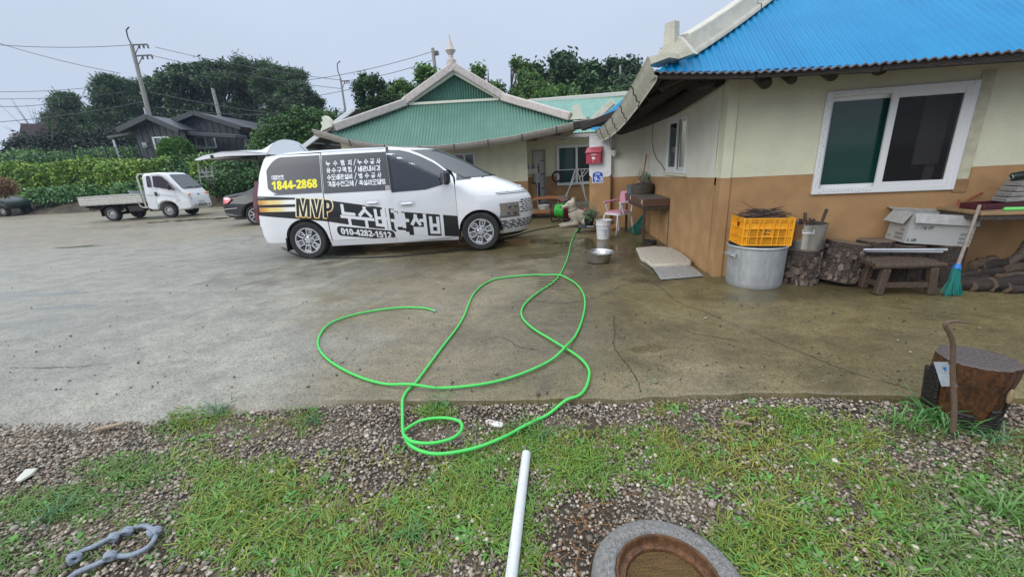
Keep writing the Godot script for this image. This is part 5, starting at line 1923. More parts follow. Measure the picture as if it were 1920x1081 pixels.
	for s in [[0.55, 0.05], [-0.12, -0.55]]:
		var wp := MB.new()
		var a := nose_pt(1.33, s[0], 0.02)
		var b := nose_pt(1.36, s[1], 0.03)
		wp.tube([a, a.lerp(b, 0.5) + V(0.02, 0.015, 0), b], 0.012, 5)
		part("wiper", wp, black_plastic(), T)
	var lb := MB.new()
	var lt := MB.new()
	rows = [PackedVector3Array(), PackedVector3Array()]
	var rows2 := [PackedVector3Array(), PackedVector3Array()]
	for i in 31:
		var z := lerpf(0.80, -0.80, i / 30.0)
		rows[0].append(nose_pt(1.005, z, 0.008))
		rows[1].append(nose_pt(1.038, z, 0.008))
		rows2[0].append(nose_pt(1.013, z, 0.011))
		rows2[1].append(nose_pt(1.028, z, 0.011))
	lb.grid(rows)
	lt.grid(rows2)
	part("light_bar", lb, black_plastic(), T)
	part("light_strip", lt, plain("light_strip", lin(0.7, 0.72, 0.75), 0.2), T)
	for s in [1.0, -1.0]:
		var hl := MB.new()
		nose_sheet(hl, 0.835, 0.615, 0.59, 0.84, s, 0.010)
		var HL := part("headlamp", hl, plain("lamp_bezel", lin(0.36, 0.37, 0.38), 0.15, 0.6), T)
		for q2 in [[0.74, 0.775, 0.045], [0.67, 0.775, 0.03], [0.755, 0.665, 0.04], [0.68, 0.66, 0.045]]:
			var bl := MB.new()
			var c := nose_pt(q2[1], q2[0] * s, 0.022)
			bl.ball(c, V(0.025, q2[2], q2[2]), 10, 6)
			part("lens", bl, plain("lamp_lens", lin(0.10, 0.105, 0.11), 0.08, 0.3), HL)
		var rm := MB.new()
		nose_sheet(rm, 0.85, 0.60, 0.575, 0.588, s, 0.012)
		part("lamp_trim", rm, black_plastic(), HL)
	var gm := plain("grille_dark", lin(0.03, 0.03, 0.033), 0.5)
	for band in [[0.64, 0.90, 6, 0.02], [0.36, 0.53, 5, 0.02]]:
		for s in [1.0, -1.0]:
			for j in band[2]:
				var y := lerpf(band[0], band[1], j / float(band[2]))
				var zmax := 0.60 if band[0] > 0.5 else 0.82
				var z: float = zmax - 0.03 * (j % 2)
				while z > 0.03:
					var sl := MB.new()
					nose_sheet(sl, z, z - 0.062, y, y + 0.021, s, 0.009, 2, 1)
					part("grille_slot", sl, gm, T)
					z -= 0.088
	var pl2 := MB.new()
	nose_sheet(pl2, 0.27, -0.27, 0.545, 0.64, 1.0, 0.02)
	part("number_plate", pl2, plain("plate_white", lin(0.7, 0.7, 0.68), 0.5), T)
	var em := MB.new()
	em.tube([nose_pt(1.10, 0.07, 0.012), nose_pt(1.125, 0.03, 0.012), nose_pt(1.09, -0.03, 0.012), nose_pt(1.12, -0.07, 0.012)], 0.011, 5)
	part("badge", em, silver(), T)
	var lip := MB.new()
	rows = [PackedVector3Array(), PackedVector3Array(), PackedVector3Array()]
	for i in 31:
		var z := lerpf(0.88, -0.88, i / 30.0)
		rows[0].append(nose_pt(0.22, z, -0.06) + V(0, -0.02, 0))
		rows[1].append(nose_pt(0.235, z, 0.0))
		rows[2].append(nose_pt(0.265, z, 0.004))
	lip.grid(rows)
	part("front_lip", lip, black_plastic(), T)
	var tl := MB.new()
	rows = [PackedVector3Array(), PackedVector3Array(), PackedVector3Array()]
	for j in 10:
		var y := lerpf(0.74, 1.47, j / 9.0)
		var x: float = rear.call(y)
		rows[0].append(V(x - 0.105, y, v_side(x, y) - 0.13))
		rows[1].append(V(x - 0.09, y, v_side(x, y) - 0.02))
		rows[2].append(V(x + 0.012, y, v_side(x, y) + 0.004))
	var trn := []
	for j in 10: trn.append(PackedVector3Array([rows[0][j], rows[1][j], rows[2][j]]))
	tl.grid(trn)
	part("tail_lamp", tl, paint("tail_red", lin(0.10, 0.006, 0.014), 0.2), T)
	var rb := MB.new()
	rows = []
	for j in 5:
		var y: float = [0.32, 0.36, 0.48, 0.60, 0.66][j]
		var row := PackedVector3Array()
		for i in 15:
			var f := lerpf(-1, 1, i / 14.0)
			row.append(V(rear.call(y) - 0.10 * (1.0 - pow(absf(f), 4.0)), y, f * v_side(-0.8, y)))
		rows.append(row)
	rb.grid(rows)
	part("rear_bumper", rb, white, T)
	var rfm := MB.new()
	for s in [-1.0, 1.0]:
		var col := []
		for j in 12:
			var y := lerpf(0.62, 1.90, j / 11.0)
			var x: float = rear.call(y)
			var z := v_side(x, y)
			col.append(PackedVector3Array([V(x + 0.05, y, s * (z - 0.14)), V(x, y, s * z)]))
		rfm.grid(col)
	bar(rfm, V(-0.55, 1.88, -0.75), V(-0.55, 1.88, 0.75), 0.10, 0.05)
	part("rear_frame", rfm, white, T)
	build_tailgate(T, white)
	var gs := MB.new()
	gs.tube([V(-0.68, 1.30, 0.78), V(-0.80, 1.96, 0.70)], 0.018, 6)
	part("gas_strut", gs, black_plastic(), T)
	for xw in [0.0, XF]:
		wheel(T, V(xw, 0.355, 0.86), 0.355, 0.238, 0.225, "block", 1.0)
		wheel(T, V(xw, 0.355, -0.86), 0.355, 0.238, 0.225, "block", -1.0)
	for xw in [-0.42, 2.86]:
		var mf := MB.new()
		mf.box(V(xw, 0.30, 0.86), V(0.02, 0.26, 0.22), Basis(Vector3.BACK, -0.1), 0.004)
		part("mud_flap", mf, rubber(), T)
func nose_pt(y: float, z: float, off: float) -> Vector3:
	var D := lerpf(0.98, 0.80, smoothstep(1.1, 1.4, y))
	var f := pow(clampf(absf(z) / v_w(y), 0, 1), 2.7)
	var k := D * 2.7 * pow(clampf(absf(z) / v_w(y), 0, 1), 1.7) / v_w(y)
	var n := Vector3(1, 0, signf(z) * k).normalized()
	return V(v_xf(y) - D * f, y, z) + n * off
func nose_sheet(mb: MB, z0: float, z1: float, y0: float, y1: float, s: float, off: float, nz := 8, ny := 3) -> void:
	var rows := []
	for j in ny + 1:
		var row := PackedVector3Array()
		for i in nz + 1:
			row.append(nose_pt(lerpf(y0, y1, float(j) / ny), lerpf(z0, z1, float(i) / nz) * s, off))
		if s < 0: row.reverse()
		rows.append(row)
	mb.grid(rows)
func door_handle(parent: Node, at: Vector3) -> void:
	var h := MB.new()
	h.box(at + V(0, 0, 0.022), V(0.20, 0.035, 0.03), BI, 0.012)
	var H := part("door_handle", h, paint("van_white", Color.WHITE), parent)
	var c := MB.new()
	c.prism(round_rect(-0.15, -0.06, 0.15, 0.06, 0.05, 4), 0.0, 0.004, Transform3D(BI, at))
	part("handle_cup", c, plain("handle_cup", lin(0.70, 0.71, 0.73), 0.3), H)
func build_tailgate(T: Node3D, white: Material) -> void:
	var G_ := Node3D.new()
	G_.name = "tailgate"
	T.add_child(G_)
	var W := 0.84
	var out := MB.new()
	var rows := []
	for i in 25:
		var f := lerpf(-1.0, 1.0, i / 24.0)
		var a := 1.0 - pow(absf(f), 2.6)
		var row := PackedVector3Array()
		var wz := W * f
		row.append(V(-0.50, 1.965 + 0.265 * a, wz * 0.97))
		row.append(V(-0.56, 1.965 + 0.235 * a, wz * 0.98))
		row.append(V(-0.64, 1.975 + 0.13 * a, wz))
		row.append(V(-0.74, 1.985 + 0.06 * a, wz))
		row.append(V(-1.0, 2.02 + 0.03 * a, wz))
		row.append(V(-1.35, 2.02 + 0.03 * a, wz * 0.99))
		row.append(V(-1.66, 1.975 + 0.02 * a, wz * 0.97))
		row.append(V(-1.86 - 0.05 * a, 1.915 + 0.01 * a, wz * 0.93))
		rows.append(row)
	out.grid(rows)
	part("outer_skin", out, white, G_)
	var inn := MB.new()
	var r2 := []
	for i in 13:
		var f := lerpf(1.0, -1.0, i / 12.0)
		r2.append(PackedVector3Array([V(-0.52, 1.93, W * f * 0.96), V(-0.80, 1.895, W * f * 0.95), V(-1.2, 1.90, W * f * 0.94), V(-1.5, 1.895, W * f * 0.93), V(-1.84, 1.905, W * f * 0.92)]))
	inn.grid(r2)
	part("inner_trim", inn, plain("gate_trim", lin(0.025, 0.025, 0.028), 0.6), G_)
	for s in [1.0, -1.0]:
		var ed := MB.new()
		ed.prism(pv([-0.50, 1.965, -0.64, 1.975, -1.0, 2.02, -1.35, 2.02, -1.66, 1.975, -1.86, 1.915, -1.82, 1.893, -1.45, 1.93, -1.20, 1.94, -0.8, 1.93, -0.52, 1.925]), W * s * 0.95 - 0.03, W * s * 0.95 + 0.02)
		part("gate_edge", ed, white, G_)
	var face := MB.new()
	var fr := [PackedVector3Array(), PackedVector3Array()]
	for i in 25:
		var f := lerpf(-1.0, 1.0, i / 24.0)
		var a := 1.0 - pow(absf(f), 2.6)
		fr[1].append(V(-0.497, 1.93, W * f * 0.97))
		fr[0].append(V(-0.497, 1.963 + 0.263 * a, W * f * 0.97))
	face.grid([fr[0], fr[1]])
	part("spoiler_face", face, white, G_)
	var gl := MB.new()
	gl.quad(V(-0.82, 1.893, 0.70), V(-1.34, 1.896, 0.68), V(-1.34, 1.896, -0.68), V(-0.82, 1.893, -0.70))
	part("rear_glass", gl, plain("gate_glass", lin(0.015, 0.017, 0.02), 0.1), G_)
	var bump := MB.new()
	bump.lathe(vl([0.03, -0.02, 0.03, 0.0, 0.001, 0.0]), 10, Transform3D(Basis(Vector3.RIGHT, PI / 2), V(-1.52, 1.945, 0.83)))
	part("rubber_stop", bump, rubber(), G_)
	var an := MB.new()
	an.tube([V(-0.10, 1.99, 0.2), V(-0.20, 2.10, 0.2)], 0.006, 5)
	part("aerial", an, black_plastic(), T)
# ---------------------------------------------------------------- bodies drawn as a rounded side outline between two flanks
func hull(outline: PackedVector2Array, w: Callable, bev := 0.05) -> MB:
	if Geometry2D.is_polygon_clockwise(outline):
		outline = outline.duplicate()
		outline.reverse()
	var mb := MB.new()
	var n := outline.size()
	var rings := []
	for s in [[0.0, 1.0], [0.3, 0.35], [1.0, 0.0]]:
		var ring := PackedVector2Array()
		for i in n:
			var a := outline[(i + n - 1) % n]
			var b := outline[i]
			var c := outline[(i + 1) % n]
			var d := ((b - a).normalized() + (c - b).normalized()).normalized()
			ring.append(b + Vector2(-d.y, d.x) * bev * s[0])
		rings.append(ring)
	var rows := []
	for side in [[1.0, [2, 1, 0]], [-1.0, [0, 1, 2]]]:
		for k in side[1]:
			var row := PackedVector3Array()
			for i in n:
				var p: Vector2 = rings[k][i]
				var dep := bev * [1.0, 0.35, 0.0][k] as float
				row.append(V(p.x, p.y, side[0] * (w.call(p.x, p.y) - dep)))
			rows.append(row)
	for r in rows: r.reverse()
	mb.grid(rows, true)
	var inner: PackedVector2Array = rings[2]
	mb.flat(inner, func(p: Vector2) -> Vector3: return V(p.x, p.y, w.call(p.x, p.y)))
	var m2 := MB.new()
	m2.flat(inner, func(p: Vector2) -> Vector3: return V(-p.x, p.y, w.call(p.x, p.y)))
	var rev := PackedVector2Array()
	for p in inner: rev.append(Vector2(-p.x, p.y))
	mb.xf = Transform3D(Basis(UP, PI), Vector3.ZERO)
	mb.flat(rev, func(p: Vector2) -> Vector3: return V(p.x, p.y, w.call(-p.x, p.y)))
	mb.xf = Transform3D.IDENTITY
	return mb
func flank(poly: PackedVector2Array, w: Callable, off := 0.006) -> MB:
	var mb := MB.new()
	mb.flat(poly, func(p: Vector2) -> Vector3: return V(p.x, p.y, w.call(p.x, p.y) + off))
	return mb
func build_truck() -> void:
	var T := thing("pickup_truck", "small white cab-over pickup truck with empty flat cargo bed on muddy yard", "truck", V(-19.0, 0.0, -20.49), deg_to_rad(3.8))
	var white := paint("truck_white", lin(0.72, 0.73, 0.74), 0.45)
	var cream := speck(mottled("bed_cream", lin(0.58, 0.56, 0.48), lin(0.70, 0.69, 0.62), 0.8, 0.55, 0.0, ONE, 92), 54, Color(0.78, 0.76, 0.72), Color.WHITE, 0.03)
	var dark := mottled("chassis", lin(0.018, 0.016, 0.015), lin(0.05, 0.042, 0.036), 2.0, 0.8, 0.0, ONE, 93)
	var glassm := plain("truck_glass", lin(0.10, 0.12, 0.13), 0.05)
	var tint := plain("truck_tint", lin(0.035, 0.024, 0.034), 0.06)
	var w := func(x: float, y: float) -> float: return 0.84 - 0.16 * pow(clampf((y - 1.05) / 1.0, 0, 1), 1.4) - 0.10 * pow(clampf((x - 3.0) / 0.75, 0, 1), 2.0)
	var cab := pv([1.72, 0.50, 1.72, 1.0, 1.72, 1.9, 1.76, 2.03, 1.88, 2.10, 2.5, 2.12, 2.78, 2.08, 2.92, 2.0, 3.18, 1.65, 3.46, 1.27, 3.58, 1.12, 3.66, 0.92, 3.68, 0.74, 3.70, 0.55, 3.66, 0.38, 3.45, 0.33, 3.08, 0.34, 3.05, 0.50, 2.95, 0.66, 2.8, 0.75, 2.60, 0.775, 2.42, 0.74, 2.26, 0.62, 2.20, 0.46, 2.16, 0.40, 1.9, 0.40])
	part("cab_body", hull(cab, w, 0.07), white, T)
	part("quarter_window", flank(round_rect(1.94, 1.47, 2.13, 1.98, 0.05), w, 0.010), tint, T)
	part("door_window", flank(pv([2.22, 1.47, 3.02, 1.30, 3.06, 1.34, 2.98, 1.5, 2.80, 1.76, 2.66, 1.92, 2.5, 1.97, 2.22, 1.97]), w, 0.010), tint, T)
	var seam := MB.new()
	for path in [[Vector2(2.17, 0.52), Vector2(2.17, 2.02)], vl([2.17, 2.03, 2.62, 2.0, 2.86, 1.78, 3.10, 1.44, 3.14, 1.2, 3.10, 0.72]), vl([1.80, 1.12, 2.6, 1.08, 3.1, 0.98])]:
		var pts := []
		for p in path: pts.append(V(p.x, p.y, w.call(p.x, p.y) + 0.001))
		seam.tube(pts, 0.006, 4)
	part("gap_shade_line", seam, plain("gap_shade_grey", lin(0.12, 0.12, 0.12), 0.6), T)  # grey tubes draw the shade of the door grooves, no gap is cut
	var hd := MB.new()
	hd.prism(round_rect(-0.055, -0.09, 0.055, 0.09, 0.03), 0.0, 0.02, Transform3D(BI, V(2.26, 1.14, w.call(2.26, 1.14))))
	part("door_handle", hd, black_plastic(), T)
	var sc := MB.new()
	sc.quad(V(3.425, 1.325, 0.70), V(3.425, 1.325, -0.70), V(2.945, 1.985, -0.62), V(2.945, 1.985, 0.62))
	for i in sc.v.size(): sc.v[i] += V(0.022, 0.018, 0)
	part("windscreen", sc, glassm, T)
	for s in [[0.62, -0.02], [-0.05, -0.62]]:
		var wp := MB.new()
		wp.tube([V(3.47, 1.33, s[0]), V(3.45, 1.40, (s[0] + s[1]) * 0.5), V(3.455, 1.37, s[1])], 0.014, 5)
		part("wiper", wp, black_plastic(), T)
	for s in [1.0, -1.0]:
		var hl := MB.new()
		hl.xf = Transform3D(Basis(UP, s * deg_to_rad(28)), V(3.57, 0.94, 0.62 * s))
		hl.box(V(0.02, 0, 0), V(0.12, 0.30, 0.30), Basis(Vector3.BACK, 0.25), 0.05)
		var HL := part("headlamp", hl, plain("headlamp_clear", lin(0.55, 0.56, 0.57), 0.12, 0.3), T)
		var am := MB.new()
		am.xf = hl.xf
		am.box(V(0.035, 0.115, 0.02 * s), V(0.11, 0.09, 0.27), Basis(Vector3.BACK, 0.25), 0.03)
		part("indicator", am, plain("amber", lin(0.85, 0.30, 0.08), 0.15), HL)
		var fo := MB.new()
		fo.lathe(vl([0.07, 0, 0.06, 0.02, 0.001, 0.025]), 12, Transform3D(Basis(Vector3.BACK, -PI / 2), V(3.69, 0.52, 0.52 * s)))
		part("fog_lamp", fo, plain("fog_lamp", lin(0.35, 0.30, 0.27), 0.2), T)
	var gr := MB.new()
	for yy in [0.545, 0.475]:
		gr.box(V(3.70, yy, 0), V(0.03, 0.035, 0.72), BI, 0.01)
	part("grille", gr, black_plastic(), T)
	var bd := MB.new()
	bd.lathe(vl([0.075, 0, 0.07, 0.012, 0.001, 0.015]), 14, Transform3D(Basis(Vector3.BACK, -PI / 2 + 0.25).scaled(V(1, 0.5, 1)) , V(3.615, 1.02, 0)))
	part("badge", bd, plain("badge_blue", lin(0.05, 0.06, 0.10), 0.2, 0.4), T)
	var cvp := Canvas.new(256, 80, lin(0.62, 0.64, 0.62))
	hangul(cvp, "가", Vector2(60, 16), Vector2(34, 46), 4, 7, lin(0.05, 0.08, 0.06))
	latin(cvp, "86", Vector2(12, 62), 44, lin(0.05, 0.08, 0.06), 0.8)
	latin(cvp, "6953", Vector2(116, 62), 44, lin(0.05, 0.08, 0.06), 0.95)
	var pl := MB.new()
	pl.quad(V(3.715, 0.61, 0.22), V(3.715, 0.61, -0.22), V(3.705, 0.72, -0.22), V(3.705, 0.72, 0.22))
	part("number_plate", pl, printed("truck_plate", cvp), T)
	var si := MB.new()
	si.box(V(3.2, 0.80, w.call(3.2, 0.8) + 0.004), V(0.09, 0.035, 0.012), BI, 0.004)
	part("side_marker", si, plain("marker_red", lin(0.6, 0.10, 0.05), 0.2), T)
	var mr := MB.new()
	mr.box(V(3.02, 1.42, 0.98), V(0.14, 0.26, 0.18), yaw(20), 0.05)
	bar(mr, V(3.10, 1.30, 0.78), V(3.05, 1.36, 0.95), 0.05, 0.05)
	part("mirror", mr, black_plastic(), T)
	var gd := MB.new()
	for s in [0.80, -0.80]:
		gd.tube([V(1.62, 0.55, s), V(1.62, 1.6, s), V(1.60, 1.98, s * 0.97), V(1.66, 2.08, s * 0.86)], 0.035, 6)
	gd.tube([V(1.66, 2.08, 0.69), V(1.66, 2.08, -0.69)], 0.035, 6)
	part("guard_frame", gd, cream, T)
	for s in [0.83, -0.83]:
		var sdp := MB.new()
		sdp.prism(pv([0.0, 0.80, 0.03, 0.80, 0.035, 0.90, 0.02, 0.92, 0.035, 0.96, 0.02, 0.99, 0.035, 1.06, 0.02, 1.09, 0.035, 1.14, 0.04, 1.20, 0.0, 1.20]), -1.25, 1.56, Transform3D(Basis(V(0, 0, signf(s)), UP, V(-signf(s), 0, 0)) if s > 0 else Basis(V(0, 0, -1), UP, V(1, 0, 0)), V(0.31 if s > 0 else 0.0, 0, s)))
		part("drop_side", sdp, cream, T)
	var tb := MB.new()
	tb.box(V(-1.25, 1.0, 0), V(0.035, 0.40, 1.68), BI, 0.008)
	part("tail_board", tb, cream, T)
	var fl := MB.new()
	fl.box(V(0.17, 0.80, 0), V(2.82, 0.07, 1.66), BI, 0.01)
	part("bed_floor", fl, cream, T)
	var ch := MB.new()
	for s in [0.36, -0.36]: ch.box(V(0.9, 0.62, s), V(4.4, 0.16, 0.08))
	for xx in [-1.1, -0.3, 0.6, 1.4]: ch.box(V(xx, 0.72, 0), V(0.08, 0.10, 1.5))
	ch.box(V(1.1, 0.52, 0.62), V(0.7, 0.30, 0.3), BI, 0.04)
	ch.box(V(1.85, 0.50, 0.55), V(0.45, 0.3, 0.35), BI, 0.04)
	ch.tube([V(0, 0.33, -0.7), V(0, 0.33, 0.7)], 0.07, 8)
	part("chassis", ch, dark, T)
	var st := MB.new()
	st.tube([V(1.35, 0.78, 0.80), V(1.36, 0.66, 0.80), V(1.46, 0.56, 0.80), V(1.66, 0.53, 0.80), V(1.74, 0.62, 0.80)], 0.03, 6)
	part("bed_latch_bar", st, cream, T)
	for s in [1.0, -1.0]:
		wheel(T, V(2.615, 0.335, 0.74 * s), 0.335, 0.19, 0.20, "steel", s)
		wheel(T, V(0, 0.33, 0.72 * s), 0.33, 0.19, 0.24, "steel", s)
		var mg := MB.new()
		var rg := []
		for i in 11:
			var a := lerpf(0.35, PI + 0.1, i / 10.0)
			rg.append(PackedVector3Array([V(cos(a) * 0.43, 0.33 + sin(a) * 0.40, s * 0.86), V(cos(a) * 0.43, 0.33 + sin(a) * 0.40, s * 0.56)]))
		mg.grid(rg)
		mg.box(V(-0.44, 0.42, s * 0.71), V(0.02, 0.34, 0.28))
		part("mudguard", mg, rubber(), T)
	var B := thing("cargo_tub", "grey plastic tub standing in the truck's cargo bed", "tub", T.transform * V(1.05, 0.84, 0.25))
	var tub := MB.new()
	tub.lathe(vl([0.001, 0.0, 0.27, 0.0, 0.34, 0.46, 0.37, 0.46, 0.37, 0.50, 0.335, 0.50, 0.27, 0.04, 0.001, 0.03]), 24)
	part("tub_body", tub, plain("tub_grey", lin(0.34, 0.38, 0.40), 0.5), B)
	var lb := MB.new()
	lb.box(V(0.12, 0.34, 0.31), V(0.12, 0.06, 0.02), yaw(20))
	part("handle", lb, plain("tub_handle", lin(0.5, 0.54, 0.56), 0.5), B)
func build_sedan() -> void:
	var at := G(485, 421)
	var T := thing("black_sedan", "black saloon car parked behind the white van, its tail showing", "car", at + V(0.0, 0, -0.80), deg_to_rad(2.0))
	var black := paint("sedan_black", lin(0.012, 0.0125, 0.014), 0.25)
	black.clearcoat = 0.25
	var w := func(x: float, y: float) -> float: return 0.92 - 0.30 * pow(clampf((y - 0.80) / 0.65, 0, 1), 1.2) - 0.14 * pow(clampf((-0.55 - x) / 0.6, 0, 1), 2.0) - 0.2 * pow(clampf((x - 3.2) / 0.7, 0, 1), 2.0)
	var body := pv([-1.10, 0.42, -1.14, 0.60, -1.10, 0.80, -1.12, 0.98, -1.02, 1.05, -0.6, 1.10, -0.30, 1.14, 0.15, 1.34, 0.55, 1.46, 1.2, 1.49, 1.8, 1.43, 2.5, 1.08, 3.2, 0.98, 3.75, 0.82, 3.86, 0.6, 3.80, 0.32, 3.32, 0.28, 3.30, 0.36, 3.24, 0.52, 3.10, 0.66, 2.93, 0.70, 2.76, 0.66, 2.62, 0.52, 2.56, 0.3, 2.50, 0.24, 0.44, 0.24, 0.38, 0.36, 0.34, 0.52, 0.20, 0.66, 0.0, 0.72, -0.20, 0.66, -0.34, 0.52, -0.38, 0.36, -0.46, 0.26, -0.95, 0.30])
	part("car_body", hull(body, w, 0.09), black, T)
	part("side_window", flank(pv([0.10, 1.06, 2.2, 1.02, 1.8, 1.34, 1.2, 1.42, 0.6, 1.39, 0.3, 1.28]), w, 0.012), plain("sedan_glass", lin(0.01, 0.011, 0.013), 0.04), T)
	var tl := flank(pv([-1.03, 0.78, -0.86, 0.80, -0.70, 0.93, -0.80, 0.99, -1.02, 0.995]), w, 0.012)
	tl.quad(V(-1.135, 0.80, 0.30), V(-1.06, 0.80, 0.78), V(-1.06, 0.985, 0.76), V(-1.135, 0.985, 0.30))
	var TL := part("tail_lamp", tl, paint("lamp_red", lin(0.62, 0.02, 0.05), 0.2), T)
	part("lamp_clear", flank(pv([-0.95, 0.90, -0.72, 0.93, -0.82, 0.985, -0.98, 0.99]), w, 0.017), plain("lamp_pink", lin(0.75, 0.60, 0.62), 0.2), TL)
	var ch := MB.new()
	bar(ch, V(-1.05, 0.60, w.call(-1.0, 0.6) + 0.004), V(-0.55, 0.62, w.call(-0.5, 0.62) + 0.006), 0.012, 0.02)
	part("chrome_strip", ch, silver(), T)
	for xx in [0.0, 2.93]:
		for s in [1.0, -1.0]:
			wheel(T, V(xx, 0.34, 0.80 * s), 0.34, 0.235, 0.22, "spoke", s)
	var under := MB.new()
	under.box(V(1.4, 0.40, 0), V(4.6, 0.4, 1.3))
	part("underbody", under, plain("van_trim", lin(0.16, 0.16, 0.165), 0.8), T)
func build_field_truck() -> void:
	var at := G(22, 405)
	var T := thing("field_vehicle", "dark green farm vehicle with black tyres at the field's edge", "vehicle", at + V(-1.55, 0.02, -0.6), deg_to_rad(-6))
	var gm := paint("field_green", lin(0.03, 0.055, 0.045), 0.5)
	var w := func(_x: float, _y: float) -> float: return 0.72
	part("vehicle_body", hull(pv([-1.4, 0.5, -1.4, 1.25, 0.2, 1.25, 0.35, 1.62, 0.9, 1.55, 1.3, 1.35, 1.75, 1.15, 1.9, 0.9, 1.9, 0.55, 1.2, 0.45]), w, 0.08), gm, T)
	var sh := MB.new()
	sh.box(V(1.45, 1.02, 0.72), V(0.7, 0.04, 0.3), BI, 0.01)
	sh.box(V(1.5, 0.72, 0.60), V(0.9, 0.06, 0.5), BI, 0.02)
	part("mudguard", sh, black_plastic(), T)
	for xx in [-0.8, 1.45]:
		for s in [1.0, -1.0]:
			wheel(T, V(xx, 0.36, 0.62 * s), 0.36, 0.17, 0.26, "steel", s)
# ---------------------------------------------------------------- trees, hedges, crops
func leaf_clump(seed_: int, n: int, spread: float, lw: float, ll: float) -> ArrayMesh:
	var r := RandomNumberGenerator.new()
	r.seed = seed_
	var mb := MB.new()
	for i in n:
		var p := Vector3(r.randfn(), r.randfn(), r.randfn()) * spread * 0.5
		var d := Vector3(r.randf_range(-1, 1), r.randf_range(-0.7, 0.6), r.randf_range(-1, 1)).normalized()
		var s := d.cross(Vector3(r.randf_range(-1, 1), 1.2, r.randf_range(-1, 1))).normalized()
		var l := ll * r.randf_range(0.7, 1.3)
		var ww := lw * r.randf_range(0.7, 1.2)
		var up := s.cross(d).normalized() * ll * 0.12
		mb.col = Color.WHITE * r.randf_range(0.75, 1.15)
		mb.col.a = 1.0
		mb.tri(p, p + d * l * 0.5 + s * ww * 0.5 + up, p + d * l)
		mb.tri(p, p + d * l, p + d * l * 0.5 - s * ww * 0.5 + up)
	return mb.mesh()
var clumps := {}
func clump(kind: String, i: int) -> ArrayMesh:
	var key := kind + str(i)
	if not clumps.has(key):
		match kind:
			"broad": clumps[key] = leaf_clump(100 + i, 16, 0.55, 0.24, 0.34)
			"needle": clumps[key] = leaf_clump(200 + i, 22, 0.60, 0.10, 0.42)
			"bush": clumps[key] = leaf_clump(300 + i, 16, 0.30, 0.13, 0.18)
			_: clumps[key] = leaf_clump(400 + i, 14, 0.22, 0.07, 0.13)
	return clumps[key]
func scatter_mesh(called: String, mesh: Mesh, where: Array, cols: PackedColorArray, m: Material, parent: Node) -> MultiMeshInstance3D:
	var mm := MultiMesh.new()
	mm.transform_format = MultiMesh.TRANSFORM_3D
	mm.use_colors = true
	mm.mesh = mesh
	mm.instance_count = where.size()
	for i in where.size():
		mm.set_instance_transform(i, where[i])
		mm.set_instance_color(i, cols[i])
	var o := MultiMeshInstance3D.new()
	o.multimesh = mm
	o.material_override = m
	o.set_meta("kind", "stuff")
	if parent == null:
		o.name = numbered(called)
		add_child(o)
	else:
		o.name = called
		parent.add_child(o, true)
	return o
func rand_basis(r: RandomNumberGenerator, s: float) -> Basis:
	return Basis(UP, r.randf() * TAU) * Basis(Vector3.RIGHT, r.randf_range(-0.7, 0.7)) * Basis.from_scale(ONE * s)
func tree(called: String, label: String, base: Vector3, height: float, radius: float, kind: String, dark: Color, light: Color, seed_: int, n := 1500, crown_from := 0.25, group := "", shape := "round", airy := 0.0) -> Node3D:
	var r := RandomNumberGenerator.new()
	r.seed = seed_
	var T := thing(called, label, "tree", base, 0.0, group)
	var tr := MB.new()
	var lean := V(r.randf_range(-0.06, 0.06), 1, r.randf_range(-0.06, 0.06)) * height
	var tk := height * 0.022 + 0.04
	tr.tube([V(0, -0.4, 0), lean * 0.15, lean * 0.45 + V(r.randf_range(-0.2, 0.2), 0, 0), lean * 0.75, lean * 0.96], [tk * 1.3, tk, tk * 0.75, tk * 0.4, tk * 0.1], 8)
	var blobs := []
	var nb := 44 if shape != "tall" else 24
	for i in nb:
		var f := r.randf()
		var y := lerpf(crown_from, 1.0, f) * height
		var prof := 1.0
		if shape == "cone": prof = (1.0 - f) * 1.0 + 0.08
		elif shape == "round": prof = sqrt(maxf(0.05, 1.0 - pow(f * 1.9 - 0.85, 2.0)))
		else: prof = 0.55 + 0.45 * sin(f * PI)
		var a := r.randf() * TAU
		var d := radius * prof * sqrt(r.randf_range(0.12, 1.0))
		var br := radius * r.randf_range(0.13, 0.32 if shape != "tall" else 0.26) * (0.6 + 0.4 * prof)
		var c := lean * (y / height) + V(cos(a) * d, 0, sin(a) * d)
		c.y = minf(y, height - br * 1.15)
		blobs.append([c, br])
		var st := lean * clampf(y / height - 0.18, 0.12, 0.9)
		tr.tube([st, st.lerp(c, 0.5) + V(0, 0.03 * height, 0), c], [tk * 0.35, tk * 0.22, tk * 0.06], 5)
	part("trunk", tr, bark(), T)
	var where := [[], [], []]
	var cols := [PackedColorArray(), PackedColorArray(), PackedColorArray()]
	for i in n:
		var b: Array = blobs[r.randi() % blobs.size()]
		var d := Vector3(r.randfn(), r.randfn() * 0.75, r.randfn())
		d = d.normalized() * pow(r.randf(), 0.45 + airy * 0.4)
		var p: Vector3 = b[0] + d * b[1]
		if p.y < crown_from * height * 0.7: continue
		var k := i % 3
		where[k].append(Transform3D(rand_basis(r, r.randf_range(0.65, 1.25) * clampf(radius / 3.5, 0.55, 1.25)), p))
		cols[k].append(dark.lerp(light, pow(r.randf(), 1.3)) * r.randf_range(0.75, 1.25))
	var C := Node3D.new()
	C.name = "crown"
	T.add_child(C)
	for k in 3:
		scatter_mesh("foliage", clump(kind, k), where[k], cols[k], leaf_mat("foliage"), C)
	return T
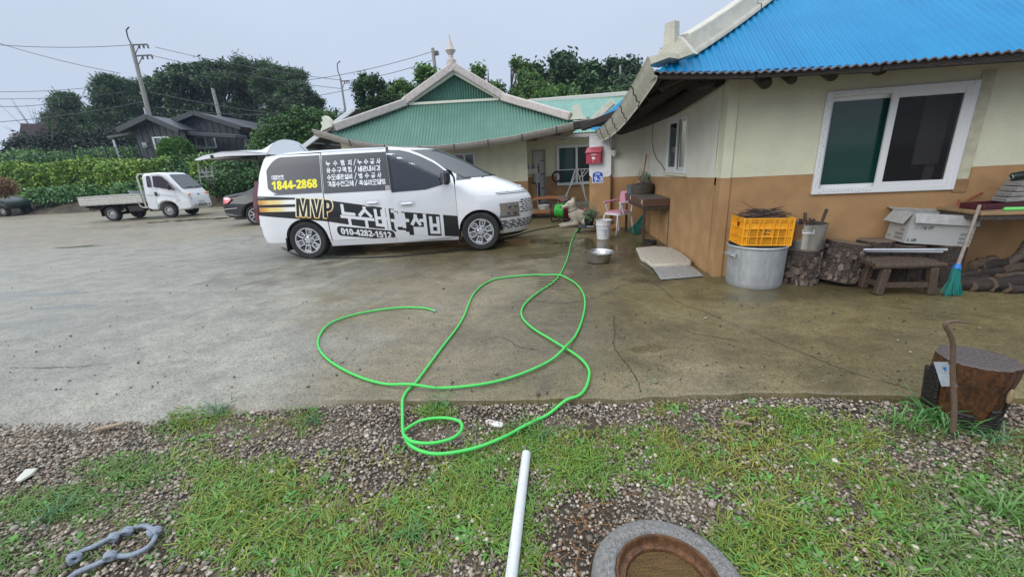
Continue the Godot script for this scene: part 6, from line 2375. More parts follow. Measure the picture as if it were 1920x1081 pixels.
func bush(called: String, label: String, base: Vector3, size: Vector3, dark: Color, light: Color, seed_: int, n := 700, kind := "bush", group := "", category := "bush", box := false) -> Node3D:
	var r := RandomNumberGenerator.new()
	r.seed = seed_
	var T := thing(called, label, category, base, 0.0, group)
	var core := MB.new()
	if not box:
		core.tube([V(0, -0.2, 0), V(0.03, size.y * 0.4, 0), V(0, size.y * 0.8, 0)], [0.07, 0.05, 0.02], 6)
		for i in 5:
			var a := r.randf() * TAU
			core.tube([V(0, size.y * 0.15, 0), V(cos(a) * size.x * 0.3, size.y * 0.6, sin(a) * size.z * 0.3)], [0.04, 0.01], 5)
	else:
		var x := -size.x + 0.4
		while x < size.x:
			core.tube([V(x, -0.2, 0), V(x + r.randf_range(-0.2, 0.2), size.y * 0.85, r.randf_range(-0.2, 0.2))], [0.05, 0.015], 5)
			x += 0.8
	part("stems", core, bark(), T)
	var where := [[], [], []]
	var cols := [PackedColorArray(), PackedColorArray(), PackedColorArray()]
	var lump := noise(seed_, 0.35, 3)
	for i in n:
		var p: Vector3
		if box:
			p = V(r.randf_range(-size.x, size.x), 0, 0)
			var hh := size.y * (0.88 + 0.22 * lump.get_noise_1d((base.x + p.x) * 2.0))
			var zz := size.z * (0.9 + 0.35 * lump.get_noise_2d((base.x + p.x) * 1.5, 9.0))
			if r.randf() < 0.68: p += V(0, r.randf() * hh, zz * (1.0 - 0.3 * r.randf() * r.randf()) + 0.22 * lump.get_noise_3d(p.x * 3.0, p.y * 4.0, 0))
			else: p += V(0, hh * r.randf_range(0.86, 1.02), r.randf_range(-zz, zz))
		else:
			var d := Vector3(r.randfn(), r.randfn(), r.randfn()).normalized() * pow(r.randf(), 0.28)
			p = V(d.x * size.x, size.y * 0.5 + d.y * size.y * 0.5, d.z * size.z) * (1.0 + 0.18 * lump.get_noise_3dv(d * 6.0))
		var k := i % 3
		where[k].append(Transform3D(rand_basis(r, r.randf_range(0.7, 1.3)), p))
		cols[k].append(dark.lerp(light, r.randf()) * r.randf_range(0.8, 1.2))
	var C := Node3D.new()
	C.name = "leaves"
	T.add_child(C)
	for k in 3:
		scatter_mesh("foliage", clump(kind, k), where[k], cols[k], leaf_mat("foliage"), C)
	return T
func build_vegetation() -> void:
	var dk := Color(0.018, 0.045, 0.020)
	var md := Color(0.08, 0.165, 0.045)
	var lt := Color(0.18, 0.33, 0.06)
	var yl := Color(0.14, 0.24, 0.05)
	var row := [
		[120, 178, 66, 4.6, "needle", "cone", "broad dark conifer at the wood's open end above the scrub"],
		[182, 140, 62, 4.4, "needle", "cone", "tall dark conifer beside the leaning power pole"],
		[228, 150, 66, 4.6, "needle", "cone", "dark pointed tree just left of the leaning power pole"],
		[285, 148, 70, 5.0, "needle", "round", "dark tree standing directly behind the leaning power pole"],
		[345, 124, 64, 4.8, "broad", "round", "rounded tree above the grey house's left gable"],
		[402, 118, 66, 5.0, "broad", "round", "tallest leafy tree above the grey house's ridges"],
		[455, 110, 62, 4.4, "needle", "tall", "feathery tree above the grey house's right gable"],
		[500, 116, 60, 3.6, "needle", "tall", "open-crowned tree with bare lower trunk by the wood's end"],
		[533, 128, 58, 3.0, "needle", "tall", "second open-crowned tree by the wood's end"],
		[562, 156, 56, 2.8, "broad", "round", "small leaning tree at the wood's end over the bushes"],
	]
	var i := 0
	for t in row:
		var z: float = -t[2]
		var top := Z(t[0], t[1], z)
		var gy := terrain(top.x, z) - 0.5
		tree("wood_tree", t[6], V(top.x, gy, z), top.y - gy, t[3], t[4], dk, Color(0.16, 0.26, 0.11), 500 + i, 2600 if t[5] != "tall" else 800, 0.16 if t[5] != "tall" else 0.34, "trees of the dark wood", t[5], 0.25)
		i += 1
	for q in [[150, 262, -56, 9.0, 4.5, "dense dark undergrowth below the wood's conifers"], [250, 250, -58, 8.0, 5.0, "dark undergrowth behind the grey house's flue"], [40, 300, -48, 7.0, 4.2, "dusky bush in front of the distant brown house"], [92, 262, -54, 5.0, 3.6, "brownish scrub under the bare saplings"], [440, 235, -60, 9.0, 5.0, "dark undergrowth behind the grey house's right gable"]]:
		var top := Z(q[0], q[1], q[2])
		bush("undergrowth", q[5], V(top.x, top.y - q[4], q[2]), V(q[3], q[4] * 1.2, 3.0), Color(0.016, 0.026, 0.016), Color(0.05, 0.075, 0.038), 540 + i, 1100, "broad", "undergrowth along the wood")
		i += 1
	for q in [[75, 290, -35.5, 3.2, 2.6, "rounded leafy shrub at the railing's bend"], [165, 283, -38.5, 5.0, 1.8, "low weeds behind the railing's middle"], [230, 279, -40.5, 4.5, 1.6, "low weeds behind the railing by the porch post"], [30, 286, -38.0, 4.0, 2.0, "weeds behind the railing's low end"]]:
		var top := Z(q[0], q[1], q[2])
		bush("meadow_shrub", q[5], V(top.x, top.y - q[4], q[2]), V(q[3], q[4], 1.8), Color(0.09, 0.19, 0.06), Color(0.20, 0.35, 0.12), 560 + i, 900, "bush", "shrubs on the bank")
		i += 1
	var segs := [[-34.2, 4.6], [-25.6, 4.4], [-18.4, 3.4]]
	var names := ["vine-covered hedge stretch behind the truck's tail", "vine-covered hedge stretch behind the truck's cab", "vine-covered hedge stretch below the grey house's window"]
	for k in 3:
		var cx: float = segs[k][0]
		var z: float = bank_z(cx) - 3.1
		var py: float = [300, 296, 308][k]
		var top := Z(960.0 + cx / -z * 715.0, py, z)
		var gy := 1.25
		bush("vine_hedge", names[k], V(cx, gy, z), V(segs[k][1], maxf(1.6, top.y - gy), 0.8), Color(0.10, 0.22, 0.04), Color(0.40, 0.56, 0.10), 600 + k, 5200, "bush", "stretches of the vine hedge", "hedge", true)
	for k in 2:
		var cx: float = [-31.0, -23.0][k]
		var z := bank_z(cx) - 1.75
		bush("crop_row", ["low leafy crop row along the bank behind the truck's tail", "low leafy crop row along the bank behind the truck's cab"][k], V(cx, 1.0, z), V(4.6, 0.55, 0.38), Color(0.09, 0.21, 0.07), Color(0.20, 0.38, 0.14), 620 + k, 1700, "bush", "low crop rows", "crop", true)
	var t0 := Z(316, 258, -33.0)
	bush("round_evergreen", "round bright clipped evergreen in front of the grey house", V(t0.x, t0.y - 1.9, -33.0), V(0.85, 1.7, 0.8), Color(0.05, 0.14, 0.02), Color(0.13, 0.30, 0.03), 640, 1500, "fine", "", "shrub")
	var t1 := Z(338, 263, -32.6)
	bush("leaning_evergreen", "narrower clipped evergreen leaning beside the round one", V(t1.x, t1.y - 2.3, -32.6), V(0.6, 2.4, 0.6), Color(0.04, 0.12, 0.02), Color(0.11, 0.26, 0.03), 641, 1200, "fine", "", "shrub")
	for q in [[390, 296, -30.5, 2.2, 2.6, "tangled vegetable plants below the grey house's window"], [430, 306, -29.5, 2.0, 2.0, "dark leafy vegetable plants by the garden frame"], [470, 300, -29.0, 2.2, 2.2, "tall vegetable plants beside the van's raised tailgate"], [345, 296, -31.5, 1.5, 2.0, "leafy plants at the foot of the clipped evergreens"], [465, 322, -27.8, 2.4, 1.2, "low bright vegetables behind the black car"], [425, 330, -28.0, 1.6, 1.0, "low vegetables along the garden frame"]]:
		var top := Z(q[0], q[1], q[2])
		bush("vegetable_plants", q[5], V(top.x, top.y - q[4], q[2]), V(q[3], q[4], 1.0), Color(0.03, 0.09, 0.03), Color(0.10, 0.22, 0.05), 650 + i, 1000, "bush", "vegetable plants", "plants")
		i += 1
	for q in [[560, 208, -30.0, 3.4, 3.6, "big rounded shrub left of the dark canopy"], [520, 240, -31.5, 2.2, 2.6, "lower shrub beside the grey house's side wall"], [610, 214, -33.0, 3.2, 3.2, "shrub behind the dark canopy's beam"]]:
		var top := Z(q[0], q[1], q[2])
		bush("big_shrub", q[5], V(top.x, top.y - q[4] - 1.5, q[2]), V(q[3], q[4] + 1.5, 2.0), Color(0.03, 0.085, 0.022), Color(0.10, 0.22, 0.045), 680 + i, 2000, "bush", "shrubs by the canopy")
		i += 1
	var mids := [
		[705, 140, 34, 1.7, "broad", "round", 900, dk * 1.2, md * 1.2, "slim tree left of the green gable, next to the far pole"],
		[737, 152, 36, 1.5, "broad", "round", 800, dk * 1.2, md, "slim tree close to the green roof's left hip"],
		[790, 116, 38, 3.2, "broad", "cone", 1500, md, lt, "bright pointed tree behind the green gable's left verge"],
		[762, 150, 36, 1.8, "broad", "round", 900, md, lt, "bright rounded tree under the pointed tree"],
		[905, 118, 40, 2.6, "broad", "tall", 800, md, lt, "airy young tree just right of the green gable"],
		[952, 104, 42, 2.8, "broad", "tall", 800, md, lt, "tall airy tree with wispy top right of the green gable"],
		[985, 140, 40, 2.4, "broad", "round", 1100, md, lt * 0.95, "leafy tree between the airy trees and the big dark ones"],
		[1010, 155, 36, 2.2, "broad", "round", 900, md, yl, "light green tree above the rear wing's ridge"],
		[1060, 108, 48, 4.2, "broad", "round", 2000, dk * 1.1, md * 1.1, "large dark tree behind the rear wing's ridge"],
		[1100, 122, 44, 4.0, "broad", "round", 2000, dk * 1.2, md * 1.25, "broad tree above the rear wing, left of the cross pole"],
		[1050, 165, 34, 2.6, "broad", "round", 1100, md, lt, "bright low tree just over the rear wing's ridge"],
		[1150, 112, 50, 3.6, "broad", "round", 1600, dk, md, "dark tree behind the cross-armed pole by the blue roof"],
		[1185, 150, 46, 3.6, "broad", "round", 1400, dk, md, "dark tree half hidden by the blue house's gutter"],
		[880, 150, 38, 2.4, "broad", "round", 900, md, lt, "leafy tree peeping over the green gable's right verge"],
	]
	for t in mids:
		var z: float = -t[2]
		var top := Z(t[0], t[1], z)
		tree("yard_tree", t[9], V(top.x, 0, z), top.y, t[3], t[4], t[7], t[8], 700 + i, t[6], 0.34 if t[5] != "cone" else 0.25, "trees behind the green roof", t[5], 0.5 if t[5] == "tall" else 0.1)
		i += 1
	var sp := thing("bare_sapling", "leafless pale saplings against the sky by the distant house", "sapling", Z(88, 290, -52.0))
	var r := RandomNumberGenerator.new()
	r.seed = 77
	var tw := MB.new()
	for k in 26:
		var a := r.randf_range(-1.0, 1.0)
		var top := V(a * 4.5 + r.randf_range(-0.5, 0.5), r.randf_range(3.0, 6.5), r.randf_range(-1, 1))
		tw.tube([V(a * 0.8, 0, 0), top * 0.5 + V(0, 0.5, 0), top], [0.05, 0.03, 0.012], 4)
	part("twigs", tw, plain("twig_pale", lin(0.16, 0.13, 0.12), 0.9), sp)
	var pl := Z(0, 348, -28.0)
	bush("reed_plume", "dry tawny reed plume at the hedge's left end", V(pl.x, pl.y - 0.6, -28.0), V(0.7, 1.0, 0.5), Color(0.20, 0.12, 0.06), Color(0.38, 0.24, 0.13), 799, 500, "fine", "", "reeds")
	var gf := thing("bean_trellis", "weathered grey pole frame in the vegetable patch behind the truck", "trellis", Vector3.ZERO)
	var gm := plain("weathered_pole", lin(0.26, 0.25, 0.24), 0.8)
	for q in [[377, 345, 371, 305], [393, 350, 385, 312], [402, 348, 396, 310], [372, 324, 400, 322], [374, 332, 402, 330], [399, 345, 377, 318]]:
		var po := MB.new()
		po.tube([Z(q[0], q[1], -27.0), Z(q[2], q[3], -27.0)], 0.05, 6)
		part("pole", po, gm, gf)
func build_poles() -> void:
	var grey := mottled("pole_concrete", lin(0.26, 0.25, 0.23), lin(0.36, 0.35, 0.32), 0.5, 0.8, 0.0, ONE, 95)
	var dm := plain("pole_metal", lin(0.09, 0.09, 0.095), 0.5, 0.4)
	var spec := [
		["leaning power pole with two crossarms and a curved top bracket behind the grey house", [280, 218], [246, 84], -46.0, 0.20, [[84, 30], [104, 32]], true],
		["short plain power pole behind the grey house's second ridge", [411, 217], [398, 166], -48.0, 0.19, [], false],
		["thin distant pole with one crossarm beyond the dark canopy", [648, 212], [638, 146], -58.0, 0.13, [[152, 14]], true],
		["power pole rising behind the green gable's left verge", [816, 132], [811, 90], -44.0, 0.19, [[97, 8]], false],
		["slim cross-armed pole in the trees by the blue roof", [1164, 165], [1163, 122], -46.0, 0.12, [[144, 12]], false],
	]
	var tops := []
	for s in spec:
		var b := Z(s[1][0], s[1][1], s[3])
		var t := Z(s[2][0], s[2][1], s[3])
		var d := (t - b).normalized()
		var foot := b - d * (b.y - terrain(b.x, s[3]) + 0.5) / maxf(0.2, d.y)
		var T := thing("power_pole", s[0], "pole", foot)
		var p := MB.new()
		p.tube([Vector3.ZERO, t - foot], [s[4] * 1.25, s[4] * 0.85], 10)
		part("mast", p, grey, T)
		for a in s[5]:
			var f: float = (a[0] - s[1][1]) / float(s[2][1] - s[1][1])
			var c := b.lerp(t, f) - foot
			var e := Z(s[2][0] + a[1] + (a[0] - s[2][1]) * 0.3, a[0] - 1, s[3]) - foot
			var m := MB.new()
			bar(m, c + (c - e) * 0.12, e, 0.12, 0.12)
			bar(m, c + d * -1.0, c.lerp(e, 0.5), 0.06, 0.06)
			part("crossarm", m, dm, T)
			for k in 3:
				var ins := MB.new()
				var q := c.lerp(e, 0.45 + 0.27 * k)
				ins.lathe(vl([0.05, -0.35, 0.10, -0.3, 0.05, -0.22, 0.10, -0.15, 0.05, 0.0]), 8, Transform3D(BI, q))
				part("insulator", ins, plain("insulator", lin(0.12, 0.10, 0.10), 0.3), T)
		if s[6]:
			var br := MB.new()
			var q := t - foot
			var sc := absf(s[3]) / 46.0
			br.tube([q, q + V(-0.15, 0.7, 0) * sc, q + V(-0.1, 1.3, 0) * sc, q + V(0.25, 1.55, 0) * sc], 0.06, 6)
			part("top_bracket", br, dm, T)
		tops.append(t)
	var wm := plain("wire", lin(0.06, 0.065, 0.075), 0.6)
	var labels := {}
	var wires := [
		[[-60, 79], [246, 84], -50, "thick overhead wire running left from the leaning pole's upper arm"],
		[[-60, 62], [225, 137], -52, "thin overhead wire dropping to the right through open sky"],
		[[-60, 196], [120, 190], -50, "thick low wire at the far left above the distant house"],
		[[-60, 170], [200, 160], -56, "upper of the thin low wires at the far left"],
		[[-60, 184], [240, 172], -56, "lower of the thin low wires at the far left"],
		[[290, 88], [640, 150], -54, "overhead wire from the leaning pole's upper arm to the thin pole"],
		[[285, 104], [640, 166], -54, "overhead wire from the leaning pole's lower arm to the thin pole"],
		[[640, 152], [812, 112], -50, "overhead wire from the thin pole to the pole behind the green gable"],
		[[560, 152], [812, 96], -52, "upper overhead wire reaching the pole behind the green gable"],
		[[500, 188], [690, 158], -54, "low wire crossing the sky above the dark canopy"],
		[[560, 215], [700, 196], -54, "lowest wire above the dark canopy's tip"],
		[[290, 200], [560, 214], -46, "wire crossing the dark wood above the grey house"],
		[[280, 172], [600, 220], -46, "wire sloping across the dark wood"],
		[[-60, 232], [280, 188], -46, "wire rising through the conifers to the leaning pole"],
	]
	for w in wires:
		var a := Z(w[0][0], w[0][1], w[2])
		var b := Z(w[1][0], w[1][1], w[2])
		var pts := []
		for k in 13:
			var f := k / 12.0
			pts.append(a.lerp(b, f) - V(0, 4.0 * 0.35 * f * (1.0 - f), 0))
		var mb := MB.new()
		mb.tube(pts, 0.028, 4)
		tag(part("overhead_wire", mb, wm), w[3], "wire", "overhead wires")
# ---------------------------------------------------------------- a body from tapered bones, meshed as surface nets
func bones_mesh(bones: Array, cell: float, k := 0.05) -> MB:
	var lo := ONE * 1e9
	var hi := ONE * -1e9
	for b in bones:
		for e in [[b[0], b[2]], [b[1], b[3]]]:
			lo = lo.min(e[0] - ONE * (e[1] + cell * 3))
			hi = hi.max(e[0] + ONE * (e[1] + cell * 3))
	var n := Vector3i(((hi - lo) / cell).ceil()) + Vector3i.ONE
	var f := PackedFloat32Array()
	f.resize(n.x * n.y * n.z)
	for z in n.z:
		for y in n.y:
			for x in n.x:
				var p := lo + Vector3(x, y, z) * cell
				var d := 1e3
				for b in bones:
					var ab: Vector3 = b[1] - b[0]
					var t := clampf((p - b[0]).dot(ab) / maxf(1e-9, ab.length_squared()), 0, 1)
					var q: float = p.distance_to(b[0] + ab * t) - lerpf(b[2], b[3], t)
					var h := clampf(0.5 + 0.5 * (d - q) / k, 0, 1)
					d = lerpf(d, q, h) - k * h * (1 - h)
				f[(z * n.y + y) * n.x + x] = d
	var at := {}
	var vs := PackedVector3Array()
	var ns := PackedVector3Array()
	var id := func(x: int, y: int, z: int) -> int: return (z * n.y + y) * n.x + x
	for z in n.z - 1:
		for y in n.y - 1:
			for x in n.x - 1:
				var s := Vector3.ZERO
				var cnt := 0
				for e in [[0, 0, 0, 1, 0, 0], [0, 1, 0, 1, 1, 0], [0, 0, 1, 1, 0, 1], [0, 1, 1, 1, 1, 1], [0, 0, 0, 0, 1, 0], [1, 0, 0, 1, 1, 0], [0, 0, 1, 0, 1, 1], [1, 0, 1, 1, 1, 1], [0, 0, 0, 0, 0, 1], [1, 0, 0, 1, 0, 1], [0, 1, 0, 0, 1, 1], [1, 1, 0, 1, 1, 1]]:
					var a: float = f[id.call(x + e[0], y + e[1], z + e[2])]
					var b: float = f[id.call(x + e[3], y + e[4], z + e[5])]
					if (a < 0) != (b < 0):
						s += Vector3(e[0], e[1], e[2]).lerp(Vector3(e[3], e[4], e[5]), a / (a - b))
						cnt += 1
				if cnt:
					at[id.call(x, y, z)] = vs.size()
					vs.append(lo + (Vector3(x, y, z) + s / cnt) * cell)
	ns.resize(vs.size())
	var tris := PackedInt32Array()
	for z in range(1, n.z - 1):
		for y in range(1, n.y - 1):
			for x in range(1, n.x - 1):
				var a: float = f[id.call(x, y, z)]
				for ax in 3:
					var o := [[1, 0, 0], [0, 1, 0], [0, 0, 1]][ax] as Array
					var b: float = f[id.call(x + o[0], y + o[1], z + o[2])]
					if (a < 0) == (b < 0): continue
					var u := [[0, 1, 0], [0, 0, 1], [1, 0, 0]][ax] as Array
					var w := [[0, 0, 1], [1, 0, 0], [0, 1, 0]][ax] as Array
					var q := [at.get(id.call(x, y, z)), at.get(id.call(x - u[0], y - u[1], z - u[2])), at.get(id.call(x - u[0] - w[0], y - u[1] - w[1], z - u[2] - w[2])), at.get(id.call(x - w[0], y - w[1], z - w[2]))]
					if null in q: continue
					if a > 0: q.reverse()
					for t in [[q[0], q[1], q[2]], [q[0], q[2], q[3]]]:
						var nn := (vs[t[1]] - vs[t[0]]).cross(vs[t[2]] - vs[t[0]])
						for i in 3: ns[t[i]] += nn
						tris.append(t[0]); tris.append(t[2]); tris.append(t[1])
	var mb := MB.new()
	mb.v = vs
	for i in ns.size(): ns[i] = ns[i].normalized()
	mb.n = ns
	for i in vs.size():
		mb.t.append(Vector2.ZERO)
		mb.c.append(Color.WHITE)
	mb.ix = tris
	return mb
func build_dog() -> void:
	var at := G(1086, 423)
	var T := thing("lying_dog", "cream short-haired dog lying by the hose reel, head raised and turned left", "dog", at, deg_to_rad(4))
	var b := [
		[V(0.10, 0.20, 0.02), V(-0.12, 0.30, 0.0), 0.155, 0.145],
		[V(0.24, 0.15, 0.0), V(0.08, 0.20, 0.02), 0.14, 0.155],
		[V(-0.12, 0.32, 0.0), V(-0.18, 0.47, 0.01), 0.12, 0.08],
		[V(-0.19, 0.52, 0.01), V(-0.22, 0.535, 0.01), 0.105, 0.095],
		[V(-0.25, 0.515, 0.01), V(-0.40, 0.475, 0.015), 0.058, 0.036],
		[V(-0.40, 0.475, 0.015), V(-0.415, 0.475, 0.015), 0.036, 0.032],
		[V(-0.15, 0.59, 0.065), V(-0.135, 0.70, 0.08), 0.042, 0.014],
		[V(-0.16, 0.59, -0.055), V(-0.145, 0.70, -0.07), 0.042, 0.014],
		[V(-0.13, 0.24, 0.08), V(-0.10, 0.08, 0.12), 0.075, 0.055],
		[V(-0.10, 0.07, 0.12), V(-0.36, 0.045, 0.14), 0.05, 0.036],
		[V(-0.36, 0.04, 0.14), V(-0.47, 0.033, 0.145), 0.038, 0.036],
		[V(-0.13, 0.22, -0.09), V(-0.12, 0.08, -0.12), 0.07, 0.05],
		[V(-0.12, 0.07, -0.12), V(-0.38, 0.045, -0.10), 0.048, 0.035],
		[V(-0.38, 0.04, -0.10), V(-0.46, 0.033, -0.10), 0.037, 0.034],
		[V(0.26, 0.16, 0.09), V(0.10, 0.12, 0.18), 0.12, 0.08],
		[V(0.10, 0.10, 0.18), V(0.28, 0.05, 0.20), 0.06, 0.04],
		[V(0.28, 0.045, 0.20), V(0.12, 0.035, 0.22), 0.04, 0.034],
		[V(0.36, 0.10, -0.02), V(0.52, 0.05, 0.10), 0.05, 0.035],
	]
	var fur := speck(mottled("cream_fur", lin(0.52, 0.44, 0.31), lin(0.68, 0.61, 0.48), 5.0, 0.9, 0.4, ONE, 97, 0.03), 98, Color(0.8, 0.78, 0.74), Color.WHITE)
	fur.rim_enabled = true
	part("dog_body", bones_mesh(b, 0.021, 0.045), fur, T)
	var dk := plain("dog_dark", lin(0.02, 0.017, 0.015), 0.35)
	var nz := MB.new()
	nz.ball(V(-0.445, 0.487, 0.015), V(0.026, 0.024, 0.028))
	part("nose", nz, dk, T)
	for s in [[0.088, 0.0], [-0.07, 0.0]]:
		var ey := MB.new()
		ey.ball(V(-0.285, 0.56, s[0] * 0.8), V(0.018, 0.017, 0.014), 8, 6)
		part("eye", ey, dk, T)
	var mo := MB.new()
	mo.tube([V(-0.41, 0.447, 0.03), V(-0.36, 0.443, 0.055), V(-0.30, 0.455, 0.07)], 0.005, 4)
	part("mouth", mo, dk, T)
	var co := MB.new()
	var ring := []
	for i in 17:
		var a := TAU * i / 16
		ring.append(V(-0.155, 0.395, 0.005) + V(cos(a) * 0.110, cos(a) * 0.045, sin(a) * 0.110))
	co.tube(ring, 0.011, 6, false)
	part("collar", co, plain("collar", lin(0.05, 0.05, 0.055), 0.6), T)
func dish(called: String, m: Material, parent: Node, prof: Array, sides := 28) -> MeshInstance3D:
	var mb := MB.new()
	mb.lathe(prof, sides)
	return part(called, mb, m, parent)
func bucket_profile(r0: float, r1: float, h: float, t := 0.006) -> Array:
	return vl([0.001, 0.0, r0, 0.0, r1, h, r1 - t, h, r0 - t, t, 0.001, t])
func build_doorway_things() -> void:
	build_dog()
	var pa := G(1124, 427)
	var turn := -30.0
	var pn := Vector3(sin(deg_to_rad(turn)), 0, cos(deg_to_rad(turn)))
	var pu := Vector3(cos(deg_to_rad(turn)), 0, -sin(deg_to_rad(turn)))
	var P := thing("plaster_pillar", "white and tan plastered pillar carrying the red letter box", "pillar", pa, deg_to_rad(turn))
	var lowm := MB.new()
	lowm.box(V(0, 0.535, -0.16), V(0.50, 1.23, 0.32), BI, 0.02)
	part("pillar_base", lowm, tan_plaster(), P)
	var upm := MB.new()
	upm.prism(round_rect(-0.25, 1.15, 0.25, 2.08, 0.07, 4), -0.32, 0.0)
	part("pillar_top", upm, mottled("white_plaster", lin(0.66, 0.67, 0.66), lin(0.74, 0.75, 0.74), 0.7, 0.85, 0.3, ONE, 101), P)
	var bc := on_plane(1116, 293, pn, pa)
	var M := thing("letter_box", "red metal letter box with sloping lid on the white pillar", "letter box", bc, deg_to_rad(turn))
	var red := mottled("red_enamel", lin(0.36, 0.022, 0.045), lin(0.46, 0.035, 0.065), 2.0, 0.35, 0.0, ONE, 102)
	var mbx := MB.new()
	mbx.prism(pv([0.002, -0.15, 0.13, -0.15, 0.13, 0.085, 0.002, 0.18]), -0.165, 0.165, Transform3D(Basis(V(0, 0, 1), UP, V(-1, 0, 0)), Vector3.ZERO))
	part("box_body", mbx, red, M)
	var lid := MB.new()
	lid.prism(pv([0.002, 0.18, 0.155, 0.082, 0.155, 0.068, 0.155, 0.092, 0.002, 0.20]), -0.18, 0.18, Transform3D(Basis(V(0, 0, 1), UP, V(-1, 0, 0)), Vector3.ZERO))
	part("lid", lid, red, M)
	var fpl := MB.new()
	fpl.prism(round_rect(-0.145, -0.135, 0.145, 0.055, 0.008, 2), 0.13, 0.136)
	part("front_door", fpl, red, M)
	var slot_shade := MB.new()
	slot_shade.box(V(0, 0.005, 0.137), V(0.15, 0.012, 0.004))
	for sx in [-0.05, 0.05]: slot_shade.box(V(sx, -0.10, 0.137), V(0.022, 0.014, 0.004))
	part("slot_shade", slot_shade, plain("slot_shade_red", lin(0.05, 0.006, 0.01), 0.6), M)  # thin dark plates paint the shade inside the openings
	var bird := MB.new()
	bird.prism(pv([-0.035, -0.03, 0.0, -0.075, 0.045, -0.05, 0.05, -0.035, 0.02, -0.012, -0.02, -0.008]), 0.136, 0.139)
	bird.ball(V(-0.005, -0.105, 0.138), V(0.010, 0.010, 0.004), 8, 5)
	part("emblem", bird, plain("emblem_white", lin(0.75, 0.72, 0.72), 0.5), M)
	var tx := MB.new()
	lettering(tx, "POST", 0.035, V(-0.04, 0.018, 0.1375))
	part("lettering", tx, plain("emblem_white", lin(0.75, 0.72, 0.72), 0.5), M)
	var hc := on_plane(1121, 332, pn, pa)
	var S := thing("house_number", "blue house number plate reading 9-3 under the letter box", "sign", hc, deg_to_rad(turn))
	var outl := pv([-0.13, -0.125, 0.13, -0.125, 0.13, 0.09, 0.07, 0.125, 0.0, 0.138, -0.07, 0.125, -0.13, 0.09])
	var wp := MB.new()
	wp.prism(outl, 0.0, 0.008)
	part("plate", wp, plain("plate_rim", lin(0.70, 0.72, 0.75), 0.4), S)
	var bp := MB.new()
	var inn := PackedVector2Array()
	for p in outl: inn.append(p * Vector2(0.89, 0.87) + Vector2(0, 0.004))
	bp.prism(inn, 0.008, 0.011)
	part("blue_field", bp, plain("sign_blue", lin(0.012, 0.055, 0.42), 0.4), S)
	var num := MB.new()
	lettering(num, "9-3", 0.10, V(-0.075, -0.085, 0.0125))
	part("number", num, plain("sign_white", lin(0.78, 0.80, 0.82), 0.4), S)
	var cvs := Canvas.new(256, 96, lin(0.012, 0.055, 0.42))
	hangul(cvs, "봉명길", Vector2(62, 6), Vector2(38, 46), 8, 7, lin(0.75, 0.78, 0.82))
	for i in 9: cvs.poly(rect(40 + i * 20, 66, 53 + i * 20, 84), lin(0.5, 0.58, 0.70))
	var st := MB.new()
	st.quad(V(-0.10, 0.028, 0.0122), V(0.10, 0.028, 0.0122), V(0.10, 0.098, 0.0122), V(-0.10, 0.098, 0.0122))
	part("street_name", st, printed("street_name", cvs), S)
	var cc := on_plane(1152, 292, hn, HC + hb * 4.25 + hn * 0.06)
	var U := thing("hanging_cup", "small white cup hung from a wire on the cream wall", "cup", cc)
	dish("cup", plain("cup_white", lin(0.62, 0.62, 0.60), 0.5), U, bucket_profile(0.05, 0.075, 0.12), 16)
	var fx := MB.new()
	fx.tube(smooth_path([V(-0.07, 0.11, 0), V(-0.10, 0.3, -0.02), V(-0.10, 0.46, -0.02), V(-0.02, 0.52, -0.02)], 4), 0.012, 5)
	part("wire", fx, plain("flex_cream", lin(0.5, 0.48, 0.38), 0.5), U)
	var fl := G(1205, 462)
	var fr := G(1256, 463)
	var bl := G(1179, 433)
	var ax := (bl - fl)
	ax.y = 0
	var TL := 1.72
	var dirv := hb
	var across := Vector3(dirv.z, 0, -dirv.x) * -1.0
	across = Vector3(-dirv.z, 0, dirv.x)
	var ctr := fl + dirv * TL * 0.5 + across * 0.23
	ctr.y = 0
	var TB := thing("work_table", "narrow brown steel-legged table with wooden top against the side wall", "table", ctr, atan2(-dirv.x, -dirv.z))
	var legm := brown_steel()
	for sx in [-0.22, 0.22]:
		for sz in [-TL * 0.5 + 0.03, TL * 0.5 - 0.03]:
			var lg := MB.new()
			lg.box(V(sx, 0.34, sz), V(0.045, 0.68, 0.045), BI, 0.004)
			part("leg", lg, legm, TB)
	var ap := MB.new()
	frame_bars(ap, V(0, 0.69, 0), Vector3.RIGHT, Vector3(0, 0, -1), UP, -0.245, -TL * 0.5, 0.245, TL * 0.5, 0.04, 0.05, 0.0)
	part("apron", ap, legm, TB)
	var top := MB.new()
	top.box(V(0, 0.755, 0), V(0.51, 0.13, TL + 0.02), BI, 0.008)
	part("table_top", top, mottled("table_wood", lin(0.075, 0.038, 0.022), lin(0.14, 0.075, 0.045), 1.2, 0.45, 0.2, V(3, 3, 0.6), 103, 0.02), TB)
	var tt := MB.new()
	tt.box(V(0, 0.823, 0), V(0.49, 0.006, TL), BI)
	part("worn_surface", tt, mottled("table_grey", lin(0.10, 0.085, 0.075), lin(0.20, 0.175, 0.16), 1.5, 0.5, 0.0, V(2, 2, 0.5), 104), TB)
	for z in [0.5, -0.1]:
		var lb := MB.new()
		lb.box(V(-0.257, 0.77, TL * 0.5 - 0.08 if z > 0 else -0.25), V(0.004, 0.07, 0.05))
		part("paper_label", lb, plain("paper", lin(0.6, 0.58, 0.52), 0.8), TB)
	var X := TB.transform
	var A := thing("wicker_planter", "round grey wicker planter with a dry twiggy shrub on the table", "planter", X * V(-0.02, 0.826, -0.30))
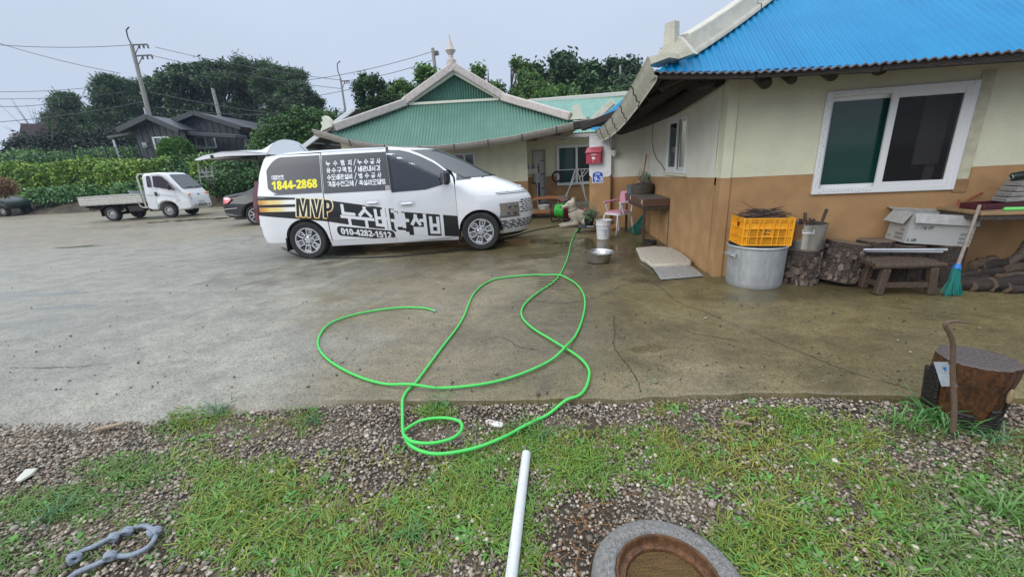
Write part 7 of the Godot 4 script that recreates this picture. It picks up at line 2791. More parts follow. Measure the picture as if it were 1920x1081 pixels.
	dish("basket", speck(mottled("wicker", lin(0.13, 0.11, 0.085), lin(0.27, 0.24, 0.19), 8.0, 0.9, 1.2, V(1, 3, 1), 105, 0.04), 57, Color(0.4, 0.38, 0.35), Color.WHITE), A, vl([0.001, 0.0, 0.19, 0.0, 0.215, 0.06, 0.22, 0.15, 0.205, 0.19, 0.19, 0.19, 0.185, 0.14, 0.001, 0.13]))
	var rr := RandomNumberGenerator.new()
	rr.seed = 9
	var twg := MB.new()
	for i in 14:
		var a := rr.randf() * TAU
		var t := V(cos(a) * rr.randf_range(0.05, 0.16), rr.randf_range(0.3, 0.48), sin(a) * rr.randf_range(0.05, 0.16))
		twg.tube([V(cos(a) * 0.02, 0.13, sin(a) * 0.02), t * 0.6 + V(0, 0.06, 0), t], [0.006, 0.004, 0.002], 4)
		twg.tube([t * 0.6 + V(0, 0.06, 0), t * 0.7 + V(rr.randf_range(-0.08, 0.08), 0.14, rr.randf_range(-0.08, 0.08))], [0.003, 0.0015], 4)
	part("twigs", twg, plain("dry_twig", lin(0.13, 0.085, 0.06), 0.9), A)
	var pb := thing("blue_grey_pot", "blue-grey plastic pot behind the wicker planter", "pot", X * V(-0.18, 0.826, -0.52))
	dish("pot", plain("pot_bluegrey", lin(0.10, 0.13, 0.16), 0.5), pb, bucket_profile(0.09, 0.11, 0.17), 18)
	var kb := thing("black_pot", "black plastic pot holding a white bowl at the table's end", "pot", X * V(0.12, 0.826, -0.66))
	dish("pot", black_plastic(), kb, bucket_profile(0.13, 0.16, 0.19), 20)
	var wbk := thing("white_bowl", "white bowl set in the black pot", "bowl", X * V(0.12, 0.99, -0.66))
	dish("bowl", plain("bowl_white", lin(0.60, 0.60, 0.58), 0.4), wbk, bucket_profile(0.11, 0.165, 0.08), 20)
	var gj := thing("green_jug", "pale green plastic jug standing in the white bowl", "jug", X * V(0.10, 1.0, -0.64))
	var jb := MB.new()
	jb.lathe(vl([0.001, 0, 0.075, 0, 0.08, 0.03, 0.08, 0.16, 0.03, 0.20, 0.025, 0.24, 0.001, 0.24]), 14)
	jb.tube(smooth_path([V(0.07, 0.17, 0), V(0.12, 0.16, 0), V(0.12, 0.08, 0), V(0.078, 0.06, 0)], 4), 0.010, 6)
	part("jug_body", jb, plain("jug_green", lin(0.22, 0.36, 0.20), 0.4), gj)
	var hs := thing("wooden_pole", "plain wooden tool handle leaning in the corner behind the green jug", "pole", X * V(0.05, 0.83, -0.80))
	var hm := MB.new()
	hm.tube([V(0, 0, 0), V(0.10, 0.75, 0)], 0.017, 8)
	part("stick", hm, plain("stick_wood", lin(0.38, 0.19, 0.08), 0.6), hs)
	var gb := thing("green_hand_broom", "green bristle hand broom leaning under the table", "broom", X * V(-0.02, 0.0, -0.42))
	var hnd := MB.new()
	hnd.tube([V(0.10, 0.60, 0.05), V(0.07, 0.36, 0.02)], 0.012, 6)
	part("handle", hnd, black_plastic(), gb)
	broom_head(gb, V(0.07, 0.36, 0.02), V(-0.16, 0.02, 0.0), 0.05, 0.13, lin(0.0, 0.16, 0.11), 60)
	var fc := thing("coiled_flex", "black electric flex coiled on the ground at the table's leg", "cable", X * V(-0.10, 0.012, TL * 0.5 - 0.02))
	var coil := MB.new()
	var pts := []
	for i in 60:
		var a := i * 0.45
		pts.append(V(cos(a) * (0.10 + 0.02 * sin(i * 0.9)), 0.01 + 0.0035 * i * 0.3 + 0.05 * maxf(0, sin(a * 0.5)), sin(a) * (0.08 + 0.02 * cos(i * 0.7))))
	coil.tube(pts, 0.009, 6)
	part("coil", coil, rubber(), fc)
	var ca := G(1158, 436)
	var CH := thing("shower_chair", "white plastic shower chair with pink seat and backrest", "chair", ca, deg_to_rad(-62))
	var cw := plain("chair_white", lin(0.70, 0.70, 0.70), 0.35)
	var cp := plain("chair_pink", lin(0.58, 0.27, 0.36), 0.5)
	for s in [[-0.2, 0.19, 0.0], [0.2, 0.19, 0.0], [-0.19, -0.19, 0.06], [0.19, -0.19, 0.06]]:
		var lg := MB.new()
		lg.tube([V(s[0] * 1.12, 0.03, s[1] * 1.25), V(s[0], 0.40, s[1])], 0.018, 8)
		var L := part("leg", lg, cw, CH)
		var ft := MB.new()
		ft.lathe(vl([0.03, 0, 0.024, 0.05, 0.001, 0.05]), 10, Transform3D(BI, V(s[0] * 1.12, 0.0, s[1] * 1.25)))
		part("foot", ft, plain("foot_grey", lin(0.5, 0.5, 0.5), 0.6), L)
	var se := MB.new()
	se.prism(round_rect(-0.23, -0.21, 0.23, 0.21, 0.08, 5), 0.0, 0.035, Transform3D(Basis(Vector3.RIGHT, -PI / 2), V(0, 0.40, 0)))
	part("seat_shell", se, cw, CH)
	var sp := MB.new()
	sp.prism(round_rect(-0.20, -0.18, 0.20, 0.18, 0.08, 5), 0.0, 0.035, Transform3D(Basis(Vector3.RIGHT, -PI / 2), V(0, 0.436, 0)))
	part("seat_pad", sp, cp, CH)
	var bkf := MB.new()
	for s in [-0.17, 0.17]:
		bkf.tube([V(s, 0.40, -0.2), V(s, 0.60, -0.24), V(s * 0.9, 0.78, -0.27)], 0.017, 8)
	part("back_frame", bkf, cw, CH)
	var bp2 := MB.new()
	bp2.prism(round_rect(-0.20, 0.60, 0.20, 0.86, 0.07, 5), -0.02, 0.025, Transform3D(Basis(Vector3.RIGHT, -0.12), V(0, 0.0, -0.17)))
	part("backrest", bp2, cp, CH)
	for s in [-0.24, 0.24]:
		var ar := MB.new()
		ar.box(V(s, 0.66, 0.0), V(0.055, 0.035, 0.40), Basis(Vector3.RIGHT, 0.08), 0.014)
		var AR_ := part("armrest", ar, cw if s > 0 else cp, CH)
		var arp := MB.new()
		arp.tube([V(s, 0.42, 0.05), V(s, 0.56, 0.12), V(s, 0.65, 0.1)], 0.014, 6)
		part("arm_post", arp, cw, AR_)
	var BK := thing("white_bucket", "white paint bucket with wire handle and blue print beside the chair", "bucket", G(1132, 447))
	dish("bucket_body", plain("bucket_white", lin(0.66, 0.66, 0.66), 0.4), BK, vl([0.001, 0, 0.128, 0, 0.132, 0.01, 0.148, 0.27, 0.158, 0.275, 0.158, 0.30, 0.152, 0.305, 0.157, 0.36, 0.162, 0.375, 0.15, 0.375, 0.143, 0.30, 0.12, 0.02, 0.001, 0.02]), 30)
	var bh := MB.new()
	var hp := []
	for i in 13:
		var a := PI * i / 12.0
		hp.append(V(cos(a) * 0.163, 0.29 - sin(a) * 0.10, 0.05 + sin(a) * 0.115))
	bh.tube(hp, 0.004, 5)
	part("wire_handle", bh, silver(), BK)
	var cvb := Canvas.new(128, 256, Color(0.66, 0.66, 0.66).linear_to_srgb())
	for i in 7: cvb.poly(rect(20, 60 + i * 22, 42 - (i % 3) * 6, 72 + i * 22), lin(0.15, 0.42, 0.70))
	cvb.at = Transform2D(-PI / 2, Vector2(84, 226))
	latin(cvb, "INOVER", Vector2(0, 0), 34, lin(0.03, 0.10, 0.45), 0.95)
	var bl2 := MB.new()
	var rows := []
	for j in 2:
		var row := PackedVector3Array()
		for i in 7:
			var a := deg_to_rad(250.0 + 7.0 * i)
			row.append(V(cos(a) * (0.1365 + 0.011 * j), 0.05 + 0.20 * j, -sin(a) * (0.1365 + 0.011 * j)))
		rows.append(row)
	var uvs := []
	for j in 2:
		var uv := PackedVector2Array()
		for i in 7: uv.append(Vector2(i / 6.0, 1.0 - j))
		uvs.append(uv)
	bl2.grid(rows, false, uvs)
	part("print", bl2, printed("bucket_print", cvb), BK)
	var BS := thing("steel_basin", "dented stainless steel basin on the wet slab", "basin", G(1122, 491) + V(0, 0.008, 0), 0.4)
	dish("basin_body", steel(), BS, vl([0.001, 0.0, 0.15, 0.0, 0.165, 0.012, 0.205, 0.125, 0.235, 0.145, 0.242, 0.155, 0.232, 0.155, 0.20, 0.135, 0.158, 0.018, 0.001, 0.006]), 40)
	var wtr := MB.new()
	wtr.lathe([Vector2(0.185, 0.09), Vector2(0.001, 0.09)], 30)
	part("water", wtr, plain("basin_water", lin(0.10, 0.10, 0.095), 0.03), BS)
	var RT := thing("red_tub", "large dark red plastic tub behind the dog", "tub", G(1092, 412))
	dish("tub_body", plain("tub_red", lin(0.22, 0.035, 0.045), 0.5), RT, bucket_profile(0.30, 0.40, 0.28), 30)
	var RK := thing("black_rack", "low black plastic rack under the potted plant", "rack", G(1106, 434), deg_to_rad(-14))
	for i in 6:
		var sl := MB.new()
		sl.box(V(0, 0.115, -0.17 + i * 0.068), V(0.52, 0.022, 0.048), BI, 0.005)
		part("slat", sl, black_plastic(), RK)
	for s in [[-0.22, -0.15], [0.22, -0.15], [-0.22, 0.15], [0.22, 0.15]]:
		var lg := MB.new()
		lg.tube([V(s[0] * 1.2, 0.0, s[1]), V(s[0] * 0.9, 0.11, s[1])], 0.025, 6)
		part("leg", lg, black_plastic(), RK)
	var tag_ := MB.new()
	tag_.box(V(0.02, 0.132, 0.12), V(0.16, 0.012, 0.06), yaw(8), 0.003)
	part("white_scrap", tag_, plain("scrap_white", lin(0.6, 0.6, 0.58), 0.6), RK)
	var PP := thing("potted_plant", "small feathery green plant in a black pot beside the pillar", "plant", RK.transform * V(-0.02, 0.127, -0.06))
	dish("pot", black_plastic(), PP, bucket_profile(0.09, 0.115, 0.16), 16)
	var where := []
	var cols := PackedColorArray()
	for i in 60:
		var d := Vector3(rr.randfn(), absf(rr.randfn()) * 0.7, rr.randfn()) * 0.065
		where.append(Transform3D(rand_basis(rr, rr.randf_range(0.25, 0.45)), V(0, 0.19, 0) + d))
		cols.append(Color(0.10, 0.17, 0.09).lerp(Color(0.22, 0.30, 0.17), rr.randf()))
	scatter_mesh("leaves", clump("fine", 0), where, cols, leaf_mat("foliage"), PP)
	var sh := thing("dark_shoes", "jumble of dark boots at the pillar's foot", "boots", G(1128, 426) + V(0.02, 0, 0.12))
	for q in [[0.0, 0.0, 20], [0.12, 0.06, -30], [-0.1, 0.08, 60]]:
		var s := MB.new()
		s.xf = Transform3D(yaw(q[2]), V(q[0], 0, q[1]))
		s.box(V(0, 0.05, 0), V(0.10, 0.09, 0.24), BI, 0.035)
		s.box(V(0, 0.13, -0.06), V(0.09, 0.12, 0.10), BI, 0.03)
		part("boot", s, rubber(), sh)
	var bag := thing("snack_bag", "crumpled red and yellow bag lying behind the white bucket", "bag", G(1153, 431))
	var bg := MB.new()
	bg.box(V(0, 0.07, 0), V(0.20, 0.13, 0.10), yaw(10) * Basis(Vector3.BACK, 0.3), 0.04)
	part("bag_body", bg, mottled("bag_red", lin(0.40, 0.03, 0.02), lin(0.60, 0.38, 0.05), 6.0, 0.4, 0.6, ONE, 106, 0.02), bag)
	var ra := G(1054, 415)
	var HR := thing("hose_reel", "black framed hose reel with red drum wound with green hose", "hose reel", ra, deg_to_rad(-38))
	for s in [-0.17, 0.17]:
		var fr2 := MB.new()
		var ring := []
		for p in round_rect(-0.24, 0.02, 0.24, 0.55, 0.10, 4): ring.append(V(s * 1.15, p.y, p.x))
		ring.append(ring[0])
		fr2.tube(ring, 0.017, 6, false)
		part("side_frame", fr2, black_plastic(), HR)
		var dr := MB.new()
		dr.lathe(vl([0.001, -0.012, 0.20, -0.012, 0.212, 0.0, 0.20, 0.012, 0.05, 0.012, 0.04, 0.03, 0.001, 0.03]), 26, Transform3D(Basis(Vector3.BACK, -PI / 2 * signf(s)), V(s, 0.29, 0)))
		part("drum_flange", dr, plain("drum_red", lin(0.30, 0.02, 0.03), 0.4), HR)
	var cb := MB.new()
	for z in [-0.24, 0.24]:
		for y in [0.05, 0.5]: cb.tube([V(-0.19, y, z), V(0.19, y, z)], 0.013, 6)
	part("cross_bar", cb, black_plastic(), HR)
	for i in 7:
		for k in 2:
			var tor := MB.new()
			var ring := []
			for a in 25: ring.append(V(-0.135 + i * 0.045 + 0.01 * (k % 2), 0.29 + sin(TAU * a / 24) * (0.145 + 0.03 * k), cos(TAU * a / 24) * (0.145 + 0.03 * k)))
			tor.tube(ring, 0.021, 6, false)
			part("hose_turn", tor, hose_green(), HR)
	var crank := MB.new()
	crank.tube([V(0.2, 0.29, 0), V(0.27, 0.29, 0), V(0.27, 0.33, 0.14), V(0.36, 0.33, 0.14)], 0.013, 6)
	part("crank", crank, silver(), HR)
	var ta := G(1026, 407)
	var TR := thing("hand_trolley", "orange tube-framed platform trolley with brown deck", "trolley", ta + V(-0.05, 0, -0.1), deg_to_rad(2))
	var om := mottled("orange_tube", lin(0.42, 0.15, 0.055), lin(0.52, 0.21, 0.09), 2.0, 0.45, 0.0, ONE, 107)
	for z in [-0.30, 0.30]:
		var tb := MB.new()
		tb.tube(smooth_path([V(-0.42, 0.20, z), V(-0.42, 0.46, z), V(-0.36, 0.54, z), V(-0.25, 0.56, z), V(0.28, 0.56, z), V(0.40, 0.52, z), V(0.44, 0.42, z), V(0.44, 0.22, z)], 4), 0.022, 8)
		part("rail", tb, om, TR)
	var dk2 := MB.new()
	dk2.box(V(0, 0.22, 0), V(0.94, 0.05, 0.66), BI, 0.01)
	part("deck", dk2, mottled("deck_brown", lin(0.24, 0.14, 0.07), lin(0.33, 0.21, 0.11), 2.0, 0.7, 0.0, ONE, 108), TR)
	var de := MB.new()
	frame_bars(de, V(0, 0.20, 0), Vector3.RIGHT, Vector3(0, 0, -1), UP, -0.48, -0.34, 0.48, 0.34, 0.04, 0.05, 0.0)
	part("deck_frame", de, om, TR)
	for s in [[-0.38, -0.24], [0.38, -0.24], [-0.38, 0.24], [0.38, 0.24]]:
		var wh := MB.new()
		wh.lathe(vl([0.001, -0.02, 0.075, -0.02, 0.075, 0.02, 0.001, 0.02]), 16, Transform3D(Basis(Vector3.RIGHT, PI / 2), V(s[0], 0.075, s[1])))
		part("caster", wh, rubber(), TR)
	var wb2 := thing("small_white_basin", "small white basin on the trolley's deck", "basin", TR.transform * V(-0.05, 0.246, 0.10))
	dish("basin_body", plain("bowl_white", lin(0.60, 0.60, 0.58), 0.4), wb2, bucket_profile(0.13, 0.17, 0.12), 22)
	var pkb := thing("pink_bucket", "pale pink bucket on the ledge below the drying rack", "bucket", V(Z(1054, 368, -12.95).x, 0.285, -12.95))
	dish("bucket_body", plain("bucket_pink", lin(0.48, 0.36, 0.36), 0.5), pkb, bucket_profile(0.15, 0.20, 0.22), 22)
	var zz := -12.6
	for q in [[1004, 393, 990, 340, lin(0.30, 0.17, 0.07), "warm brown plank leaning beside the rear door"], [1010, 392, 1000, 345, lin(0.42, 0.26, 0.10), "yellowish plank leaning in front of the rear door"], [1000, 395, 986, 350, lin(0.14, 0.07, 0.05), "dark plank leaning against the house corner"]]:
		var a := Z(q[0], q[1], zz)
		var b := Z(q[2], q[3], zz - 0.35)
		a.y = 0.02
		var pk := MB.new()
		bar(pk, a, b, 0.13, 0.03, Vector3.BACK)
		tag(part("leaning_plank", pk, plain("plank_" + str(q[0]), q[4], 0.7)), q[5], "plank", "planks leaning by the rear door")
		zz -= 0.06
	var sc := thing("blue_board", "dark blue board standing against the rear door", "board", V(Z(1006, 368, -13.2).x, 0.28, -13.2))
	var spn := MB.new()
	spn.box(V(0, 0.34, 0), V(0.24, 0.68, 0.04), Basis(Vector3.RIGHT, -0.08), 0.006)
	part("panel_body", spn, plain("panel_blue", lin(0.018, 0.035, 0.085), 0.5), sc)
	var sf := thing("wall_shelf", "small white shelf with drawer beside the rear door", "shelf", Z(997, 321, -12.75))
	var sm := MB.new()
	sm.box(V(0, 0.0, 0), V(0.36, 0.14, 0.22), BI, 0.006)
	for s in [-0.15, 0.15]: sm.box(V(s, -0.72, 0.05), V(0.03, 1.30, 0.03))
	part("shelf_box", sm, plain("shelf_white", lin(0.52, 0.52, 0.51), 0.5), sf)
	var kn := MB.new()
	kn.ball(V(0.04, 0.0, 0.115), V(0.012, 0.012, 0.012), 8, 6)
	part("knob", kn, black_plastic(), sf)
	for q in [[-0.12, 0.17, lin(0.05, 0.12, 0.30), "blue bottle on the white shelf"], [0.0, 0.12, lin(0.30, 0.31, 0.32), "short grey jar on the white shelf"], [0.06, 0.13, lin(0.10, 0.10, 0.11), "short black jar on the white shelf"], [0.21, 0.30, lin(0.16, 0.02, 0.03), "tall dark red bottle beside the white shelf"]]:
		var bt := MB.new()
		var h: float = q[1]
		bt.lathe(vl([0.001, 0, 0.032, 0, 0.034, h * 0.6, 0.015, h * 0.75, 0.015, h, 0.001, h]), 12, Transform3D(BI, sf.position + V(q[0], 0.072 if q[0] < 0.2 else -0.06, 0.02)))
		tag(part("bottle", bt, plain("bottle_" + str(q[1]), q[2], 0.3)), q[3], "bottle", "bottles by the rear door")
	var D := thing("drying_rack", "white folding clothes drying rack in front of the rear window", "drying rack", Vector3.ZERO)
	var wm := plain("rack_white", lin(0.62, 0.63, 0.64), 0.35)
	var zr := -12.85
	for q in [[1042, 319, 1110, 316], [1085, 318, 1057, 374], [1078, 318, 1061, 372], [1082, 318, 1100, 377], [1090, 318, 1097, 370], [1079, 318, 1071, 345], [1097, 318, 1085, 336], [1104, 318, 1092, 332]]:
		for k in 2:
			var a := Z(q[0], q[1], zr - 0.42 * k * (1.0 if q[1] == 319 else 0.7))
			var b := Z(q[2], q[3], zr - 0.42 * k)
			var tb := MB.new()
			tb.tube([a, b], 0.014, 6)
			part("tube", tb, wm, D)
	var wr := thing("wire_wreath", "dark tangled wire wreath hanging by the rear window", "wreath", Z(1044, 331, -12.9))
	var wmb := MB.new()
	for i in 9:
		var ring := []
		for a in 17: ring.append(V(cos(TAU * a / 16) * (0.13 + 0.03 * sin(a * 1.7 + i)), sin(TAU * a / 16) * (0.15 + 0.03 * cos(a * 2.3 + i * 2)), 0.05 * sin(a * 1.1 + i)))
		wmb.tube(ring, 0.014, 5, false)
	part("wire_ring", wmb, mottled("wreath_dark", lin(0.015, 0.015, 0.016), lin(0.10, 0.03, 0.03), 4.0, 0.6, 0.0, ONE, 109), wr)
	var fp := thing("foam_pad", "thick off-white foam pad lying on the slab by the house corner", "pad", Vector3.ZERO)
	var f0 := MB.new()
	pad(f0, [[1193, 466], [1228, 463], [1258, 465], [1276, 474], [1297, 491], [1294, 497], [1262, 497], [1222, 498], [1212, 490], [1202, 486]], 0.012, 0.05, 0.008)
	part("pad_body", f0, mottled("foam_white", lin(0.42, 0.37, 0.29), lin(0.54, 0.49, 0.40), 2.0, 0.9, 0.5, ONE, 110, 0.015), fp)
	var bd := thing("white_board", "thin dirty white board under the foam pad's edge", "board", Vector3.ZERO)
	var f1 := MB.new()
	pad(f1, [[1222, 499], [1297, 498], [1320, 517], [1240, 523]], 0.010, 0.012, 0.0)
	part("board_body", f1, mottled("board_white", lin(0.26, 0.26, 0.245), lin(0.40, 0.40, 0.385), 2.0, 0.4, 0.0, ONE, 111, 0.015), bd)
	var pc := []
	for q in [[528, 463], [552, 476], [585, 484], [640, 483], [700, 482], [770, 478], [850, 468], [900, 462], [950, 446], [1000, 432], [1053, 421], [1062, 413]]: pc.append(G(q[0], q[1], 0.02))
	var cmb := MB.new()
	cmb.tube(smooth_path(pc, 6), 0.012, 6)
	tag(part("power_cable", cmb, rubber()), "black power cable trailing from under the van to the hose reel", "cable")
func pad(mb: MB, px: Array, y0: float, h: float, puff: float) -> void:
	var b := PackedVector3Array()
	var c := Vector3.ZERO
	for p in px:
		var g := G(p[0], p[1], y0 + h * 0.5)
		g.y = 0
		b.append(g)
		c += g
	c /= px.size()
	if (b[1] - b[0]).cross(b[2] - b[1]).y < 0: b.reverse()
	var rows := []
	for k in [[1.0, y0], [1.012, y0 + h * 0.5], [0.99, y0 + h * 0.9], [0.95, y0 + h], [0.6, y0 + h + puff * 0.6], [0.01, y0 + h + puff]]:
		var row := PackedVector3Array()
		for p in b: row.append(c + (p - c) * k[0] + V(0, k[1], 0))
		rows.append(row)
	mb.grid(rows, true)
func lettering(mb: MB, text: String, height: float, at: Vector3) -> void:
	var f := SystemFont.new()
	f.font_names = PackedStringArray(["Droid Sans"])
	f.font_weight = 700
	var tm := TextMesh.new()
	tm.font = f
	tm.font_size = 64
	tm.pixel_size = 0.01
	tm.depth = 0.0
	tm.text = text
	tm.horizontal_alignment = HORIZONTAL_ALIGNMENT_LEFT
	var arr := tm.get_mesh_arrays()
	var vs: PackedVector3Array = arr[Mesh.ARRAY_VERTEX]
	var ids: PackedInt32Array = arr[Mesh.ARRAY_INDEX] if arr[Mesh.ARRAY_INDEX] != null else PackedInt32Array(range(vs.size()))
	var lo := Vector2(1e9, 1e9)
	var hi := -1e9
	for p in vs:
		lo = Vector2(minf(lo.x, p.x), minf(lo.y, p.y))
		hi = maxf(hi, p.y)
	var k := height / maxf(1e-6, hi - lo.y)
	for i in range(0, ids.size(), 3):
		var q := []
		for e in 3:
			var p := vs[ids[i + e]]
			q.append(at + V((p.x - lo.x) * k, (p.y - lo.y) * k, 0))
		mb.tri(q[0], q[2], q[1])
func hose_green() -> StandardMaterial3D:
	return plain("hose_green", lin(0.07, 0.58, 0.10), 0.42)
func broom_head(parent: Node, a: Vector3, b: Vector3, w0: float, w1: float, c: Color, n: int) -> void:
	var r := RandomNumberGenerator.new()
	r.seed = 55
	var mb := MB.new()
	var d := (b - a).normalized()
	var s := d.cross(Vector3.BACK).normalized()
	if s.length() < 0.5: s = Vector3.RIGHT
	for i in n:
		var f := r.randf_range(-1, 1)
		var g := r.randf_range(-1, 1)
		var e := b + s * f * w1 + V(0, 0, g * w1 * 0.5) + d * r.randf_range(-0.03, 0.015)
		mb.tube([a + s * f * w0 + V(0, 0, g * w0 * 0.5), a.lerp(e, 0.5) + V(r.randf_range(-0.006, 0.006), 0, 0), e], [0.005, 0.004, 0.003], 4, false)
	part("bristles", mb, plain("bristle_" + str(n), c, 0.5), parent)
# ---------------------------------------------------------------- what stands along the front wall
func log_mesh(parent: Node, r: float, h: float, seed_: int, flare := 0.06, plates := true) -> void:
	var rg := noise(seed_, 1.0, 3)
	var sides := 44
	var rows := []
	for j in 9:
		var f := j / 8.0
		var row := PackedVector3Array()
		for k in sides:
			var a := TAU * k / sides
			var p := V(cos(a), 0, -sin(a))
			var ridge := rg.get_noise_3d(p.x * 4.5, f * h * 3.0, p.z * 4.5)
			var fur := absf(rg.get_noise_3d(p.x * 9.0 + 20.0, f * h * 4.0, p.z * 9.0))
			var rr := r * (1.0 + flare * (1.0 - f) * (1.0 - f) + 0.05 * rg.get_noise_2d(p.x * 2.0, p.z * 2.0)) + 0.020 * ridge - 0.028 * smoothstep(0.18, 0.0, fur)
			row.append(p * rr + V(0, f * h, 0))
		rows.append(row)
	var mb := MB.new()
	mb.grid(rows, true)
	part("bark_side", mb, bark(), parent)
	var tp := MB.new()
	var top: PackedVector3Array = rows[8]
	var ins := PackedVector3Array()
	for p in top: ins.append(V(p.x * 0.86, h + 0.004, p.z * 0.86))
	tp.grid([top, ins], true)
	tp.fan(ins)
	part("cut_face", tp, wood_end(), parent)
	if plates:
		var r2 := RandomNumberGenerator.new()
		r2.seed = seed_
		for i in 120:
			var a := r2.randf() * TAU
			var y := r2.randf_range(0.03, h - 0.05)
			var n := V(cos(a), 0, -sin(a))
			var pl := MB.new()
			var w := r2.randf_range(0.012, 0.026)
			var l := r2.randf_range(0.03, 0.085)
			pl.prism(pv([-w, -l * 0.4, -w * 0.2, -l * 0.5, w, -l * 0.3, w * 0.8, l * 0.35, w * 0.1, l * 0.5, -w * 0.9, l * 0.3]), -0.012, 0.006, Transform3D(Basis(UP.cross(n), UP, n) * Basis(Vector3.BACK, r2.randf_range(-0.25, 0.25)), n * (r * (1.0 + flare * pow(1.0 - y / h, 2.0)) + 0.004) + V(0, y, 0)))
			part("bark_plate", pl, mottled("bark_plate%d" % (i % 3), lin(0.05, 0.034, 0.028) * [1.0, 1.25, 1.5][i % 3], lin(0.15, 0.11, 0.09) * [1.0, 1.2, 1.4][i % 3], 4.0, 0.9, 0.5, ONE, 112 + i % 3, 0.03), parent)
func build_wall_things() -> void:
	var pa := G(1411, 531)
	var P := thing("aluminium_pot", "big dull aluminium stock pot standing by the house corner", "pot", pa, 0.25)
	dish("pot_body", aluminium(), P, vl([0.001, 0.0, 0.272, 0.0, 0.285, 0.012, 0.292, 0.06, 0.30, 0.455, 0.312, 0.462, 0.316, 0.475, 0.308, 0.485, 0.298, 0.48, 0.29, 0.46, 0.283, 0.03, 0.001, 0.02]), 48)
	for a in [2.95, 0.05]:
		var h := MB.new()
		var c := V(cos(a) * 0.30, 0.37, -sin(a) * 0.30)
		var t := V(sin(a), 0, cos(a))
		var n := V(cos(a), 0, -sin(a))
		h.tube([c + t * 0.07, c + t * 0.07 + n * 0.05 + V(0, 0.015, 0), c - t * 0.07 + n * 0.05 + V(0, 0.015, 0), c - t * 0.07], 0.008, 6)
		h.box(c + n * 0.004, V(0.02, 0.05, 0.17), Basis(n, UP, n.cross(UP)), 0.004)
		part("handle", h, silver(), P)
	build_crate(pa)
	var logs := [
		[1496, 522, 0.185, 0.40, 0.0, 0.0, "upright bark-covered log carrying the steel pot"],
		[1567, 523, 0.205, 0.44, 7.0, -9.0, "coarse-barked log tilting next to the steel pot's log"],
		[1630, 512, 0.165, 0.48, 0.0, 0.0, "smooth reddish log behind the aluminium tubes"],
		[1684, 510, 0.19, 0.44, 0.0, 0.0, "log under the cardboard box's left end"],
		[1752, 508, 0.20, 0.44, 0.0, 0.0, "log under the cardboard box's right end"],
	]
	var i := 0
	var spots := []
	for l in logs:
		var g := on_plane(l[0], l[1], hn, HC + hn * (l[2] + 0.06))
		g.y = 0.0
		var T := thing("log_round", l[6], "log", g, 0.7 * i, "log rounds along the wall")
		T.rotation = Vector3(deg_to_rad(l[4]), 0.7 * i, deg_to_rad(l[5])) if l[4] != 0.0 else Vector3(0, 0.7 * i, 0)
		if l[4] != 0.0:
			T.rotation = Vector3(0, 0, deg_to_rad(l[5]))
			T.position.y += 0.03
		log_mesh(T, l[2], l[3], 120 + i, 0.05, i < 2)
		spots.append(g)
		i += 1
	var sp := thing("steel_pot", "tall stainless steel pot filled with kindling on a log", "pot", spots[0] + V(0.03, 0.405, 0.0), 0.5)
	dish("pot_body", steel(), sp, vl([0.001, 0.0, 0.165, 0.0, 0.172, 0.01, 0.178, 0.27, 0.186, 0.275, 0.186, 0.285, 0.174, 0.285, 0.165, 0.02, 0.001, 0.02]), 40)
	for a in [3.6, 0.3]:
		var h := MB.new()
		var n := V(cos(a), 0, -sin(a))
		var t := V(sin(a), 0, cos(a))
		var c := n * 0.178 + V(0, 0.20, 0)
		h.tube([c + t * 0.05 + V(0, 0.03, 0), c + t * 0.05 + n * 0.035, c - t * 0.05 + n * 0.035, c - t * 0.05 + V(0, 0.03, 0)], 0.007, 6)
		part("handle", h, silver(), sp)
	var lbp := MB.new()
	lbp.box(V(cos(-0.9) * 0.179, 0.235, 0.14), V(0.03, 0.018, 0.004), yaw(40))
	part("paper_label", lbp, plain("paper", lin(0.6, 0.58, 0.52), 0.8), sp)
	var rr := RandomNumberGenerator.new()
	rr.seed = 31
	for k in 13:
		var a := rr.randf() * TAU
		var d := rr.randf_range(0.02, 0.12)
		var q := V(cos(a) * d, 0.06, sin(a) * d)
		var tip := V(cos(a) * (d + 0.02), rr.randf_range(0.29, 0.35), sin(a) * (d + 0.02))
		if k == 0: tip = V(0.16, 0.43, 0.02)
		if k == 1: tip = V(-0.04, 0.40, -0.03)
		var s := MB.new()
		s.tube([sp.position + q, sp.position + tip], [rr.randf_range(0.010, 0.022), rr.randf_range(0.010, 0.02)], 7)
		tag(part("kindling_stick", s, [bark(), old_wood(), plain("kindling_red", lin(0.16, 0.06, 0.045), 0.8)][k % 3]), "short stick of kindling standing in the steel pot", "stick", "kindling in the steel pot")
	build_carton(spots[3].lerp(spots[4], 0.5) + V(0.0, 0.455, 0.02))
	for q in [[[1606, 468], [1776, 468], 0.016, "upper bright aluminium tube laid across the logs"], [[1620, 471], [1768, 472], 0.012, "lower aluminium tube laid across the logs"]]:
		var a := on_plane(q[0][0], q[0][1], hn, spots[2] + hn * 0.20)
		var b := on_plane(q[1][0], q[1][1], hn, spots[4] + hn * 0.24)
		var tb := MB.new()
		tb.tube([a, b], q[2], 10)
		tag(part("aluminium_tube", tb, silver()), q[3], "tube", "aluminium tubes on the logs")
	var s0 := G(1650, 551)
	var s1 := G(1742, 553)
	var sc := (s0 + s1) * 0.5 - hn * 0.15
	var ST := thing("wooden_stool", "rough low stool nailed from old split wood", "stool", V(sc.x, 0, sc.z), -deg_to_rad(8))
	for k in 5:
		var sl := MB.new()
		sl.tube([V(-0.30 - 0.01 * k, 0.305 + 0.01 * (k % 2), -0.13 + k * 0.068), V(0.0, 0.31, -0.13 + k * 0.07), V(0.29 + 0.015 * (k % 3), 0.305, -0.13 + k * 0.066)], [0.030, 0.034, 0.029], 7)
		part("slat", sl, old_wood(), ST)
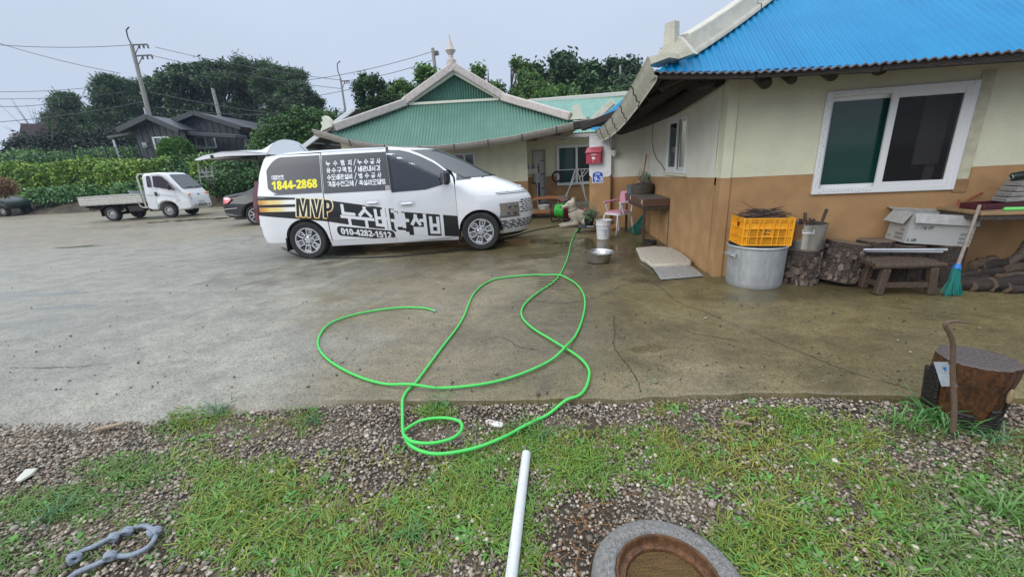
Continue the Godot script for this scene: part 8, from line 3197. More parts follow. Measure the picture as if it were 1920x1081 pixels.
	for s in [[-0.23, 0.13], [0.22, 0.14], [-0.21, -0.12], [0.21, -0.12]]:
		var lg := MB.new()
		lg.box(V(s[0], 0.14, s[1]), V(0.075, 0.285, 0.07), Basis(Vector3.BACK, signf(s[0]) * 0.10), 0.012)
		part("leg", lg, old_wood(), ST)
	for s in [[V(-0.22, 0.10, 0.13), V(0.22, 0.10, 0.14)], [V(-0.22, 0.09, 0.13), V(-0.21, 0.09, -0.12)], [V(0.22, 0.09, 0.13), V(0.21, 0.09, -0.12)]]:
		var rl := MB.new()
		bar(rl, s[0], s[1], 0.03, 0.055)
		part("stretcher", rl, old_wood(), ST)
	var ba := G(1786, 553)
	var BR := thing("teal_broom", "teal bristle broom with grey stick leaning against the bench", "broom", ba)
	var tip := on_plane(1838, 384, hn, HC + hn * 0.60) - ba
	var neck := on_plane(1797, 496, hn, ba - hn * 0.02) - ba
	var stk := MB.new()
	stk.tube([neck - (tip - neck) * 0.03, neck.lerp(tip, 0.5), tip], [0.016, 0.014, 0.014], 8)
	part("stick", stk, mottled("grey_stick", lin(0.25, 0.20, 0.16), lin(0.36, 0.30, 0.25), 4.0, 0.8, 0.2, ONE, 115), BR)
	var cl := MB.new()
	cl.tube([neck + (tip - neck) * 0.015, neck - (tip - neck) * 0.07], [0.022, 0.034], 12)
	part("collar", cl, plain("collar_blue", lin(0.02, 0.16, 0.50), 0.4), BR)
	broom_head(BR, neck - (tip - neck) * 0.06, V(-0.01, 0.008, 0.0), 0.03, 0.085, lin(0.01, 0.20, 0.17), 130)
	var bt := on_plane(1840, 398, hn, HC + hn * 0.62)
	var s_b := (bt - HC).dot(hu)
	var by := bt.y
	var B := thing("garden_bench", "low work bench with pale wooden top against the wall", "bench", HC + hu * (s_b + 0.75) + hn * 0.36, -deg_to_rad(12.0))
	var btp := MB.new()
	btp.box(V(0, by - 0.015, 0), V(1.5, 0.03, 0.56), BI, 0.004)
	part("bench_top", btp, mottled("bench_wood", lin(0.26, 0.155, 0.07), lin(0.36, 0.23, 0.12), 1.0, 0.6, 0.1, V(0.6, 2, 3), 116, 0.02), B)
	var bap := MB.new()
	frame_bars(bap, V(0, by - 0.032, 0), Vector3.RIGHT, Vector3(0, 0, -1), UP, -0.74, -0.27, 0.74, 0.27, 0.03, 0.05, 0.0)
	part("bench_frame", bap, brown_steel(), B)
	for s in [[0.72, -0.25], [0.72, 0.25]]:
		var lg := MB.new()
		lg.box(V(s[0], (by - 0.05) * 0.5, s[1]), V(0.035, by - 0.05, 0.035))
		part("leg", lg, brown_steel(), B)
	var X := B.transform
	var gr := thing("green_handled_tool", "black tool with bright green grip lying on the bench", "tool", X * V(-0.40, by + 0.018, 0.20), deg_to_rad(-16))
	var g0 := MB.new()
	g0.tube([V(-0.12, 0, 0), V(-0.11, 0, 0), V(0.10, 0, 0), V(0.11, 0, 0)], [0.012, 0.018, 0.018, 0.012], 10)
	part("grip", g0, plain("grip_green", lin(0.16, 0.62, 0.16), 0.4), gr)
	var g1 := MB.new()
	g1.tube([V(0.11, 0, 0), V(0.5, 0, 0.0)], 0.012, 8)
	part("shaft", g1, black_plastic(), gr)
	var ty := thing("dark_red_tray", "dark red plastic tray on the bench", "tray", X * V(-0.36, by + 0.001, -0.06), 0.05)
	var tm := MB.new()
	tm.box(V(0, 0.008, 0), V(0.62, 0.015, 0.22), BI, 0.004)
	frame_bars(tm, V(0, 0.062, 0), Vector3.RIGHT, Vector3(0, 0, -1), UP, -0.31, -0.11, 0.31, 0.11, 0.015, 0.05, 0.0)
	part("tray_body", tm, plain("tray_red", lin(0.065, 0.012, 0.018), 0.4), ty)
	for k in 4:
		var br := MB.new()
		br.box(X * V(-0.20 + 0.012 * k, by + 0.085 + 0.052 * k, -0.10), V(0.30 - 0.02 * k, 0.045, 0.18), Basis(UP, -0.2 + 0.05 * k) * Basis(Vector3.BACK, 0.05), 0.006)
		tag(part("grey_plank_offcut", br, mottled("offcut_grey", lin(0.20, 0.18, 0.175), lin(0.32, 0.30, 0.29), 2.0, 0.8, 0.3, V(0.5, 2, 2), 117)), ["lowest weathered grey offcut in the stack on the bench", "second lowest weathered grey offcut on the bench", "second highest weathered grey offcut on the bench", "topmost weathered grey offcut under the dark bottle"][k], "offcut", "grey offcuts on the bench")
	var bo := thing("dark_bottle", "dark green bottle lying on top of the grey offcuts", "bottle", X * V(-0.30, by + 0.30, -0.09), -0.15)
	var bm := MB.new()
	bm.lathe(vl([0.001, 0, 0.034, 0, 0.042, 0.01, 0.045, 0.24, 0.02, 0.31, 0.018, 0.38, 0.001, 0.38]), 16, Transform3D(Basis(Vector3.BACK, -PI / 2 + 0.16), Vector3.ZERO))
	part("bottle_body", bm, plain("bottle_dark", lin(0.012, 0.022, 0.016), 0.15), bo)
	var bcap := MB.new()
	bcap.lathe(vl([0.022, -0.012, 0.022, 0.002, 0.001, 0.002]), 12, Transform3D(Basis(Vector3.BACK, -PI / 2 + 0.16), V(-0.002, 0, 0)))
	part("cap", bcap, plain("cap_pale", lin(0.35, 0.36, 0.30), 0.5), bo)
	var sw := thing("red_pruning_saw", "curved red-brown pruning saw propped behind the cardboard box", "saw", Vector3.ZERO)
	var swm := MB.new()
	var sa := on_plane(1800, 392, hn, HC + hn * 0.10)
	var sb := on_plane(1815, 376, hn, HC + hn * 0.07)
	var sd := on_plane(1843, 361, hn, HC + hn * 0.05)
	swm.tube(smooth_path([sa + V(0, -0.12, 0), sa, sb, sd], 5), 0.011, 6)
	swm.tube([sa, on_plane(1797, 380, hn, HC + hn * 0.08), on_plane(1800, 374, hn, HC + hn * 0.08)], 0.009, 6)
	part("blade", swm, plain("saw_red", lin(0.26, 0.06, 0.03), 0.5), sw)
	var woods := []
	for k in 4: woods.append(speck(mottled("firewood%d" % k, [lin(0.035, 0.024, 0.02), lin(0.09, 0.06, 0.04), lin(0.028, 0.018, 0.015), lin(0.11, 0.08, 0.058)][k], [lin(0.13, 0.095, 0.075), lin(0.22, 0.15, 0.10), lin(0.085, 0.06, 0.05), lin(0.25, 0.19, 0.145)][k], 2.0, 0.85, 1.0, V(3, 3, 0.7), 130 + k, 0.03), 57, Color(0.4, 0.4, 0.4), Color.WHITE))
	var k2 := 0
	for l in [[1790, 556, 1940, 580, 0.062], [1800, 532, 1950, 552, 0.066], [1846, 574, 2010, 594, 0.075], [1872, 545, 1990, 560, 0.085], [1806, 514, 1905, 505, 0.044], [1822, 500, 1868, 482, 0.045], [1842, 502, 1925, 484, 0.05], [1888, 498, 1960, 430, 0.045], [1795, 520, 1850, 512, 0.05], [1905, 575, 2040, 590, 0.09], [1830, 510, 1990, 522, 0.05], [1850, 536, 1930, 538, 0.06], [1870, 590, 1960, 608, 0.055], [1900, 520, 2010, 516, 0.055], [1790, 540, 1842, 545, 0.06], [1900, 550, 2000, 556, 0.07], [1815, 575, 1900, 590, 0.05], [1880, 505, 1990, 497, 0.05]]:
		var pl: Vector3 = HC + hn * (0.30 + 0.34 * (l[1] - 480.0) / 110.0)
		var a := on_plane(l[0], l[1], hn, pl)
		var b := on_plane(l[2], l[3], hn, pl - hn * 0.05)
		a.y = maxf(a.y, l[4])
		b.y = maxf(b.y, l[4])
		if k2 != 7: b = a + (b - a).limit_length(0.75)
		var mb := MB.new()
		var d := (b - a).normalized()
		var sx := d.cross(UP).normalized()
		var up := sx.cross(d)
		var ng := noise(300 + k2, 1.0, 3)
		var rows := []
		for j in 11:
			var f := j / 10.0
			var row := PackedVector3Array()
			for q in 14:
				var t := TAU * q / 14
				var rl: float = l[4] * (1.0 + 0.30 * ng.get_noise_2d(cos(t) * 1.4, sin(t) * 1.4) + 0.22 * ng.get_noise_3d(cos(t) * 3.0, f * 5.0, sin(t) * 3.0) - 0.10 * absf(f - 0.4))
				row.append(a.lerp(b, f) + up * 0.05 * ng.get_noise_1d(f * 2.0) + (sx * cos(t) - up * sin(t)) * rl)
			rows.append(row)
		mb.grid(rows, true)
		mb.fan(rows[10])
		var T := thing("firewood_log", "rough split log in the firewood heap under the bench", "log", Vector3.ZERO, 0.0, "firewood under the bench")
		part("wood", mb, woods[k2 % 4], T)
		var ce := MB.new()
		var e0: PackedVector3Array = rows[0].duplicate()
		e0.reverse()
		ce.fan(e0)
		part("cut_end", ce, wood_end(), T)
		k2 += 1
func build_crate(pa: Vector3) -> void:
	var C := thing("yellow_crate", "yellow plastic harvest crate heaped with twigs on the aluminium pot", "crate", pa + V(0.015, 0.487, 0.0), deg_to_rad(-9))
	C.rotation.z = deg_to_rad(-1.5)
	var ym := mottled("crate_yellow", lin(0.78, 0.33, 0.012), lin(0.86, 0.42, 0.02), 1.5, 0.4, 0.0, ONE, 118)
	var W := 0.52
	var D := 0.36
	var H := 0.305
	for side in 4:
		var b := Basis(UP, side * PI / 2)
		var L := W if side % 2 == 0 else D
		var off := (D if side % 2 == 0 else W) * 0.5
		var F := Node3D.new()
		F.name = "side"
		C.add_child(F, true)
		var rails := MB.new()
		rails.xf = Transform3D(b, Vector3.ZERO)
		for y in [[0.008, 0.016], [0.10, 0.010], [0.19, 0.010], [0.268, 0.008], [0.283, 0.008], [0.300, 0.012]]:
			rails.box(V(0, y[0], off - 0.008), V(L, y[1], 0.022), BI, 0.002)
		var cols := [-0.5, -0.405, -0.37, -0.20, -0.035 - 0.07, 0.105, 0.20 + 0.01, 0.37, 0.405, 0.5] if side % 2 == 0 else [-0.5, -0.38, -0.22, 0.22, 0.38, 0.5]
		for cx in cols:
			rails.box(V(cx * (L - 0.012), H * 0.5, off - 0.0085), V(0.010, H - 0.004, 0.021), BI, 0.002)
		part("ribs", rails, ym, F)
		var skin := MB.new()
		skin.xf = Transform3D(b, Vector3.ZERO)
		if side % 2 == 0: skin.box(V(0, 0.245, off - 0.016), V(L - 0.01, 0.105, 0.003))
		else:
			skin.box(V(0, 0.272, off - 0.016), V(L - 0.01, 0.052, 0.003))
			for sx in [-1, 1]: skin.box(V(sx * (L * 0.25 + 0.02), 0.219, off - 0.016), V(L * 0.5 - 0.05, 0.053, 0.003))
		for cx in [-0.45, 0.45]: skin.box(V(cx * L, H * 0.32, off - 0.0165), V(0.09 * L, H * 0.63, 0.003))
		if side % 2 == 0: skin.box(V(0.0, 0.145, off - 0.0165), V(0.105, 0.096, 0.003))
		part("panel", skin, ym, F)
		var mesh := MB.new()
		mesh.xf = Transform3D(b, Vector3.ZERO)
		for row in [[0.018, 0.094], [0.106, 0.184]]:
			var x := -0.40 * L
			while x < 0.40 * L:
				var mid := (row[0] + row[1]) * 0.5 as float
				if not (side % 2 == 0 and absf(x) < 0.055 and mid > 0.1):
					var c := V(x, mid, off - 0.017)
					mesh.box(c, V(0.0035, (row[1] - row[0]) * 1.16, 0.003), Basis(Vector3.BACK, 0.65))
				x += 0.0105
			for k in 5:
				mesh.box(V(0, lerpf(row[0], row[1], (k + 0.5) / 5.0), off - 0.0172), V(L * 0.80, 0.0028, 0.0026))
		part("mesh_panel", mesh, ym, F)
		if side % 2 == 1:
			pass
		elif side == 0:
			var cv := Canvas.new(128, 112, lin(0.82, 0.37, 0.016))
			var ink := lin(0.02, 0.02, 0.02)
			hangul(cv, "로", Vector2(22, 8), Vector2(34, 38), 4, 9, ink)
			latin(cv, "15", Vector2(64, 46), 36, ink, 1.0, 1.0)
			hangul(cv, "화", Vector2(14, 62), Vector2(38, 40), 4, 9, ink)
			latin(cv, "NC", Vector2(58, 102), 36, ink, 1.0, 1.0)
			var pr := MB.new()
			pr.quad(V(-0.042, 0.108, off - 0.0145), V(0.042, 0.108, off - 0.0145), V(0.042, 0.180, off - 0.0145), V(-0.042, 0.180, off - 0.0145))
			part("print", pr, printed("crate_print", cv), F)
	var fl := MB.new()
	fl.box(V(0, 0.012, 0), V(W - 0.03, 0.008, D - 0.03))
	part("crate_floor", fl, ym, C)
	var r := RandomNumberGenerator.new()
	r.seed = 21
	var tw := thing("twig_heap", "heap of thin dark twigs overflowing the yellow crate", "twigs", C.position, C.rotation.y)
	tag(tw, "", "", "", "stuff")
	var mm := [MB.new(), MB.new(), MB.new()]
	for i in 170:
		var c := V(r.randf_range(-0.20, 0.20), r.randf_range(0.20, 0.325), r.randf_range(-0.13, 0.13))
		c.y += 0.05 * (1.0 - pow(absf(c.x - 0.04) / 0.26, 2.0))
		var a := r.randfn() * 0.35
		var l := r.randf_range(0.06, 0.19)
		var d := V(cos(a), r.randfn() * 0.10, sin(a) * 0.8) * l
		if i < 5: d = V(-0.22, 0.05 + 0.03 * i, 0.02)
		var lim := 0.235
		var p0 := c - d
		var p1 := c + d
		p0.x = clampf(p0.x, -lim - (0.05 if p0.y > 0.31 else 0.0), lim)
		p1.x = clampf(p1.x, -lim, lim + (0.05 if p1.y > 0.31 else 0.0))
		mm[i % 3].tube([p0, c + V(0, r.randf_range(-0.01, 0.015), r.randf_range(-0.01, 0.01)), p1], [0.002, r.randf_range(0.003, 0.0055), 0.002], 5, false)
	for k in 3: part("twigs", mm[k], plain("twig%d" % k, [lin(0.045, 0.032, 0.03), lin(0.085, 0.06, 0.05), lin(0.14, 0.10, 0.085)][k], 0.9), tw)
func build_carton(at: Vector3) -> void:
	var C := thing("cardboard_box", "open white printed cardboard box resting across two logs", "box", at, -deg_to_rad(12.0))
	C.rotation.z = deg_to_rad(-5)
	var W := 0.585
	var D := 0.30
	var H := 0.315
	var ink := lin(0.03, 0.03, 0.035)
	var pale := lin(0.40, 0.40, 0.385)
	var cv := Canvas.new(768, 336, pale)
	hangul(cv, "명절의 품격", Vector2(60, 50), Vector2(52, 52), 6, 9, ink, 0.4)
	latin(cv, "55", Vector2(430, 100), 46, ink, 1.0)
	hangul(cv, "호", Vector2(494, 52), Vector2(48, 50), 4, 9, ink)
	cv.poly(rect(52, 122, 400, 186), lin(0.30, 0.30, 0.29))
	cv.poly(rect(55, 125, 397, 183), pale)
	latin(cv, "LG", Vector2(72, 172), 36, ink, 0.9, 0.0, false)
	hangul(cv, "선물세트", Vector2(132, 136), Vector2(36, 36), 4, 5, ink)
	latin(cv, "6.", Vector2(20, 316), 34, ink)
	hangul(cv, "세트", Vector2(66, 284), Vector2(32, 32), 4, 6, ink)
	for k in 3: cv.poly(rect(620, 190 + k * 46, 760, 222 + k * 46), lin(0.22, 0.22, 0.22))
	var cs := Canvas.new(360, 336, pale)
	cs.poly(rect(40, 40, 180, 66), ink)
	cs.poly(rect(60, 90, 300, 150), lin(0.30, 0.30, 0.29))
	cs.poly(rect(63, 93, 297, 147), pale)
	latin(cs, "65", Vector2(170, 138), 30, ink)
	for k in 2: cs.poly(rect(150, 230 + k * 46, 300, 262 + k * 46), lin(0.20, 0.20, 0.20))
	cs.poly(rect(220, 180, 300, 215), lin(0.24, 0.24, 0.24))
	latin(cs, "1 65", Vector2(20, 300), 26, ink)
	var white := speck(mottled("carton_white", lin(0.38, 0.38, 0.365), lin(0.46, 0.46, 0.445), 1.5, 0.75, 0.2, ONE, 119), 54, Color(0.9, 0.9, 0.88), Color.WHITE)
	var f := MB.new()
	f.quad(V(-W / 2, 0, D / 2), V(W / 2, 0, D / 2), V(W / 2, H, D / 2), V(-W / 2, H, D / 2))
	part("front_panel", f, printed("carton_front", cv, 0.7), C)
	var s := MB.new()
	s.quad(V(-W / 2, 0, -D / 2), V(-W / 2, 0, D / 2), V(-W / 2, H, D / 2), V(-W / 2, H, -D / 2))
	part("side_panel", s, printed("carton_side", cs, 0.7), C)
	var o := MB.new()
	o.quad(V(W / 2, 0, D / 2), V(W / 2, 0, -D / 2), V(W / 2, H, -D / 2), V(W / 2, H, D / 2))
	o.quad(V(W / 2, 0, -D / 2), V(-W / 2, 0, -D / 2), V(-W / 2, H, -D / 2), V(W / 2, H, -D / 2))
	o.quad(V(-W / 2, 0.001, -D / 2), V(W / 2, 0.001, -D / 2), V(W / 2, 0.001, D / 2), V(-W / 2, 0.001, D / 2))
	var inn := [V(-W / 2 + 0.004, 0, D / 2 - 0.004), V(W / 2 - 0.004, 0, D / 2 - 0.004), V(W / 2 - 0.004, 0, -D / 2 + 0.004), V(-W / 2 + 0.004, 0, -D / 2 + 0.004)]
	for i in 4:
		var a: Vector3 = inn[i]
		var b: Vector3 = inn[(i + 1) % 4]
		o.quad(b, a, a + V(0, H - 0.001, 0), b + V(0, H - 0.001, 0))
	part("walls", o, white, C)
	for fl in [[V(-W / 2 + 0.01, H, D / 2 + 0.002), V(W / 2, H, D / 2 + 0.002), V(W / 2 + 0.005, H - 0.10, D / 2 + 0.03), V(-W / 2 + 0.01, H - 0.095, D / 2 + 0.045)], [V(-W / 2 - 0.002, H, -D / 2), V(-W / 2 - 0.002, H, D / 2), V(-W / 2 - 0.06, H - 0.12, D / 2 - 0.01), V(-W / 2 - 0.07, H - 0.115, -D / 2)], [V(W / 2, H, -D / 2), V(-W / 2, H, -D / 2), V(-W / 2, H + 0.02, -D / 2 - 0.13), V(W / 2, H + 0.02, -D / 2 - 0.13)]]:
		var m := MB.new()
		m.quad(fl[0], fl[3], fl[2], fl[1])
		var up := (fl[3] - fl[0] as Vector3).cross(fl[1] - fl[0]).normalized() * 0.004
		m.quad(fl[1] + up, fl[2] + up, fl[3] + up, fl[0] + up)
		m.quad(fl[3], fl[3] + up, fl[2] + up, fl[2])
		part("flap", m, white, C)
func build_foreground() -> void:
	var px := [[1086, 426, 0], [1078, 438, 0], [1070, 458, 0], [1062, 490, 0], [1045, 522, 0], [1008, 548, 0], [982, 572, 0], [978, 592, 0], [1000, 615, 0], [1040, 640, 0], [1080, 665, 0], [1102, 690, 0], [1104, 712, 0], [1090, 738, 0], [1060, 763, -1], [1000, 790, -1], [945, 818, -1], [880, 842, -1], [820, 851, -1], [775, 838, -1], [756, 812, -1], [753, 780, -1], [763, 748, -1], [785, 710, 0], [830, 650, 0], [866, 598, 0], [890, 548, 0], [925, 524, 0], [985, 516, 0], [1035, 516, 0], [1074, 527, 0], [1095, 556, 0], [1093, 598, 0], [1068, 645, 0], [1030, 677, 0], [960, 706, 0], [880, 723, 0], [790, 727, 0], [700, 714, 0], [628, 684, 0], [599, 656, 0], [598, 630, 0], [620, 606, 0], [670, 588, 0], [740, 577, 0], [790, 577, 0], [815, 582, 0]]
	var pts := []
	var k := 0
	for p in px:
		pts.append(G(p[0], p[1], 0.017) if p[2] == 0 else G(p[0], p[1], -0.035))
		k += 1
	var path := smooth_path(pts, 10)
	for i in path.size():
		path[i].y = lerpf(0.017, path[i].y if path[i].y < 0.0 else -0.035, smoothstep(0.02, 0.16, path[i].z - edge_z(path[i].x)))
		for j in range(0, i - 40):
			var d := Vector2(path[i].x - path[j].x, path[i].z - path[j].z).length()
			if d < 0.22: path[i].y = maxf(path[i].y, minf(path[j].y, 0.02) + 0.023 * smoothstep(0.22, 0.0, d))
	var hm := MB.new()
	for i in path.size(): path[i] += V(sin(i * 0.31) + sin(i * 0.13), 0, cos(i * 0.23)) * 0.003
	hm.tube(path, 0.0103, 10)
	var H := thing("green_hose", "long bright green hose looping over the slab and grass", "hose")
	part("hose_run", hm, hose_green(), H)
	var lp := []
	for p in [[758, 806], [790, 788], [830, 783], [860, 789], [866, 803], [850, 820], [812, 830], [775, 828], [757, 817]]: lp.append(G(p[0], p[1], -0.02))
	var lm := MB.new()
	lm.tube(smooth_path(lp, 8), 0.0103, 10)
	part("hose_loop", lm, hose_green(), H)
	var en := MB.new()
	var e: Vector3 = path[-1]
	en.tube([e, e + (e - path[-3]).normalized() * 0.02], 0.014, 10)
	part("hose_end", en, silver(), H)
	var a := G(987, 850, -0.045)
	var b := G(950, 1150, -0.045)
	var PP := thing("pvc_pipe", "white plastic pipe lying in the grass", "pipe", Vector3.ZERO)
	var pm := MB.new()
	var d2 := (b - a).normalized()
	pm.tube([a, b], 0.0245, 22, false)
	var ring := []
	for i in 2: ring.append(a + d2 * (0.0 if i == 0 else 0.1))
	pm.tube(ring, 0.0215, 22, false)
	var pvc := speck(mottled("pvc", lin(0.62, 0.63, 0.63), lin(0.72, 0.73, 0.73), 2.0, 0.4, 0.0, ONE, 140), 54, Color(0.86, 0.85, 0.82), Color.WHITE)
	part("pipe_body", pm, pvc, PP)
	var rim := MB.new()
	var sx := d2.cross(UP).normalized()
	var up := sx.cross(d2).normalized()
	var r0 := PackedVector3Array()
	var r1 := PackedVector3Array()
	for i in 22:
		var an := TAU * i / 22
		var o := sx * cos(an) + up * sin(an)
		r0.append(a - d2 * 0.0003 + o * 0.0215)
		r1.append(a - d2 * 0.0003 + o * 0.0245)
	rim.grid([r0, r1], true)
	part("pipe_rim", rim, pvc, PP)
	var cvp := Canvas.new(1024, 64, lin(0.67, 0.68, 0.68))
	latin(cvp, "KS M 3404  VG1  50  2023.05  PVC PIPE", Vector2(20, 46), 30, lin(0.22, 0.23, 0.24), 1.0, 0.0, false)
	var lb := MB.new()
	var rw := []
	var uvs := []
	for i in 4:
		var an := lerpf(0.75, 1.35, i / 3.0)
		var o := (sx * cos(an) + up * sin(an)) * 0.0249
		rw.append(PackedVector3Array([a + d2 * 0.42 + o, a + d2 * 0.90 + o]))
		uvs.append(PackedVector2Array([Vector2(1, i / 3.0), Vector2(0, i / 3.0)]))
	lb.grid(rw, false, uvs)
	part("print", lb, printed("pipe_print", cvp), PP)
	var mc := G(1253, 1086, -0.02)
	var MH := thing("manhole", "concrete manhole ring with rusty round iron cover", "manhole", V(mc.x, -0.085, mc.z))
	var conc := speck(mottled("manhole_concrete", lin(0.20, 0.195, 0.18), lin(0.38, 0.37, 0.345), 2.2, 0.9, 0.9, ONE, 141, 0.03), 142, Color(0.55, 0.54, 0.52), Color.WHITE, 0.12)
	var cr := MB.new()
	cr.lathe(vl([0.285, -0.1, 0.283, 0.0, 0.278, 0.045, 0.262, 0.068, 0.235, 0.076, 0.198, 0.074, 0.190, 0.066, 0.188, 0.02]), 60, Transform3D.IDENTITY, 0.006)
	part("concrete_ring", cr, conc, MH)
	var rust := speck(mottled("rust_iron", lin(0.12, 0.045, 0.018), lin(0.33, 0.145, 0.055), 3.0, 0.7, 0.3, ONE, 143, 0.02), 144, Color(0.5, 0.45, 0.42), Color.WHITE, 0.08)
	var ir := MB.new()
	ir.lathe(vl([0.188, 0.02, 0.188, 0.072, 0.181, 0.075, 0.176, 0.070, 0.174, 0.040, 0.152, 0.036, 0.149, 0.012]), 60)
	part("iron_frame", ir, rust, MH)
	var lid := MB.new()
	lid.lathe(vl([0.147, -0.05, 0.148, 0.024, 0.001, 0.026]), 48)
	part("iron_cover", lid, speck(mottled("lid_wood", lin(0.13, 0.07, 0.018), lin(0.22, 0.125, 0.034), 2.0, 0.9, 0.3, V(0.5, 1, 4), 145, 0.02), 144, Color(0.5, 0.45, 0.42), Color.WHITE, 0.08), MH)
	var R := thing("blue_rope", "knotted pale blue braided rope loop on the gravel", "rope", Vector3.ZERO)
	var rp := []
	for p in [[118, 1092], [145, 1072], [180, 1057], [213, 1043], [245, 1040], [275, 1026], [290, 1007], [286, 993], [270, 985], [245, 992], [222, 1000], [198, 1012], [175, 1024], [152, 1033], [136, 1044], [132, 1056]]: rp.append(G(p[0], p[1], -0.055))
	var rm := MB.new()
	rm.tube(smooth_path(rp, 8), 0.0105, 9)
	var blue := speck(mottled("rope_blue", lin(0.32, 0.39, 0.49), lin(0.50, 0.58, 0.68), 14.0, 0.85, 0.5, V(1, 1, 1), 146, 0.05), 147, Color(0.6, 0.6, 0.62), Color.WHITE, 0.2)
	part("strand", rm, blue, R)
	for q in [[139, 1046, 0.5], [213, 1008, 0.2], [285, 1000, 1.1], [292, 996, 0.3], [206, 1043, 0.3], [240, 996, 0.2]]:
		var kn := MB.new()
		var c := G(q[0], q[1], -0.05)
		for t in 2:
			var rg := []
			for i in 13: rg.append(c + V(cos(TAU * i / 12) * 0.016, sin(TAU * i / 12) * 0.014 + 0.003, (t - 0.5) * 0.016 + 0.006 * sin(TAU * i / 12 + q[2] * 4.0)).rotated(UP, q[2] * 2.0))
			kn.tube(rg, 0.0095, 7, false)
		part("knot", kn, blue, R)
	var sb := G(1792, 784, -0.085)
	var ST := thing("chopping_block", "dark stripped stump used as chopping block at the slab's edge", "stump", sb)
	var sm := MB.new()
	var rows := []
	var ng := noise(151, 1.0, 3)
	for j in 12:
		var f := j / 11.0
		var row := PackedVector3Array()
		for q in 48:
			var an := TAU * q / 48
			var p := V(cos(an), 0, -sin(an))
			var rr := lerpf(0.138, 0.165, pow(f, 0.8)) * (1.0 + 0.07 * ng.get_noise_2d(p.x * 2.2, p.z * 2.2)) + 0.010 * ng.get_noise_3d(p.x * 5.0, f * 1.5, p.z * 5.0)
			row.append(p * rr + V(0.02 * f, f * 0.395, 0))
		rows.append(row)
	sm.grid(rows, true)
	part("stump_side", sm, speck(mottled("stump_wood", lin(0.05, 0.018, 0.008), lin(0.20, 0.082, 0.03), 1.4, 0.42, 0.5, V(2.4, 0.6, 2.4), 152, 0.02), 153, Color(0.4, 0.36, 0.33), Color.WHITE, 0.05), ST)
	var tp := MB.new()
	var top: PackedVector3Array = rows[11]
	var ins := PackedVector3Array()
	for p in top: ins.append(V(p.x * 0.9 + 0.002, 0.400, p.z * 0.9))
	tp.grid([top, ins], true)
	tp.fan(ins)
	part("cut_face", tp, speck(mottled("stump_top", lin(0.065, 0.050, 0.046), lin(0.15, 0.12, 0.112), 4.0, 0.5, 0.4, ONE, 154, 0.03), 57, Color(0.6, 0.58, 0.58), Color.WHITE), ST)
	for q in [[2.95, 0.0, 0.345, 0.075], [0.25, 0.02, 0.36, 0.07], [0.62, 0.0, 0.30, 0.06], [-0.3, 0.0, 0.25, 0.08], [-0.62, 0.0, 0.13, 0.07], [-0.9, 0.0, 0.20, 0.06], [-1.2, 0.0, 0.10, 0.09], [-1.5, 0.0, 0.16, 0.06], [-1.85, 0.0, 0.07, 0.10], [-2.3, 0.0, 0.12, 0.08], [2.5, 0.0, 0.30, 0.07]]:
		var bk := MB.new()
		var n := V(cos(q[0]), 0, -sin(q[0]))
		var hh: float = q[2]
		var bb := Basis(UP.cross(n), UP, n) * Basis(Vector3.RIGHT, 0.085)
		bk.box(n * 0.155 + V(0, q[1] + hh * 0.5, 0), V(q[3], hh, 0.018), bb, 0.008)
		part("bark_strip", bk, speck(mottled("black_bark", lin(0.008, 0.007, 0.006), lin(0.04, 0.03, 0.025), 3.0, 0.6, 1.0, ONE, 155, 0.03), 57, Color(0.5, 0.48, 0.46), Color.WHITE), ST)
	var knot := MB.new()
	knot.ball(V(0.055, 0.245, 0.162), V(0.018, 0.045, 0.012), 8, 6)
	part("pale_chip", knot, mottled("pale_chip", lin(0.30, 0.19, 0.09), lin(0.46, 0.33, 0.18), 12.0, 0.8, 0.6, ONE, 156), ST)
	var sk := thing("bent_stick", "bent brown stick with hooked top leaning on the chopping block", "stick", Vector3.ZERO)
	var sp := []
	for p in [[1788, 806, 0.03], [1790, 760, 0.02], [1787, 700, 0.0], [1788, 650, 0.0], [1783, 628, 0.0], [1774, 612, 0.0], [1776, 605, 0.0], [1788, 602, 0.0], [1808, 604, 0.0], [1822, 603, 0.0]]:
		sp.append(on_plane(p[0], p[1], Vector3.BACK, sb + V(0, 0, 0.215 + p[2])))
	var skm := MB.new()
	var path2 := smooth_path(sp, 5)
	var rad := []
	for i in path2.size(): rad.append(lerpf(0.0125, 0.010, i / (path2.size() * 0.6)) if i < path2.size() * 0.6 else lerpf(0.010, 0.0025, (i / float(path2.size()) - 0.6) / 0.4))
	skm.tube(path2, rad, 9)
	part("stick_body", skm, mottled("stick_bark", lin(0.10, 0.06, 0.04), lin(0.19, 0.125, 0.085), 5.0, 0.8, 0.3, V(2, 0.6, 2), 157, 0.03), sk)
	var bg := thing("plastic_sachet", "clear printed plastic sachet stuck to the chopping block's side", "sachet", Vector3.ZERO)
	var cvb := Canvas.new(128, 192, lin(0.50, 0.56, 0.60))
	cvb.poly(pv([58, 44, 96, 40, 78, 84]), lin(0.02, 0.22, 0.65))
	for i in 6: cvb.poly(rect(24 + i * 4, 100 + i * 12, 96, 105 + i * 12), lin(0.62, 0.70, 0.76))
	cvb.poly(rect(100, 84, 112, 92), lin(0.05, 0.12, 0.4))
	var sg := MB.new()
	var srow := []
	var suv := []
	for j in 7:
		var row := PackedVector3Array()
		var uv := PackedVector2Array()
		for i in 5:
			var pxx := lerpf(lerpf(1751, 1778, i / 4.0), lerpf(1766, 1796, i / 4.0), j / 6.0)
			var pyy := lerpf(678, 724, j / 6.0)
			row.append(on_plane(pxx, pyy, Vector3.BACK, sb + V(0, 0, 0.185 + 0.006 * sin(i * 2.1 + j * 1.3))))
			uv.append(Vector2(i / 4.0, j / 6.0))
		srow.append(row)
		suv.append(uv)
	srow.reverse()
	suv.reverse()
